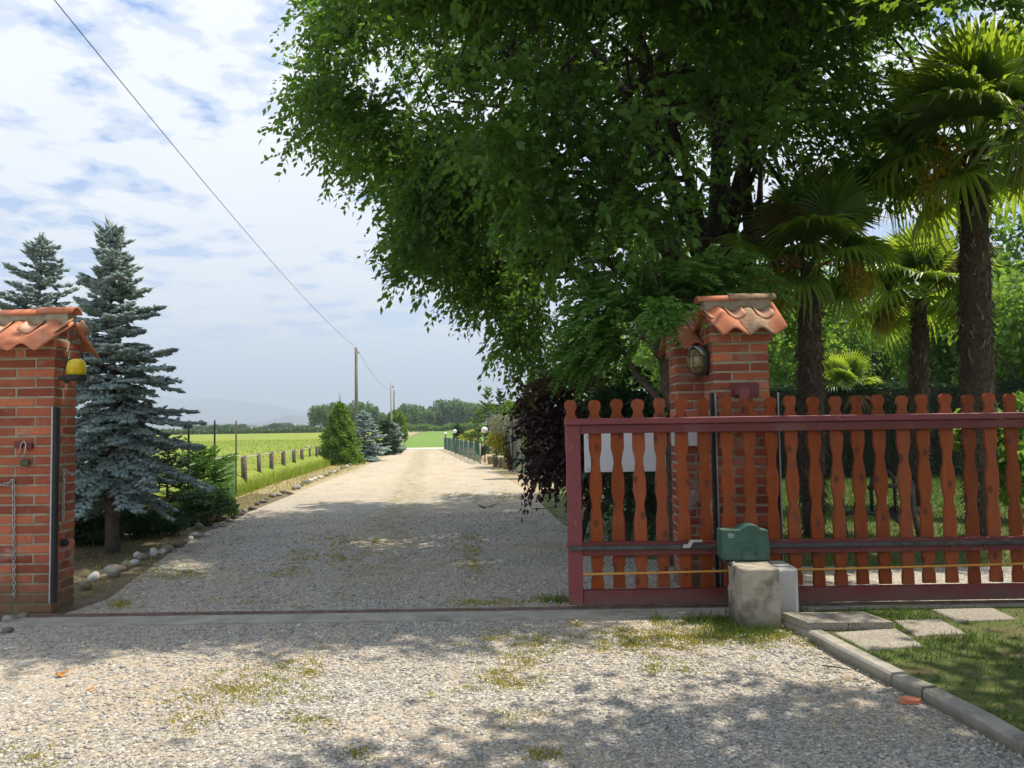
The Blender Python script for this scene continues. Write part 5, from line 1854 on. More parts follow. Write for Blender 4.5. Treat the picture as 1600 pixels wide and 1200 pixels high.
# ---------------------------------------------------------------- spruces and firs on the left
def twigs_mesh(A, B, m, name, rad=.013, nn=20, nl=.024, nw=.007):
    """needled shoots from A to B: a thin core and a brush of needles"""
    n = len(A)
    ax = B - A; ln = np.linalg.norm(ax, axis=1, keepdims=True); ax = ax / np.maximum(ln, 1e-6)
    s = nrm(np.cross(ax, rvec(n))); u = np.cross(ax, s)
    Vs = []; Fs = []; k0 = 0
    # core spindle with four sides
    ring = []
    rad = np.broadcast_to(np.asarray(rad, float), (n,))[:, None]
    for t, r_ in ((0, .6), (.55, 1.0)):
        for k in range(4):
            w = PI / 2 * k
            ring.append(A + ax * ln * t + (s * math.cos(w) + u * math.sin(w)) * rad * r_)
    ring.append(B)
    V = np.stack(ring, 1).reshape(-1, 3)
    f = []
    for k in range(4):
        a_, b_ = k, (k + 1) % 4
        f += [(a_, b_, 4 + b_), (a_, 4 + b_, 4 + a_), (4 + a_, 4 + b_, 8)]
    Fc = (np.arange(n)[:, None, None] * 9 + np.array(f)[None]).reshape(-1, 3)
    parts = [(V, Fc)]
    t = rng.uniform(.02, 1.0, (n, nn)); w = rng.uniform(0, 2 * PI, (n, nn))
    pos = A[:, None] + ax[:, None] * (ln * t)[..., None]
    rd = s[:, None] * np.cos(w)[..., None] + u[:, None] * np.sin(w)[..., None]
    d = nrm(rd * .8 + ax[:, None] * .62)
    tl = np.cross(d, ax[:, None]); tl = nrm(tl) * nw * .5
    p0 = pos - tl; p1 = pos + tl; p2 = pos + d * nl
    V2 = np.stack([p0, p1, p2], 2).reshape(-1, 3)
    parts.append((V2, np.arange(len(V2)).reshape(-1, 3)))
    V, Fc = join(parts)
    return npmesh(name, V, Fc, m)


def conifer(name, label, base, h, z_lo, prof, m, seedk, whorl=.17, per=7, cat='spruce', droop=.25, up_top=.55, tw_len=.15, tw_gap=.05, bark=None, nn=18, bare_bottom=True, rad=.013, group=None, tr=.05, lean=(0, 0), nl=.024, side=0.0):
    r_ = random.Random(seedk)
    t = thing(name, label, cat, base, 0, group)
    tp = [Vector((lean[0] * k / 8, lean[1] * k / 8, h * k / 8 - (.08 if k == 0 else 0))) + Vector((r_.uniform(-.02, .02), r_.uniform(-.02, .02), 0)) * (1 if 0 < k < 8 else 0) for k in range(9)]
    M().tube(tp, [max(.006, tr * (1 - k / 8.3)) for k in range(9)], 9).to('trunk', bark or M_bark_mid, t)
    A = []; B = []
    bq = M()
    z = z_lo
    while z < h - .06:
        u = z / h
        Rz = np.interp(u, [p[0] for p in prof], [p[1] for p in prof])
        k_ = max(4, int(per * (1 if u < .8 else .75)))
        off = r_.uniform(0, 6.28)
        for j in range(k_):
            a_ = off + 2 * PI * j / k_ + r_.uniform(-.25, .25)
            L_ = Rz * r_.choice((.5, .72, .9, 1.0, 1.2)) * r_.uniform(.88, 1.1) * (1 + .22 * math.sin(2 * a_ + 7 * u + seedk) + .14 * math.sin(3 * a_ - 17 * u))
            if L_ < .03: continue
            zz = z + r_.uniform(-1.1, 1.1) * whorl
            el = np.interp(u, [0, .5, .85, 1], [-.16, .0, .35, up_top]) + r_.uniform(-.30, .28) * (1 - .5 * u)
            d_ = Vector((math.cos(a_), math.sin(a_), 0)); s_ = Vector((-d_.y, d_.x, 0))
            o = Vector((lean[0] * u, lean[1] * u, zz))
            n = max(2, int(L_ / tw_gap))
            pts = []
            for i in range(n + 1):
                f = i / n
                pts.append(o + d_ * (L_ * f) + Vector((0, 0, L_ * (el * f - droop * f * f * (1.1 - u) + .16 * f ** 3))))
            bq.tube([pts[0], pts[n // 2], pts[-1]], [.010 * (1 - u) + .004, .006 * (1 - u) + .003, .002], 4, cap=False)
            for i in range(1 if L_ < .25 else 2, n + 1):
                f = i / n
                tl_ = tw_len * (1.0 - .55 * f) * r_.uniform(.75, 1.2) * min(1, .45 + L_ * 1.1)
                dirn = (pts[i] - pts[i - 1]).normalized()
                for sd_ in (-1, 1):
                    dv = (dirn * .75 + s_ * sd_ * r_.uniform(.6, .95) + Vector((0, 0, r_.uniform(-.22, .18)))).normalized()
                    A.append(tuple(pts[i])); B.append(tuple(pts[i] + dv * tl_))
                    if side:
                        for ff in (.40, .72):
                            for s2 in (-1, 1):
                                if r_.random() < side:
                                    c0 = pts[i] + dv * (tl_ * ff)
                                    d2 = (dv * .8 + dv.cross(Vector((0, 0, 1))) * s2 * .75 + Vector((0, 0, r_.uniform(-.35, .25)))).normalized()
                                    A.append(tuple(c0)); B.append(tuple(c0 + d2 * tl_ * r_.uniform(.45, .7)))
                if r_.random() < .55:
                    dv = (dirn * .7 + Vector((0, 0, r_.choice((.6, -.5)))) + s_ * r_.uniform(-.4, .4)).normalized()
                    A.append(tuple(pts[i])); B.append(tuple(pts[i] + dv * tl_ * .8))
            A.append(tuple(pts[-1])); B.append(tuple(pts[-1] + (pts[-1] - pts[-2]).normalized() * tw_len * .6))
        z += whorl * r_.uniform(.8, 1.2) * (1.0 if u < .75 else .72)
    top = tp[-1]
    for k in range(5):
        A.append(tuple(top - Vector((0, 0, .05 + .03 * k)))); B.append(tuple(top + Vector((r_.uniform(-.06, .06), r_.uniform(-.06, .06), .10 - .02 * k))))
    tag(bq.to('branches', bark or M_bark_mid, t), kind='stuff')
    me = twigs_mesh(np.array(A), np.array(B), m, 'needles', rad, nn, nl)
    tag(link('needles', me, None, t), kind='stuff')
    return t


b1 = G(176, 862)
hS = P(166, 352, b1.y).z
conifer('blue_spruce', 'tall blue spruce with a bare lower trunk beside the left pillar', b1, hS, .72,
        [(0, .60), (.2, .74), (.33, .76), (.40, .60), (.47, .50), (.56, .60), (.60, .42), (.68, .33), (.76, .36), (.84, .24), (.92, .14), (1, .03)], L_spruce, 4, whorl=.090, per=10, tr=.08, lean=(-.05, 0), nn=9, tw_len=.18, tw_gap=.060, side=.8, rad=.021, droop=.5, nl=.030)
b2 = Vector((-6.05, 9.9, 0)); b2.x = P(60, 600, 9.9).x
conifer('blue_spruce', 'second blue spruce rising behind the tiled cap of the left pillar', b2, P(62, 372, 9.9).z, .7,
        [(0, .8), (.4, .70), (.6, .56), (.7, .46), (.80, .28), (.88, .22), (.95, .13), (1, .03)], L_spruce, 14, whorl=.105, per=8, tr=.07, nn=10, tw_len=.18, tw_gap=.065, side=.8, rad=.021, droop=.5, nl=.030)
# green firs at their feet
conifer('green_fir', 'young green fir with fresh bright shoots right of the blue spruce', G(262, 822), 1.12, .05, [(0, .62), (.4, .55), (.75, .32), (1, .05)], L_fir, 31, whorl=.10, side=.6, nn=10, per=8, cat='fir', tr=.03, tw_len=.14, droop=.1, rad=.010)
conifer('green_fir', 'light green fir shoots leaning over the field fence behind the dark bush', G(318, 800), 1.0, .06, [(0, .50), (.5, .48), (.8, .32), (1, .06)], L_firnew, 33, whorl=.075, side=.8, nn=10, per=10, cat='fir', tr=.025, tw_len=.15, droop=.05, rad=.009)
conifer('green_fir', 'dark fir with layered branches between the left pillar and the spruce trunk', G(120, 850), 1.35, .08, [(0, .62), (.5, .52), (.8, .3), (1, .05)], L_fir, 35, whorl=.16, side=.6, nn=10, per=7, cat='fir', tr=.03, tw_len=.17, droop=.15, rad=.009)

b = G(322, 812); b.z = 0
u = rvec(9500); u[:, 2] = np.abs(u[:, 2]) * 1.0 - .1
pp = np.array([b.x, b.y, .10]) + u * np.array([.44, .42, .42]) * (rng.uniform(.78, 1.03, 9500))[:, None]
bush('boxwood', 'dark rounded clipped bush at the bend of the stone edging', 'shrub', b, [(pp, L_box, .4)], None, .045, .022, trunk=[([b, b + Vector((0, 0, .3))], [.03, .02])])
b = G(215, 838)
pp = lump(4200, (b.x, b.y, .18), (.62, .38, .24), 9, .5, .3, 41)
bush('juniper', 'low dark juniper spreading under the blue spruce', 'shrub', b, [(pp, L_fir, .2)], None, .08, .02, trunk=[([b, b + Vector((0, 0, .15))], [.03, .02])])
b = G(140, 852)
pp = lump(2200, (b.x, b.y, .20), (.34, .3, .25), 7, .5, .3, 43)
bush('ivy_clump', 'low dark leafy clump at the foot of the left pillar', 'shrub', b, [(pp, L_darkbush, .2)], None, .06, .035, trunk=[([b, b + Vector((0, 0, .15))], [.02, .01])])

# ---------------------------------------------------------------- stones edging the drive
stone_px = [(128, 922, 24, 18, 'mossy'), (142, 908, 22, 19, 'white'), (170, 902, 30, 26, 'grey'), (192, 890, 20, 18, 'mossy'), (205, 884, 21, 13, 'white'), (218, 876, 17, 15, 'grey'), (212, 872, 16, 12, 'white'), (228, 874, 12, 12, 'dark'), (238, 868, 16, 17, 'white'),
            (259, 862, 22, 13, 'brown'), (274, 856, 20, 15, 'dark'), (288, 850, 10, 8, 'grey'), (303, 842, 24, 12, 'grey'), (321, 838, 12, 9, 'white'), (309, 828, 15, 14, 'mossy'), (334, 826, 14, 10, 'grey'), (348, 824, 9, 6, 'grey'),
            (372, 806, 16, 9, 'dark'), (392, 797, 17, 9, 'dark'), (408, 786, 15, 8, 'dark'), (424, 777, 13, 8, 'dark'), (433, 775, 13, 6, 'grey'), (440, 771, 14, 9, 'brown'), (451, 772, 11, 6, 'brown'), (462, 764, 15, 9, 'grey'), (475, 756, 12, 7, 'dark'),
            (484, 753, 10, 8, 'white'), (492, 749, 9, 6, 'white'), (500, 747, 10, 6, 'white'), (509, 744, 9, 5, 'grey'), (521, 739, 8, 6, 'white'), (528, 735, 8, 5, 'white'), (535, 732, 8, 5, 'grey'), (541, 730, 7, 5, 'white')]
rs_ = random.Random(5)
far_line = [(356, 818), (380, 801), (400, 791), (416, 782), (430, 776), (446, 770), (458, 766), (469, 760), (480, 755), (490, 750.5), (503, 746), (515, 741), (525, 737), (532, 733.5), (538, 731.5), (546, 728.5), (341, 825), (364, 812), (296, 846), (250, 866), (184, 893), (155, 906)]
for x_, y_ in far_line:
    k_ = 7 + (y_ - 728) * .055
    stone_px.append((x_, y_ - rs_.uniform(0, 2), k_ * rs_.uniform(.8, 1.3), k_ * rs_.uniform(.5, .8), rs_.choice(('grey', 'dark', 'brown', 'white', 'grey'))))
stone_px.sort(key=lambda q_: -q_[1])
M_st = {'white': mat('stone_white', (0.58, 0.56, 0.53), (0.44, 0.42, 0.39), 14, .9, 50, .5, .008, .08, spots=[((.26, .24, .2), 9, .56, .72)]),
        'grey': mat('stone_grey', (0.30, 0.285, 0.25), (0.20, 0.19, 0.165), 14, .9, 50, .5, .008, .12, spots=[((.12, .12, .07), 8, .5, .7)]),
        'mossy': mat('stone_mossy', (0.15, 0.15, 0.08), (0.20, 0.18, 0.14), 12, .95, 50, .5, .008, .1),
        'dark': mat('stone_dark', (0.12, 0.105, 0.09), (0.19, 0.17, 0.14), 12, .9, 50, .5, .008, .1),
        'brown': mat('stone_brown', (0.26, 0.21, 0.14), (0.18, 0.14, 0.10), 12, .9, 50, .5, .008, .1)}
adj = {'white': 'whitish rounded', 'grey': 'grey', 'mossy': 'moss-covered', 'dark': 'dark', 'brown': 'brownish'}
ordn = ['first', 'second', 'third', 'fourth', 'fifth', 'sixth', 'seventh', 'eighth', 'ninth', 'tenth']


def rock_mesh(seedk):
    r_ = random.Random(seedk)
    q = M(); n, m_ = 11, 7
    q.ball((0, 0, 0), 1, 1, 1, n, m_)
    ks = [(Vector((r_.gauss(0, 1), r_.gauss(0, 1), r_.gauss(0, 1))).normalized(), r_.uniform(.14, .48)) for _ in range(9)]
    nv = []
    for v in q.v:
        v = Vector(v)
        s_ = 1.0
        for d_, a_ in ks:
            s_ -= a_ * max(0, v.dot(d_) - .45)
        nv.append(tuple(v * s_))
    q.v = nv
    return q.mesh('edging_stone')


cnt = {}
for k, (px, py, w, h, kind) in enumerate(stone_px):
    g_ = G(px, py)
    sx = w / F * g_.y * .5; sz = h / F * g_.y * .62
    cnt[kind] = cnt.get(kind, 0) + 1
    me = rock_mesh(50 + k); me.materials.append(M_st[kind])
    o = link('edging_stone', me)
    g2 = g_ + Vector((0, sx * .8, 0))
    o.location = (g2.x, g2.y, sz * .34)
    o.scale = (sx * 1.12, sx * 1.0, sz)
    o.rotation_euler = (0, 0, rng.uniform(0, 6.28)) if abs(w - h) < 8 else (0, rng.uniform(-.2, .2), rng.uniform(-.3, .3))
    c_ = cnt[kind]
    nm = ordn[c_ - 1] if c_ <= 10 else '%dth' % c_
    tag(o, f'{adj[kind]} stone in the drive edging, {nm} {adj[kind].split()[0]} one counted from the left pillar', 'stone', 'stones edging the left side of the drive')
for lab, px, py, w, h, kind in (('grey rubble stone at the foot of the left pillar, nearest the frame corner', 12, 972, 34, 14, 'grey'), ('mossy rubble stone in front of the left pillar beside the concrete strip', 34, 968, 26, 12, 'mossy'), ('small dark rubble stone left of the mossy one under the left pillar', 6, 990, 24, 12, 'dark'),
                                ('pale smooth stone lying against the near end of the kerb', 1590, 1172, 15, 13, 'white')):
    g_ = G(px, py); sx = w / F * g_.y * .5; sz = h / F * g_.y * .6
    me = rock_mesh(hash(lab) % 1000 if False else 300 + px); me.materials.append(M_st[kind])
    o = link('loose_stone', me); o.location = (g_.x, g_.y + sx * .5, sz * .4); o.scale = (sx, sx * .8, sz)
    tag(o, lab, 'stone')
o = link('tile_shard', M().prism([(-.055, -.02), (-.03, -.032), (.035, -.028), (.058, -.006), (.04, .026), (-.02, .03)], 'z', 0, .016).mesh('tile_shard', M_tile))
o.location = G(1420, 1098) + Vector((0, 0, .004)); tag(o, 'flat reddish tile shard lying on the gravel by the kerb', 'tile shard')

# ---------------------------------------------------------------- field fence: rods, posts, wire, net
fl = [G(382, 766), G(485, 731)]
fdir = (fl[1] - fl[0]).normalized()
posts = [(382, 766, 712, 9), (406, 757, 708.5, 6.5), (424.5, 751, 706, 6.5), (443.5, 745, 704.5, 6.5), (460, 740, 702.5, 6), (472.5, 735.5, 701, 5.5), (485, 730.5, 698.5, 3.2), (494.5, 729, 697.5, 4), (499, 727, 697, 3.5)]
tops = []
lastp = None
for k, (px, yb, yt, w) in enumerate(posts):
    b = G(px, yb); tz = P(px, yt, b.y).z
    r_ = w / F * b.y * .5
    q = M(); ln = rng.uniform(-.03, .03)
    q.tube([b + Vector((0, 0, -.15)), b + Vector((ln * .5, 0, tz * .5)), b + Vector((ln, 0, tz))], [r_ * 1.05, r_, r_ * .96], 8)
    o = q.to('fence_post', M_fence_wood); 
    lab = ['thick dark wooden fence post nearest the steel rods', 'second wooden fence post counted from the steel rods', 'third wooden fence post counted from the steel rods', 'fourth wooden fence post from the steel rods, leaning slightly', 'fifth wooden fence post counted from the steel rods',
           'sixth wooden fence post counted from the steel rods', 'thin fence post with a white wire end on top', 'last but one fence post beside the bright green cypress', 'fence post half hidden by the bright green cypress'][k]
    tag(o, lab, 'fence post', 'wooden posts of the field fence')
    tops.append(b + Vector((ln, -.02, tz - .03)))
rods = []
for lab, px, Y, top in (('slim dark steel rod in front of the green net', 335.5, 13.6, 656), ('thin grey steel rod at the right edge of the green net', 369, 15.3, 656.5), ('dark steel rod half hidden by the blue spruce', 295, 12.0, 656)):
    p = P(px, top, Y)
    q = M(); q.tube([(p.x, p.y, -.1), (p.x, p.y, p.z - .04), (p.x + .004, p.y, p.z)], [.017, .015, .008], 6)
    o = q.to('steel_rod', M_dkmetal if px != 369 else M_pole)
    tag(o, lab, 'rod', 'steel rods of the field fence'); rods.append(p)
q = M()
wp = [P(295, 727, 12.0), P(335.5, 717, 13.55), P(369, 711.5, 15.25)] + tops[:7]
q.tube(wp, .010, 5)
q.tube([tops[6], tops[6] + Vector((-.04, 0, .06)), tops[6] + Vector((-.12, 0, .05))], .028, 6)
tag(q.to('fence_wire', M_grey_pl), 'pale wire strung along the tops of the field fence posts', 'wire')


def net(name, label, a, b, z0, z1, step, r, m, cat='net', diag=True):
    """woven wire net as thin crossing strands"""
    a = Vector(a); b = Vector(b); L_ = (b - a).length; d_ = (b - a).normalized()
    nrmv = Vector((-d_.y, d_.x, 0)) * r
    V = []; Fc = []
    def strand(p, q_):
        t_ = (q_ - p).normalized(); s_ = t_.cross(nrmv.normalized()) * r
        k = len(V)
        V.extend([tuple(p - s_), tuple(p + s_), tuple(p + nrmv), tuple(q_ - s_), tuple(q_ + s_), tuple(q_ + nrmv)])
        Fc.extend([(k, k + 1, k + 4, k + 3), (k + 1, k + 2, k + 5, k + 4), (k + 2, k, k + 3, k + 5)])
    h = z1 - z0
    n = int(L_ / step)
    if diag:
        for i in range(-int(h / step), n + 1):
            for sgn in (1, -1):
                x0 = i * step; xa, xb = x0, x0 + h
                za, zb = (0, h) if sgn > 0 else (h, 0)
                if xa < 0: za, xa = za + (-xa) * (zb - za) / h, 0
                if xb > L_: zb, xb = zb - (xb - L_) * (zb - za) / max(xb - xa, 1e-6), L_
                if xb - xa < .01: continue
                strand(a + d_ * xa + Vector((0, 0, z0 + za)), a + d_ * xb + Vector((0, 0, z0 + zb)))
    else:
        for i in range(n + 1):
            strand(a + d_ * (i * step) + Vector((0, 0, z0)), a + d_ * (i * step) + Vector((0, 0, z1)))
        for i in range(int(h / step) + 1):
            strand(a + Vector((0, 0, z0 + i * step)), b + Vector((0, 0, z0 + i * step)))
    me = bpy.data.meshes.new(name); me.from_pydata(V, [], Fc); me.materials.append(m); me.update()
    o = link(name, me)
    return tag(o, label, cat) if label else o


M_net = mat('green_net', (0.06, 0.17, 0.09), None, 5, .7, 50, 0)
M_netg = mat('zinc_net', (0.30, 0.31, 0.30), None, 5, .6, 50, 0, metal=.3)
M_netgr = mat('green_wire', (0.035, 0.12, 0.085), None, 5, .6, 50, 0)
net('garden_net', 'fine green net stretched between two steel rods at the field edge', (rods[0].x, rods[0].y + .02, 0), (rods[1].x, rods[1].y + .02, 0), .02, .85, .045, .0030, M_net)

# ---------------------------------------------------------------- shrubs along the left side of the drive
b = G(530, 727); b.y += .8; b.x = P(531, 700, b.y).x
hh = P(531, 630, b.y).z
z = hh * (1 - np.sqrt(rng.uniform(0, 1, 9000))) * 1.0
z = rng.uniform(0, 1, 11000) ** 1.25 * hh
a = rng.uniform(-PI, PI, 11000)
rr = .74 * np.clip((1 - z / hh), 0, 1) ** .55 * (1 + .12 * np.sin(7 * a + 9 * z) + .10 * np.sin(4 * a - 5 * z)) * rng.uniform(.62, 1.03, 11000)
rr = rr * (1 + .30 * np.sin(6 * a + 2) * np.sin(11 * z + 3 * a))
pp = np.stack([b.x + rr * np.cos(a), b.y + rr * np.sin(a), z], 1)
t = bush('golden_cypress', 'bright yellow-green conical cypress at the end of the field fence', 'shrub', b, [(pp, L_cyp, -.5)], None, .13, .045, trunk=[([b, b + Vector((0, 0, hh * .9))], [.05, .015])])
tip = M().tube([(0, 0, hh - .15), (.01, 0, hh + .16), (0, 0, hh + .36)], [.012, .009, .004], 5)
for k in range(7):
    a_ = k * 2.1; z_ = hh + .02 + .045 * k
    tip.tube([(0, 0, z_), (.07 * math.cos(a_), .05 * math.sin(a_), z_ + .05)], [.006, .003], 4)
tip.to('leading_shoot', L_fir, t)
conifer('blue_spruce', 'bushy young blue spruce right of the bright cypress', (P(569, 690, 30).x, 30, 0), P(562, 646, 30).z, .04, [(0, .85), (.3, .72), (.6, .48), (.85, .22), (1, .05)], L_spruce, 61, whorl=.11, per=10, side=.7, tr=.05, tw_len=.30, tw_gap=.12, nn=9, rad=.035, nl=.06)
conifer('green_spruce', 'bluish green young spruce between the blue one and the weeping tree', (P(603, 685, 36).x, 36, 0), P(602, 660, 36).z, .04, [(0, .62), (.4, .55), (.8, .3), (1, .05)], L_fir, 62, whorl=.11, per=10, side=.7, tr=.05, tw_len=.30, tw_gap=.14, nn=9, rad=.035, nl=.06)
conifer('blue_spruce', 'small blue spruce at the far end of the left shrub row', (P(617, 685, 39).x, 39, 0), P(616, 664, 39).z, .04, [(0, .42), (.5, .40), (1, .05)], L_spruce, 63, whorl=.11, per=10, side=.7, tr=.04, tw_len=.28, tw_gap=.14, nn=9, rad=.035, nl=.06)
Yw = 41.0; b = Vector((P(619, 690, Yw).x, Yw, 0)); zt_ = P(619, 640, Yw).z
a = rng.uniform(-PI, PI, 2600); t_ = rng.uniform(0, 1, 2600)
pp = np.stack([b.x + .48 * np.cos(a) * np.sqrt(1 - (1 - t_ * .9) ** 4) * (1 + .12 * np.sin(5 * a)), b.y + .48 * np.sin(a) * np.sqrt(1 - (1 - t_ * .9) ** 4), zt_ - t_ ** 1.3 * (1.35 + .25 * np.sin(3 * a))], 1)
t = bush('weeping_tree', 'small weeping tree with a curtain of hanging green twigs in front of the pale pole', 'tree', b, [(pp, L_cyp, -1.6)], None, .26, .07, trunk=[([b, b + Vector((.03, 0, zt_ * .6)), b + Vector((0, 0, zt_ * .95))], [.06, .05, .03])])

# ---------------------------------------------------------------- utility poles and overhead cable
def pole(label, px, py, Y, w, m):
    p = P(px, py, Y)
    r_ = w / F * Y * .5
    t = thing('utility_pole', label, 'pole', (p.x, Y, 0), 0, 'utility poles beside the drive')
    M().tube([(0, 0, -.3), (0, 0, p.z * .5), (0, 0, p.z)], [r_ * 1.1, r_, r_ * .85], 10).to('pole_shaft', m, t)
    q = M(); q.tube([(0, -r_, p.z - .28), (.12, -r_ - .05, p.z - .26)], .02, 5); q.tube([(.12, -r_ - .05, p.z - .30), (.12, -r_ - .05, p.z - .16)], [.045, .03], 8)
    q.to('insulator', M_pole_pale, t)
    return p


pA = pole('tall wooden utility pole rising behind the bright cypress', 556.5, 543, 38, 5.2, M_pole)
pB = pole('pale slim utility pole in front of the weeping tree', 611, 597, 40.4, 2.6, M_pole_pale)
pC = pole('dark wooden pole just behind the pale pole', 615.5, 610, 75, 2.6, M_pole)


def cable(pts, r):
    q = M(); q.tube(pts, r, 5); return q


pN = P(85, 0, 8.0)
mid = []
for t_ in np.linspace(0, 1, 24):
    p = pA.lerp(pN, t_); p.z -= .55 * 4 * t_ * (1 - t_) * .55
    if t_ == 0: p = pA + Vector((-.05, 0, -.12))
    mid.append(p)
mid += [pN + (pN - pA).normalized() * 6 + Vector((0, 0, .25)), pN + (pN - pA).normalized() * 16 + Vector((0, 0, .8))]
tag(cable(mid, .0055).to('overhead_cable', M_black_wire), 'black overhead cable sloping from the top left down to the tall pole', 'cable')
far = [pA.lerp(pB, t_) - Vector((0, 0, .5 * 4 * t_ * (1 - t_) * .9)) for t_ in np.linspace(0, 1, 10)]
far = [pA.lerp(pC, t_) - Vector((0, 0, 1.2 * 4 * t_ * (1 - t_) * .5)) for t_ in np.linspace(0, 1, 12)]
tag(cable(far, .008).to('overhead_cable', M_pole), 'thin sagging cable running from the tall pole to the farther poles', 'cable')

# ---------------------------------------------------------------- right side of the drive: fence, lamps, planters, shrubs
fpts = [Vector((P(694, 690, 42.6).x, 42.6, 0)), Vector((P(712, 690, 36).x, 36, 0)), Vector((P(750, 690, 26.5).x, 26.5, 0))]
fr = thing('mesh_fence', 'low green wire mesh fence along the right side of the drive', 'fence', fpts[0])
for a_, b_ in zip(fpts[:-1], fpts[1:]):
    o = net('mesh_panel', None, a_, b_, .04, .66, .09, .007, M_netgr, diag=False)
    o.parent = fr; o.location = -fpts[0]
    n = int((b_ - a_).length / 1.9)
    for i in range(n + 1):
        p = a_.lerp(b_, i / n) - fpts[0]
        M().tube([p + Vector((0, 0, -.1)), p + Vector((0, 0, .72))], .025, 6).to('post', M_pole_pale, fr)
    p = a_ - fpts[0]; p2 = b_ - fpts[0]
    M().tube([p + Vector((0, 0, .66)), p2 + Vector((0, 0, .66))], .014, 5).to('top_wire', M_netgr, fr)
m_, tt, bs, out = base_mat('globe_opal')
bs.inputs['Base Color'].default_value = (.78, .76, .72, 1); bs.inputs['Roughness'].default_value = .25
for lab, px, py, Y, r_ in (('white globe garden lamp on a dark post nearest the gate', 757, 672, 27.5, 5.2), ('white globe garden lamp in the middle of the row', 710.5, 674, 36.4, 3.3), ('smallest white globe lamp at the far corner of the mesh fence', 696, 677.5, 42.8, 2.3)):
    p = P(px, py, Y); rg = r_ / F * Y
    t = thing('garden_lamp', lab, 'lamp', (p.x, Y, 0), 0, 'globe lamps along the fence')
    M().tube([(0, 0, -.05), (0, 0, p.z - rg)], .022, 7).to('lamp_post', M_dkmetal, t)
    gb_ = M().ball((0, 0, p.z), rg, rg, rg, 16, 10).to('globe', m_, t)
    M().lathe([(.05, 0), (.055, .03), (.03, .05)], (0, 0, p.z - rg - .03), 10).to('collar', M_dkmetal, gb_)

M_tub = mat('planter_wood', (0.30, 0.26, 0.215), (0.20, 0.17, 0.14), 14, .9, 40, .4, .005, .15)
for k, (px, py, w, h) in enumerate(((766, 725, 9, 12), (774, 729, 9, 15), (782, 731, 8, 14), (791, 733, 12, 17))):
    g_ = G(px, py); s_ = g_.y / F
    lab = ['small grey planter tub farthest along the drive', 'grey planter tub second from the far end', 'narrow grey planter tub under the yellow shrub', 'largest brownish planter tub nearest the gate'][k]
    t = thing('planter_tub', lab, 'planter', g_, 0, 'planter tubs beside the drive')
    M().lathe([(w * s_ * .40, 0), (w * s_ * .52, h * s_ * .9), (w * s_ * .55, h * s_ * .9), (w * s_ * .55, h * s_), (w * s_ * .44, h * s_), (w * s_ * .42, h * s_ * .85)], (0, 0, 0), 12).to('tub', M_tub, t)
    M().lathe([(w * s_ * .42, h * s_ * .80), (.01, h * s_ * .86)], (0, 0, 0), 10).to('potting_soil', M_soil, t)
g_ = G(779, 729); b = Vector((g_.x - .06, g_.y, 0)); s_ = g_.y / F
pp = lump(1500, (b.x, b.y, 44 * s_ * .5 + .36), (17 * s_, .3, 17 * s_), 9, .5, .2, 71)
bush('yellow_shrub', 'golden yellow variegated shrub growing from the planter tubs', 'shrub', b, [(pp, L_yellow, .1)], None, .075, .05, trunk=[([b + Vector((0, 0, .12)), b + Vector((0, 0, .6))], [.02, .012])])
b = G(752, 716); s_ = b.y / F
pp = lump(900, (b.x, b.y, 12 * s_), (9 * s_, .25, 11 * s_), 6, .5, .2, 72)
bush('green_shrub', 'small dark green shrub at the foot of the nearest globe lamp', 'shrub', b, [(pp, L_darkbush, .1)], None, .09, .05, trunk=[([b, b + Vector((0, 0, .2))], [.02, .012])])
b = Vector((P(798, 700, 22.5).x, 22.5, 0))
pp = lump(700, (b.x, b.y, .45), (.28, .25, .42), 6, .5, .2, 73)
bush('yellow_shrub', 'olive-brown shrub between the planter tubs and the thin posts', 'shrub', b, [(pp, L_plum_top, .1)], None, .08, .05, trunk=[([b, b + Vector((0, 0, .3))], [.02, .012])])
b = Vector((P(790, 700, 24).x, 24.0, 0)); zc_ = P(790, 664, 24).z
pp = lump(2600, (b.x, b.y, zc_), (.72, .6, .36), 9, .5, .25, 74)
bush('olive_tree', 'silvery grey-leaved standard tree above the planter tubs', 'tree', b, [(pp, L_olive, -.2)], None, .085, .03, trunk=[([b, b + Vector((.03, 0, .5)), b + Vector((0, 0, zc_))], [.04, .035, .02])])
# thin dark posts and green mesh panel beside the purple shrub
for lab, px, yb, yt, m_ in (('grey weathered post nearest the planter tubs', 795.5, 735, 650, M_fence_wood), ('thin dark steel post behind the purple shrub', 801.5, 737, 648, M_dkmetal), ('thin dark post in the shade left of the purple shrub', 816, 742, 655, M_dkmetal), ('short dark post with the green mesh panel', 832, 747, 690, M_dkmetal)):
    b = G(px, yb); tz = P(px, yt, b.y).z
    tag(M().tube([b + Vector((0, 0, -.1)), b + Vector((0, 0, tz))], .028 if m_ is M_fence_wood else .02, 7).to('garden_post', m_), lab, 'post', 'posts beside the purple shrub')
net('green_mesh', 'green wire mesh panel beside the foot of the purple shrub', G(801, 737), G(850, 752), .03, .42, .04, .0035, M_netgr, 'mesh')
net('zinc_mesh', 'grey wire mesh standing between the thin dark posts', G(796, 735) + Vector((0, .05, 0)), G(818, 742) + Vector((0, .05, 0)), .4, 1.45, .07, .003, M_netg, 'mesh')
o1 = thing('orange_marker', 'small orange and white striped marker on the verge by the mesh fence', 'marker', G(720, 704))
for k, (m_, w) in enumerate(((M_tile, .085), (M_white, .075), (M_tile, .085), (M_white, .065), (M_tile, .08))):
    M().lathe([(w, k * .056), (w * .98, k * .056 + .054)], (0, 0, 0), 10).to('band', m_, o1)
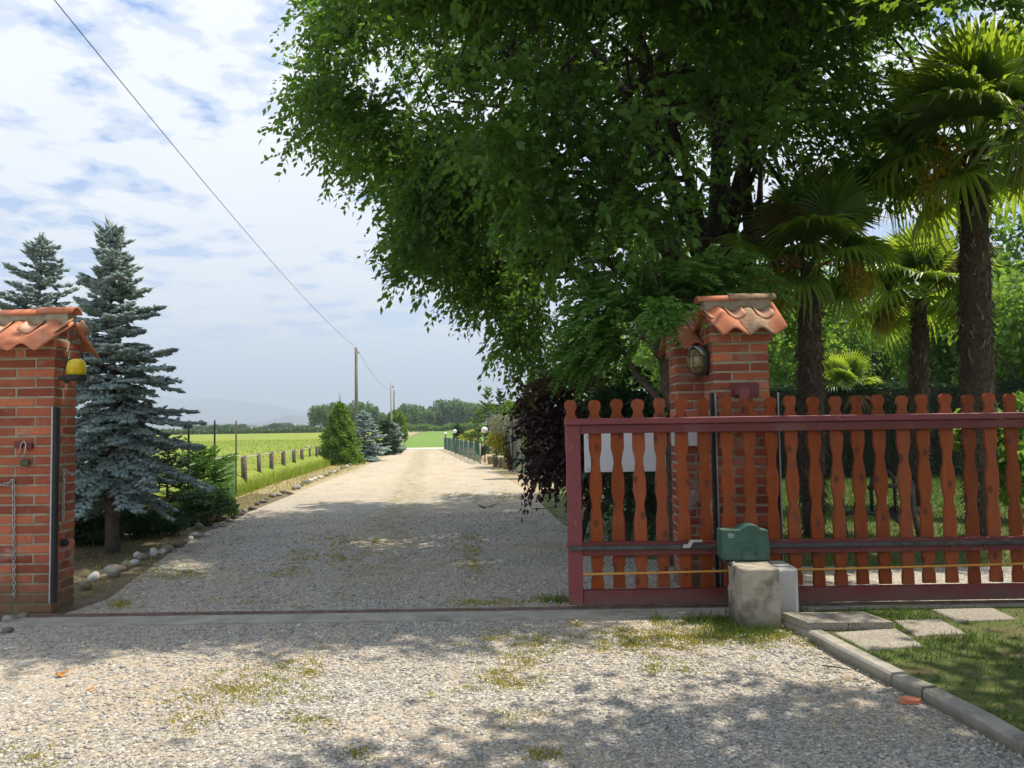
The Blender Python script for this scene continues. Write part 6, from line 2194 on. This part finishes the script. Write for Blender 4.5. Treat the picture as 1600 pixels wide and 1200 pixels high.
# conifers and garden trees beyond
for k, (px, top, Y, s_, m_, lab) in enumerate(((763, 612, 36, 1.0, L_cyp, 'pointed green conifer behind the nearest globe lamp'), (782, 612, 42, .95, L_fir, 'dark pointed conifer right of the first pointed one'), (800, 618, 30, .8, L_cyp, 'light green conifer behind the silvery tree'), (748, 640, 45, .9, L_cyp, 'low green conifer at the left of the conifer group'), (822, 628, 27, 1.0, L_fir, 'dark conifer behind the purple shrub'))):
    hh = P(px, top, Y).z
    conifer('garden_conifer', lab, (P(px, 680, Y).x, Y, 0), hh, .05, [(0, .95 * s_), (.3, .85 * s_), (.65, .42 * s_), (.85, .15 * s_), (1, .03)], m_, 80 + k, whorl=.24, per=8, tr=.06, tw_len=.36, tw_gap=.16, nn=8, rad=.04, nl=.07, group='pointed conifers in the garden on the right', cat='conifer')
b = Vector((P(683, 660, 60).x + 2.6, 60, 0))
for k, (px, Y, w, zt_, m_, lab) in enumerate(((714, 52, .55, 1.45, L_darkbush, 'small dark rounded bush in front of the bright green field'), (735, 50, 1.1, 1.0, L_yellow, 'low golden bush behind the mesh fence'), (806, 25, .55, 2.0, L_cyp, 'bright green bush between the silvery tree and the purple shrub'), (845, 22, .9, 2.2, L_darkbush, 'dark bush filling the gap behind the purple shrub'))):
    b = Vector((P(px, 680, Y).x, Y, 0))
    pp = lump(1300, (b.x, b.y, zt_ * .52), (w, w, zt_ * .55), 9, .5, .2, 90 + k)
    bush('garden_bush', lab, 'shrub', b, [(pp, m_, 0)], None, .13, .08, trunk=[([b, b + Vector((0, 0, zt_ * .4))], [.03, .02])])

# white boards and the wire mesh behind the gate
net('wire_mesh', 'zinc wire mesh fence behind the left end of the gate', (.75, 7.05, 0), (1.40, 6.85, 0), .05, 1.15, .05, .0013, M_dkmetal, 'mesh')
a_, b_ = P(913.5, 738, 6.85), P(1039, 676, 6.85)
wbd = thing('white_board', 'blank white board hung on the mesh behind the first pickets', 'board', ((a_.x + b_.x) / 2, 6.85, a_.z))
cW = wbd.location.copy()
pnl = loc(M().box(a_.x, b_.x, 6.84, 6.855, a_.z, b_.z, .002).to('panel', M_white, wbd), cW)
for x in (a_.x + .03, b_.x - .03):
    for z_ in (a_.z + .03, b_.z - .03):
        M().tube([(x, 6.841, z_), (x, 6.834, z_)], .006, 6).to('screw', M_steel, pnl)
a_, b_ = P(1050, 697, 6.34), P(1112, 673, 6.34)
tag(M().box(a_.x, min(b_.x, 1.75), 6.33, 6.345, a_.z, b_.z + .02, .002).to('white_board', M_white), 'small blank white board fixed to the hidden brick pillar', 'board')

# old iron plough on the lawn
b = G(1385, 846); Yp = b.y
pl = thing('old_plough', 'old iron plough with a hooped handle standing on the lawn behind the pickets', 'plough', (b.x, Yp, 0))
pc = (b.x, Yp, 0)
pt = lambda x, y, dy=0.0: P(x, y, Yp + dy)
loc(M().tube([pt(1363, 800), pt(1361, 760), pt(1363, 747), pt(1370, 739), pt(1380, 737), pt(1390, 739), pt(1397, 748), pt(1398, 760), pt(1400, 800)], .021, 7).to('hoop_handle', M_dkmetal, pl), pc)
loc(M().tube([pt(1356, 762, -.03), pt(1402, 758, -.03)], .026, 6).to('cross_bar', M_dkmetal, pl), pc)
loc(M().tube([pt(1318, 803), pt(1336, 799), pt(1375, 803), pt(1440, 799)], [.02, .024, .024, .02], 7).to('beam', M_dkmetal, pl), pc)
loc(M().tube([pt(1316, 775), pt(1318, 803), pt(1323, 838), pt(1324, 850)], [.018, .022, .018, .015], 6).to('front_leg', M_dkmetal, pl), pc)
loc(M().tube([pt(1336, 799), pt(1336, 788), pt(1342, 778)], [.02, .018, .012], 6).to('hook', M_dkmetal, pl), pc)
loc(M().tube([pt(1424, 752, -.05), pt(1428, 800, -.05), pt(1438, 846, -.05)], [.026, .028, .028], 7).to('wooden_handle', M_fence_wood, pl), pc)
q = M()
q.add([pt(1386, 800), pt(1394, 790, -.05), pt(1402, 804, -.05), pt(1396, 812, -.04), pt(1406, 822, -.06), pt(1390, 806, .05), pt(1398, 796, .05), pt(1404, 812, .05)], [(0, 1, 2, 3), (3, 2, 4), (5, 6, 7), (0, 5, 7, 3), (0, 1, 6, 5), (1, 2, 7, 6), (2, 4, 7), (3, 7, 4)])
loc(q.to('share', M_dkmetal, pl), pc)
for px in (1364, 1399):
    q = M()
    for k in range(6):
        p = pt(px, 765 + k * 6)
        q.ball((p.x, p.y - .026, p.z), .007, .005, .007, 6, 4)
    loc(q.to('rivet_row', M_zinc, pl), pc)

# ---------------------------------------------------------------- grass, moss and leaves
def in_px(cx, cy, rx, ry, n):
    x = cx + rng.normal(size=n) * rx * .5; y = cy + rng.normal(size=n) * ry * .5
    return np.array([tuple(G(a_, b_)) for a_, b_ in zip(x, y)])


patches = [(540, 845, 60, 12, 260), (500, 872, 60, 14, 300), (460, 895, 40, 12, 200), (735, 855, 30, 30, 260), (735, 885, 30, 20, 220), (780, 775, 90, 10, 700), (770, 940, 60, 8, 260), (850, 938, 50, 8, 220),
           (260, 896, 70, 12, 500), (190, 944, 22, 8, 160), (400, 940, 80, 12, 120), (1080, 995, 150, 22, 1700), (1190, 985, 60, 18, 900), (1130, 972, 70, 12, 700), (980, 1000, 60, 20, 420), (830, 1010, 90, 30, 560), (790, 1060, 60, 24, 340),
           (400, 1075, 100, 34, 420), (330, 1095, 60, 30, 160), (470, 1040, 60, 18, 180), (480, 1130, 60, 20, 90), (300, 1130, 40, 20, 70), (850, 1178, 24, 8, 90), (810, 1120, 40, 14, 60), (60, 1180, 40, 14, 60), (1040, 1040, 60, 18, 160),
           (1030, 972, 8, 6, 60), (900, 975, 8, 6, 60), (700, 705, 30, 5, 300), (720, 715, 30, 6, 400), (1260, 1000, 40, 14, 160), (560, 1180, 30, 10, 60)]
pm = []
for cx, cy, rx, ry, n in patches:
    n = int(n * 2.1)
    sub = max(3, n // 16)
    cxs = cx + rng.normal(size=sub) * rx * .5; cys = cy + rng.normal(size=sub) * ry * .5
    for a_, b_ in zip(cxs, cys):
        g_ = G(a_, b_); k = 22 if g_.y < 8 else 10
        rr = rng.normal(size=(k, 2)) * (.028 if g_.y < 8 else .05)
        pm.append(np.stack([g_.x + rr[:, 0], g_.y + rr[:, 1], np.zeros(k)], 1))
pm = np.concatenate(pm)
ok = inside(drive_poly, pm[:, 0], pm[:, 1])
pm = pm[ok]
V, Fc = blades(pm, rng.uniform(.008, .022, len(pm)) * np.where(pm[:, 1] < 8, 1, 1.4), .0085 * np.where(pm[:, 1] < 8, 1, 2), .8)
tag(link('moss_tufts', npmesh('moss_tufts', V, Fc, L_moss)), 'dry yellow-green moss and grass tufts in the gravel', 'grass', kind='stuff')
# tall weeds against the motor block
pw = np.concatenate([in_px(1110, 972, 60, 8, 260), in_px(1160, 990, 70, 14, 420), in_px(1028, 970, 14, 4, 50), in_px(870, 940, 26, 4, 90), in_px(1290, 985, 30, 8, 60), in_px(1252, 960, 14, 8, 60)])
V, Fc = blades(pw, rng.uniform(.03, .095, len(pw)), .008, .5)
tag(link('weeds', npmesh('weeds', V, Fc, L_grass)), 'fresh green weeds growing against the motor block', 'weeds', kind='stuff')
# front lawn
n = 30000
y = rng.uniform(2.4, 5.4, n); x = rng.uniform(1.8, 4.4, n)
ok = inside(front_lawn, x, y) & (x < .72 * y + .2)
pv = [np.array([p_.x for p_ in G_]) for G_ in ()]
slabs = [[G(px, py, .052) for px, py in c4] for _, c4 in pav] + [shrink([A_, B_, C_, D_], -.02)]
slabs = [shrink(c4, .06) for c4 in slabs]
for c4 in slabs:
    ok &= ~inside([(p_.x, p_.y) for p_ in c4], x, y)
nz = np.sin(3.1 * x + 1.2) * np.sin(2.7 * y + .4) + .5 * np.sin(7 * x) * np.sin(6.1 * y)
ok &= rng.uniform(size=n) < np.clip(.75 + nz * .6, .25, 1)
pg = np.stack([x, y, np.full(n, .040)], 1)[ok]
hv = .55 + .9 * np.clip(np.sin(5.1 * pg[:, 0] + 2 * np.sin(3.3 * pg[:, 1])) * np.sin(4.3 * pg[:, 1] + 1.3), 0, 1)
V, Fc = blades(pg, rng.uniform(.018, .07, len(pg)) * hv, rng.uniform(.004, .010, len(pg)), .75)
tag(link('grass', npmesh('grass', V, Fc, L_grass)), 'grass blades on the lawn corner beside the kerb', 'grass', kind='stuff')
# back lawn
n = 60000
y = np.sqrt(rng.uniform(7.0 ** 2, 18.0 ** 2, n)); x = rng.uniform(.12, .74, n) * y
ok = inside(lawn_poly, x, y)
pg = np.stack([x, y, np.full(n, .0)], 1)[ok]
V, Fc = blades(pg, rng.uniform(.03, .075, len(pg)) * (1 + (pg[:, 1] - 7) * .03), .010 * (1 + (pg[:, 1] - 7) * .12), .6)
tag(link('grass', npmesh('grass', V, Fc, L_grass)), 'mown grass of the garden lawn behind the gate', 'grass', kind='stuff')
# verge grass along the field fence and the crop
ce = crop_edge[:5]
def edge_x(y): return np.interp(y, [p_[1] for p_ in ce], [p_[0] for p_ in ce])
n = 26000
y = rng.uniform(9.5, 46, n); off_ = rng.uniform(-.5, .42, n)
pg = np.stack([edge_x(y) + off_, y, np.full(n, -.02)], 1)
V1, F1 = blades(pg, rng.uniform(.22, .46, n) * np.where(off_ > .1, .75, 1), .020 * (1 + (y - 11) * .03), .35)
n = 46000
y = np.sqrt(rng.uniform(9.5 ** 2, 60.0 ** 2, n)); x = -rng.uniform(.1, .74, n) * y
ok = inside(crop_edge, x, y)
pg = np.stack([x, y, np.full(n, .33)], 1)[ok]
V2, F2 = blades(pg, rng.uniform(.05, .13, len(pg)), .028 * (1 + (pg[:, 1] - 11) * .035), .9)
V, Fc = join([(V1, F1), (V2, F2)])
tag(link('barley', npmesh('barley', V, Fc, L_crop)), 'yellow-green barley standing in the field', 'crop', kind='stuff')
n = 2600
y = rng.uniform(11, 30, n); t_ = rng.uniform(0, 1, n)
xa = np.interp(y, [11, 18, 24, 33], [-4.4, -4.75, -5.0, -5.7]); xb = np.interp(y, [11, 18, 24, 33], [-5.0, -5.8, -6.2, -6.9])
pg = np.stack([xa + (xb - xa) * t_, y, np.full(n, -.01)], 1)
V, Fc = blades(pg, rng.uniform(.03, .16, n), .014, .7)
tag(link('verge_grass', npmesh('verge_grass', V, Fc, L_moss)), 'dry grass on the strip under the field fence', 'grass', kind='stuff')
# poppies
n = 13
px = rng.uniform(385, 440, n); py = rng.uniform(704, 724, n)
pp = np.array([tuple(P(a_, b_, 19 + rng.uniform(0, 4))) for a_, b_ in zip(px, py)])
pp = np.repeat(pp, 5, 0) + rng.normal(size=(n * 5, 3)) * .012
V, Fc = kite(pp, rvec(len(pp)), .030, .028)
tag(link('poppies', npmesh('poppies', V, Fc, L_poppy)), 'scattered red poppies at the field edge', 'flowers', kind='stuff')
# soil litter and small weeds under the spruces
n = 1600
x = rng.uniform(-5.2, -3.3, n); y = rng.uniform(6.3, 10.5, n)
ok = ~inside(drive_poly, x, y)
pp = np.stack([x, y, np.full(n, .004)], 1)[ok]
V, Fc = blades(pp, rng.uniform(.015, .06, len(pp)), .012, 1.0)
tag(link('litter', npmesh('litter', V, Fc, L_moss)), 'dry needles and weeds on the soil under the spruces', 'litter', kind='stuff')
# fallen leaves
for lab, px, py, s_, rz in (('large curled orange leaf lying on the gravel at the left', 92, 1053, .052, .4), ('small reddish fallen leaf near the orange one', 139, 1078, .030, 1.4), ('small yellow-green leaf on the gravel in the middle', 672, 1085, .026, .2), ('orange leaf beside the stone edging', 292, 861, .05, 2.2), ('brown leaf on the gravel left of the kerb', 1318, 1062, .022, 2.9)):
    me = ml_me.copy(); me.materials.clear(); me.materials.append(L_dry if 'green' not in lab else L_moss)
    o = link('fallen_leaf', me); o.location = G(px, py, .016); o.scale = (s_, s_ * .8, s_ * 2.6); o.rotation_euler = (.12, -.1, rz)
    tag(o, lab, 'leaf', 'fallen leaves on the gravel')
tag(M().tube([G(748, 789, .012), G(756, 793, .018), G(766, 791, .02), G(776, 787, .012)], [.010, .012, .009, .004], 6).to('fallen_twig', M_bark), 'dark curved twig lying on the shaded drive', 'twig')
tag(M().tube([G(830, 795, .010), G(850, 794, .016), G(872, 792, .012)], [.006, .008, .004], 6).to('fallen_twig', M_bark), 'straight dark twig near the foot of the purple shrub', 'twig')
tag(M().tube([G(1285, 1040, .012), G(1305, 1042, .016), G(1332, 1047, .012)], [.004, .004, .002], 5).to('fallen_twig', M_fence_wood), 'pale dry twig on the gravel beside the kerb', 'twig')

# ---------------------------------------------------------------- far rows, treeline, buildings, hills
def crop_row(label, x0, x1, Y, h, m, n, L, lumpy=.15):
    x = rng.uniform(x0, x1, n)
    top = h * (1 + lumpy * np.sin(x * .9) * np.sin(x * .37 + 1))
    z_ = rng.uniform(0, 1, n) ** .7 * top
    p = np.stack([x, Y + rng.uniform(0, 3, n), z_], 1)
    V, Fc = kite(p, nrm(rvec(n) + np.array([0, 0, .5])), rng.uniform(.7, 1.3, n) * L, L * .6)
    return tag(link('crop_row', npmesh('crop_row', V, Fc, m)), label, 'crops', kind='stuff')


crop_row('dark green crop row closing the yellow field', -85, -19, 128, .95, L_far_d, 9000, .5)
crop_row('bright green vine row behind the green field', -26, 40, 165, 1.15, L_cyp, 9000, .6, .35)
gt = 'trees of the far treeline'
fp = [tree_proto('far_tree', 'x', 8.0, 3.6, 2600, L_far, .62, .46, 101, group=gt, tz=.06, fork=False), tree_proto('far_tree', 'x', 7.0, 3.0, 2200, L_far_d, .62, .46, 102, group=gt, tz=.04, fork=False), tree_proto('far_tree', 'x', 9.5, 3.3, 2600, L_far, .60, .44, 103, group=gt, tz=.08, fork=False)]
# (pixel x, pixel of the top, distance, width factor, kind, label)
ft = [(500, 632, 150, .80, 0, 'grey-green tree at the left end of the near treeline'), (513, 627, 158, .78, 1, 'rounded tree left of the bright cypress tip'), (528, 628, 165, .8, 0, 'tree right behind the tip of the bright cypress'),
      (549, 628, 160, .8, 2, 'tree just left of the tall pole'), (566, 627, 155, .85, 0, 'broad pale tree right of the tall pole'), (582, 632, 158, .85, 1, 'sloping tree two crowns right of the tall pole'), (594, 645, 165, .65, 0, 'low tree in the dip of the treeline'), (604, 650, 172, .6, 1, 'lowest tree left of the pale pole'),
      (626, 634, 170, .8, 1, 'dark tree right behind the weeping tree'), (637, 630, 190, .95, 0, 'tall pale tree right of the weeping tree'), (651, 632, 195, .9, 1, 'dark green tree beyond the green field, right of the tall pale one'), (665, 640, 200, .8, 0, 'lower tree in the second dip of the treeline'), (677, 632, 205, .9, 1, 'rounded dark tree above the end of the drive'),
      (690, 626, 210, 1.0, 2, 'tree above the smallest globe lamp'), (701, 624, 210, 1.0, 0, 'tallest pale tree in the right treeline'), (714, 624, 205, 1.0, 2, 'pointed tree above the small dark bush'), (727, 627, 200, .95, 0, 'tree right of the pointed treeline tree'), (742, 630, 190, .95, 1, 'dark tree left of the pointed conifers'),
      (757, 630, 185, 1.0, 0, 'treeline tree behind the pointed conifers'), (776, 628, 180, 1.0, 1, 'treeline tree hidden behind the second conifer'), (800, 626, 180, 1.0, 2, 'treeline tree behind the silvery tree'), (825, 624, 180, 1.0, 0, 'treeline tree behind the purple shrub'), (850, 622, 180, 1.0, 1, 'rightmost treeline tree seen left of the gate'),
      (434, 661, 330, .8, 0, 'small round tree standing among the far white buildings'), (442, 660, 330, .85, 1, 'round tree right of the small one among the white buildings'), (376, 662, 300, .7, 1, 'right end of the far tree belt behind the steel rods'), (362, 663, 300, .75, 0, 'far tree behind the thin grey rod'), (346, 663, 300, .75, 1, 'far tree between the two steel rods'),
      (330, 664, 300, .75, 0, 'far tree left of the dark steel rod'), (314, 664, 300, .75, 1, 'far tree beside the blue spruce tips'), (300, 665, 300, .8, 0, 'far tree half hidden by the blue spruce'), (404, 667, 360, .5, 1, 'low dark tree between the far buildings'), (418, 666, 380, .55, 0, 'low far tree left of the bluish building'), (455, 666, 380, .55, 1, 'low dark tree behind the long white building'), (468, 665, 380, .55, 0, 'low tree right of the long white building'), (480, 664, 380, .6, 1, 'low tree at the left foot of the near treeline')]
used = set()
hts = (8.0, 7.0, 9.5)
for px, pt_, Y, wf, k, lab in ft:
    top = P(px, pt_, Y).z + 0.3
    x = P(px, 660, Y).x
    sz = top / hts[k]; sw = wf * 1.0 * (Y / 180) * .95
    s_ = (sw, sw, sz)
    if k not in used:
        fp[k].location = (x, Y, 0); fp[k].scale = s_; fp[k]['label'] = lab; used.add(k)
    else:
        copy_tree(fp[k], (x, Y, 0), rng.uniform(0, 6), s_, lab)

M_wall = mat('white_render', (0.72, 0.70, 0.68), None, .3, .9, 1, 0)
M_bluewall = mat('bluish_cladding', (0.42, 0.50, 0.60), None, .3, .8, 1, 0)
M_roof = mat('grey_roof', (0.40, 0.39, 0.38), None, .3, .9, 1, 0)
M_glassd = mat('dark_window', (0.05, 0.06, 0.07), None, 1, .2, 1, 0)
for px0, px1, pt_, Y, m_, lab, flat in ((386, 401, 668.5, 420, M_wall, 'low white building at the left of the far buildings', True), (410, 420, 669, 430, M_bluewall, 'pale bluish shed between the far white buildings', True), (445, 455, 667, 420, M_wall, 'white house right of the round far trees', False), (456, 474, 669, 430, M_wall, 'long low white building at the right of the far buildings', True), (474, 486, 670, 440, M_wall, 'low pale building next to the near treeline', True)):
    a_ = P(px0, pt_, Y); b_ = P(px1, pt_, Y)
    t = thing('far_building', lab, 'building', ((a_.x + b_.x) / 2, Y, 0), 0, 'white buildings across the plain')
    w = (b_.x - a_.x) / 2; h = max(2.6, a_.z)
    wl_ = M().box(-w, w, 0, 9, -.2, h - .4).to('wall', m_, t)
    if flat:
        M().box(-w - .2, w + .2, -.2, 9.2, h - .4, h).to('roof', M_roof, t)
    else:
        M().prism([(-w - .3, h - .4), (w + .3, h - .4), (0, h + 1.0)], 'y', -.3, 9.3).to('roof', M_roof, t)
    k = max(2, int(w * 2 / 2.2))
    wm = M().box(-.5, .5, -.03, .03, -.55, .55).mesh('window', M_glassd)
    for i in range(k):
        o = link('window', wm, None, wl_); o.location = (-w + (i + .5) * 2 * w / k, -.01, h * .45)


def ridge(name, pts, D, depth, m, n=260, jag=6):
    xs = np.array([p[0] for p in pts], float); ys = np.array([p[1] for p in pts], float)
    pxs = np.linspace(xs[0], xs[-1], n)
    pys = np.interp(pxs, xs, ys)
    V = []; rows = 7
    jit = np.zeros(n)
    for k in (3, 7, 13, 29, 53):
        jit += np.sin(np.linspace(0, k * 6.28, n) + k) / k
    for r_ in range(rows):
        u = r_ / (rows - 1)
        for i in range(n):
            p = P(pxs[i], pys[i], D)
            zt = max(4.0, p.z + jit[i] * jag)
            prof_ = math.sin(PI * u) ** .8
            wob = 1 + .10 * math.sin(i * .31 + r_ * 1.7) * (0 if r_ == rows // 2 else 1)
            k = (D + (u - .5) * depth) / D
            V.append((p.x * k, D + (u - .5) * depth, -0.4 + (zt + .4) * prof_ * (wob if r_ != rows // 2 else 1) * (k if u > .5 else 1)))
    f = []
    for r_ in range(rows - 1):
        for i in range(n - 1):
            a_ = r_ * n + i
            f.append((a_, a_ + 1, a_ + n + 1, a_ + n))
    me = bpy.data.meshes.new(name); me.from_pydata(V, [], f); me.materials.append(m); me.polygons.foreach_set('use_smooth', [True] * len(f)); me.update()
    return tag(link(name, me), kind='structure')


ridge('mountains', [(-1200, 600), (-600, 618), (-200, 606), (60, 622), (230, 617), (300, 624), (330, 621), (380, 627), (430, 634), (480, 643), (540, 650), (620, 655), (700, 652), (800, 650), (1100, 640), (1600, 630), (2400, 610)], 5200, 1400, M_hill)
ridge('hills', [(200, 664), (300, 660), (390, 661), (430, 654), (452, 648), (480, 651), (500, 657), (560, 660), (590, 657), (610, 656), (640, 660), (760, 661)], 3000, 500, M_hill, jag=2)

# ---------------------------------------------------------------- haze
m_ = bpy.data.materials.new('haze'); m_.use_nodes = True
ht = m_.node_tree; ht.nodes.clear()
ho = ht.nodes.new('ShaderNodeOutputMaterial'); pv_ = ht.nodes.new('ShaderNodeVolumePrincipled')
pv_.inputs['Color'].default_value = (0.70, 0.84, 1.0, 1); pv_.inputs['Density'].default_value = 0.00052; pv_.inputs['Anisotropy'].default_value = 0.0
ht.links.new(pv_.outputs[0], ho.inputs['Volume'])
hz_o = M().box(-8950, 8950, -360, 6550, -1.4, 415).to('haze', m_)
tag(hz_o, kind='stuff')
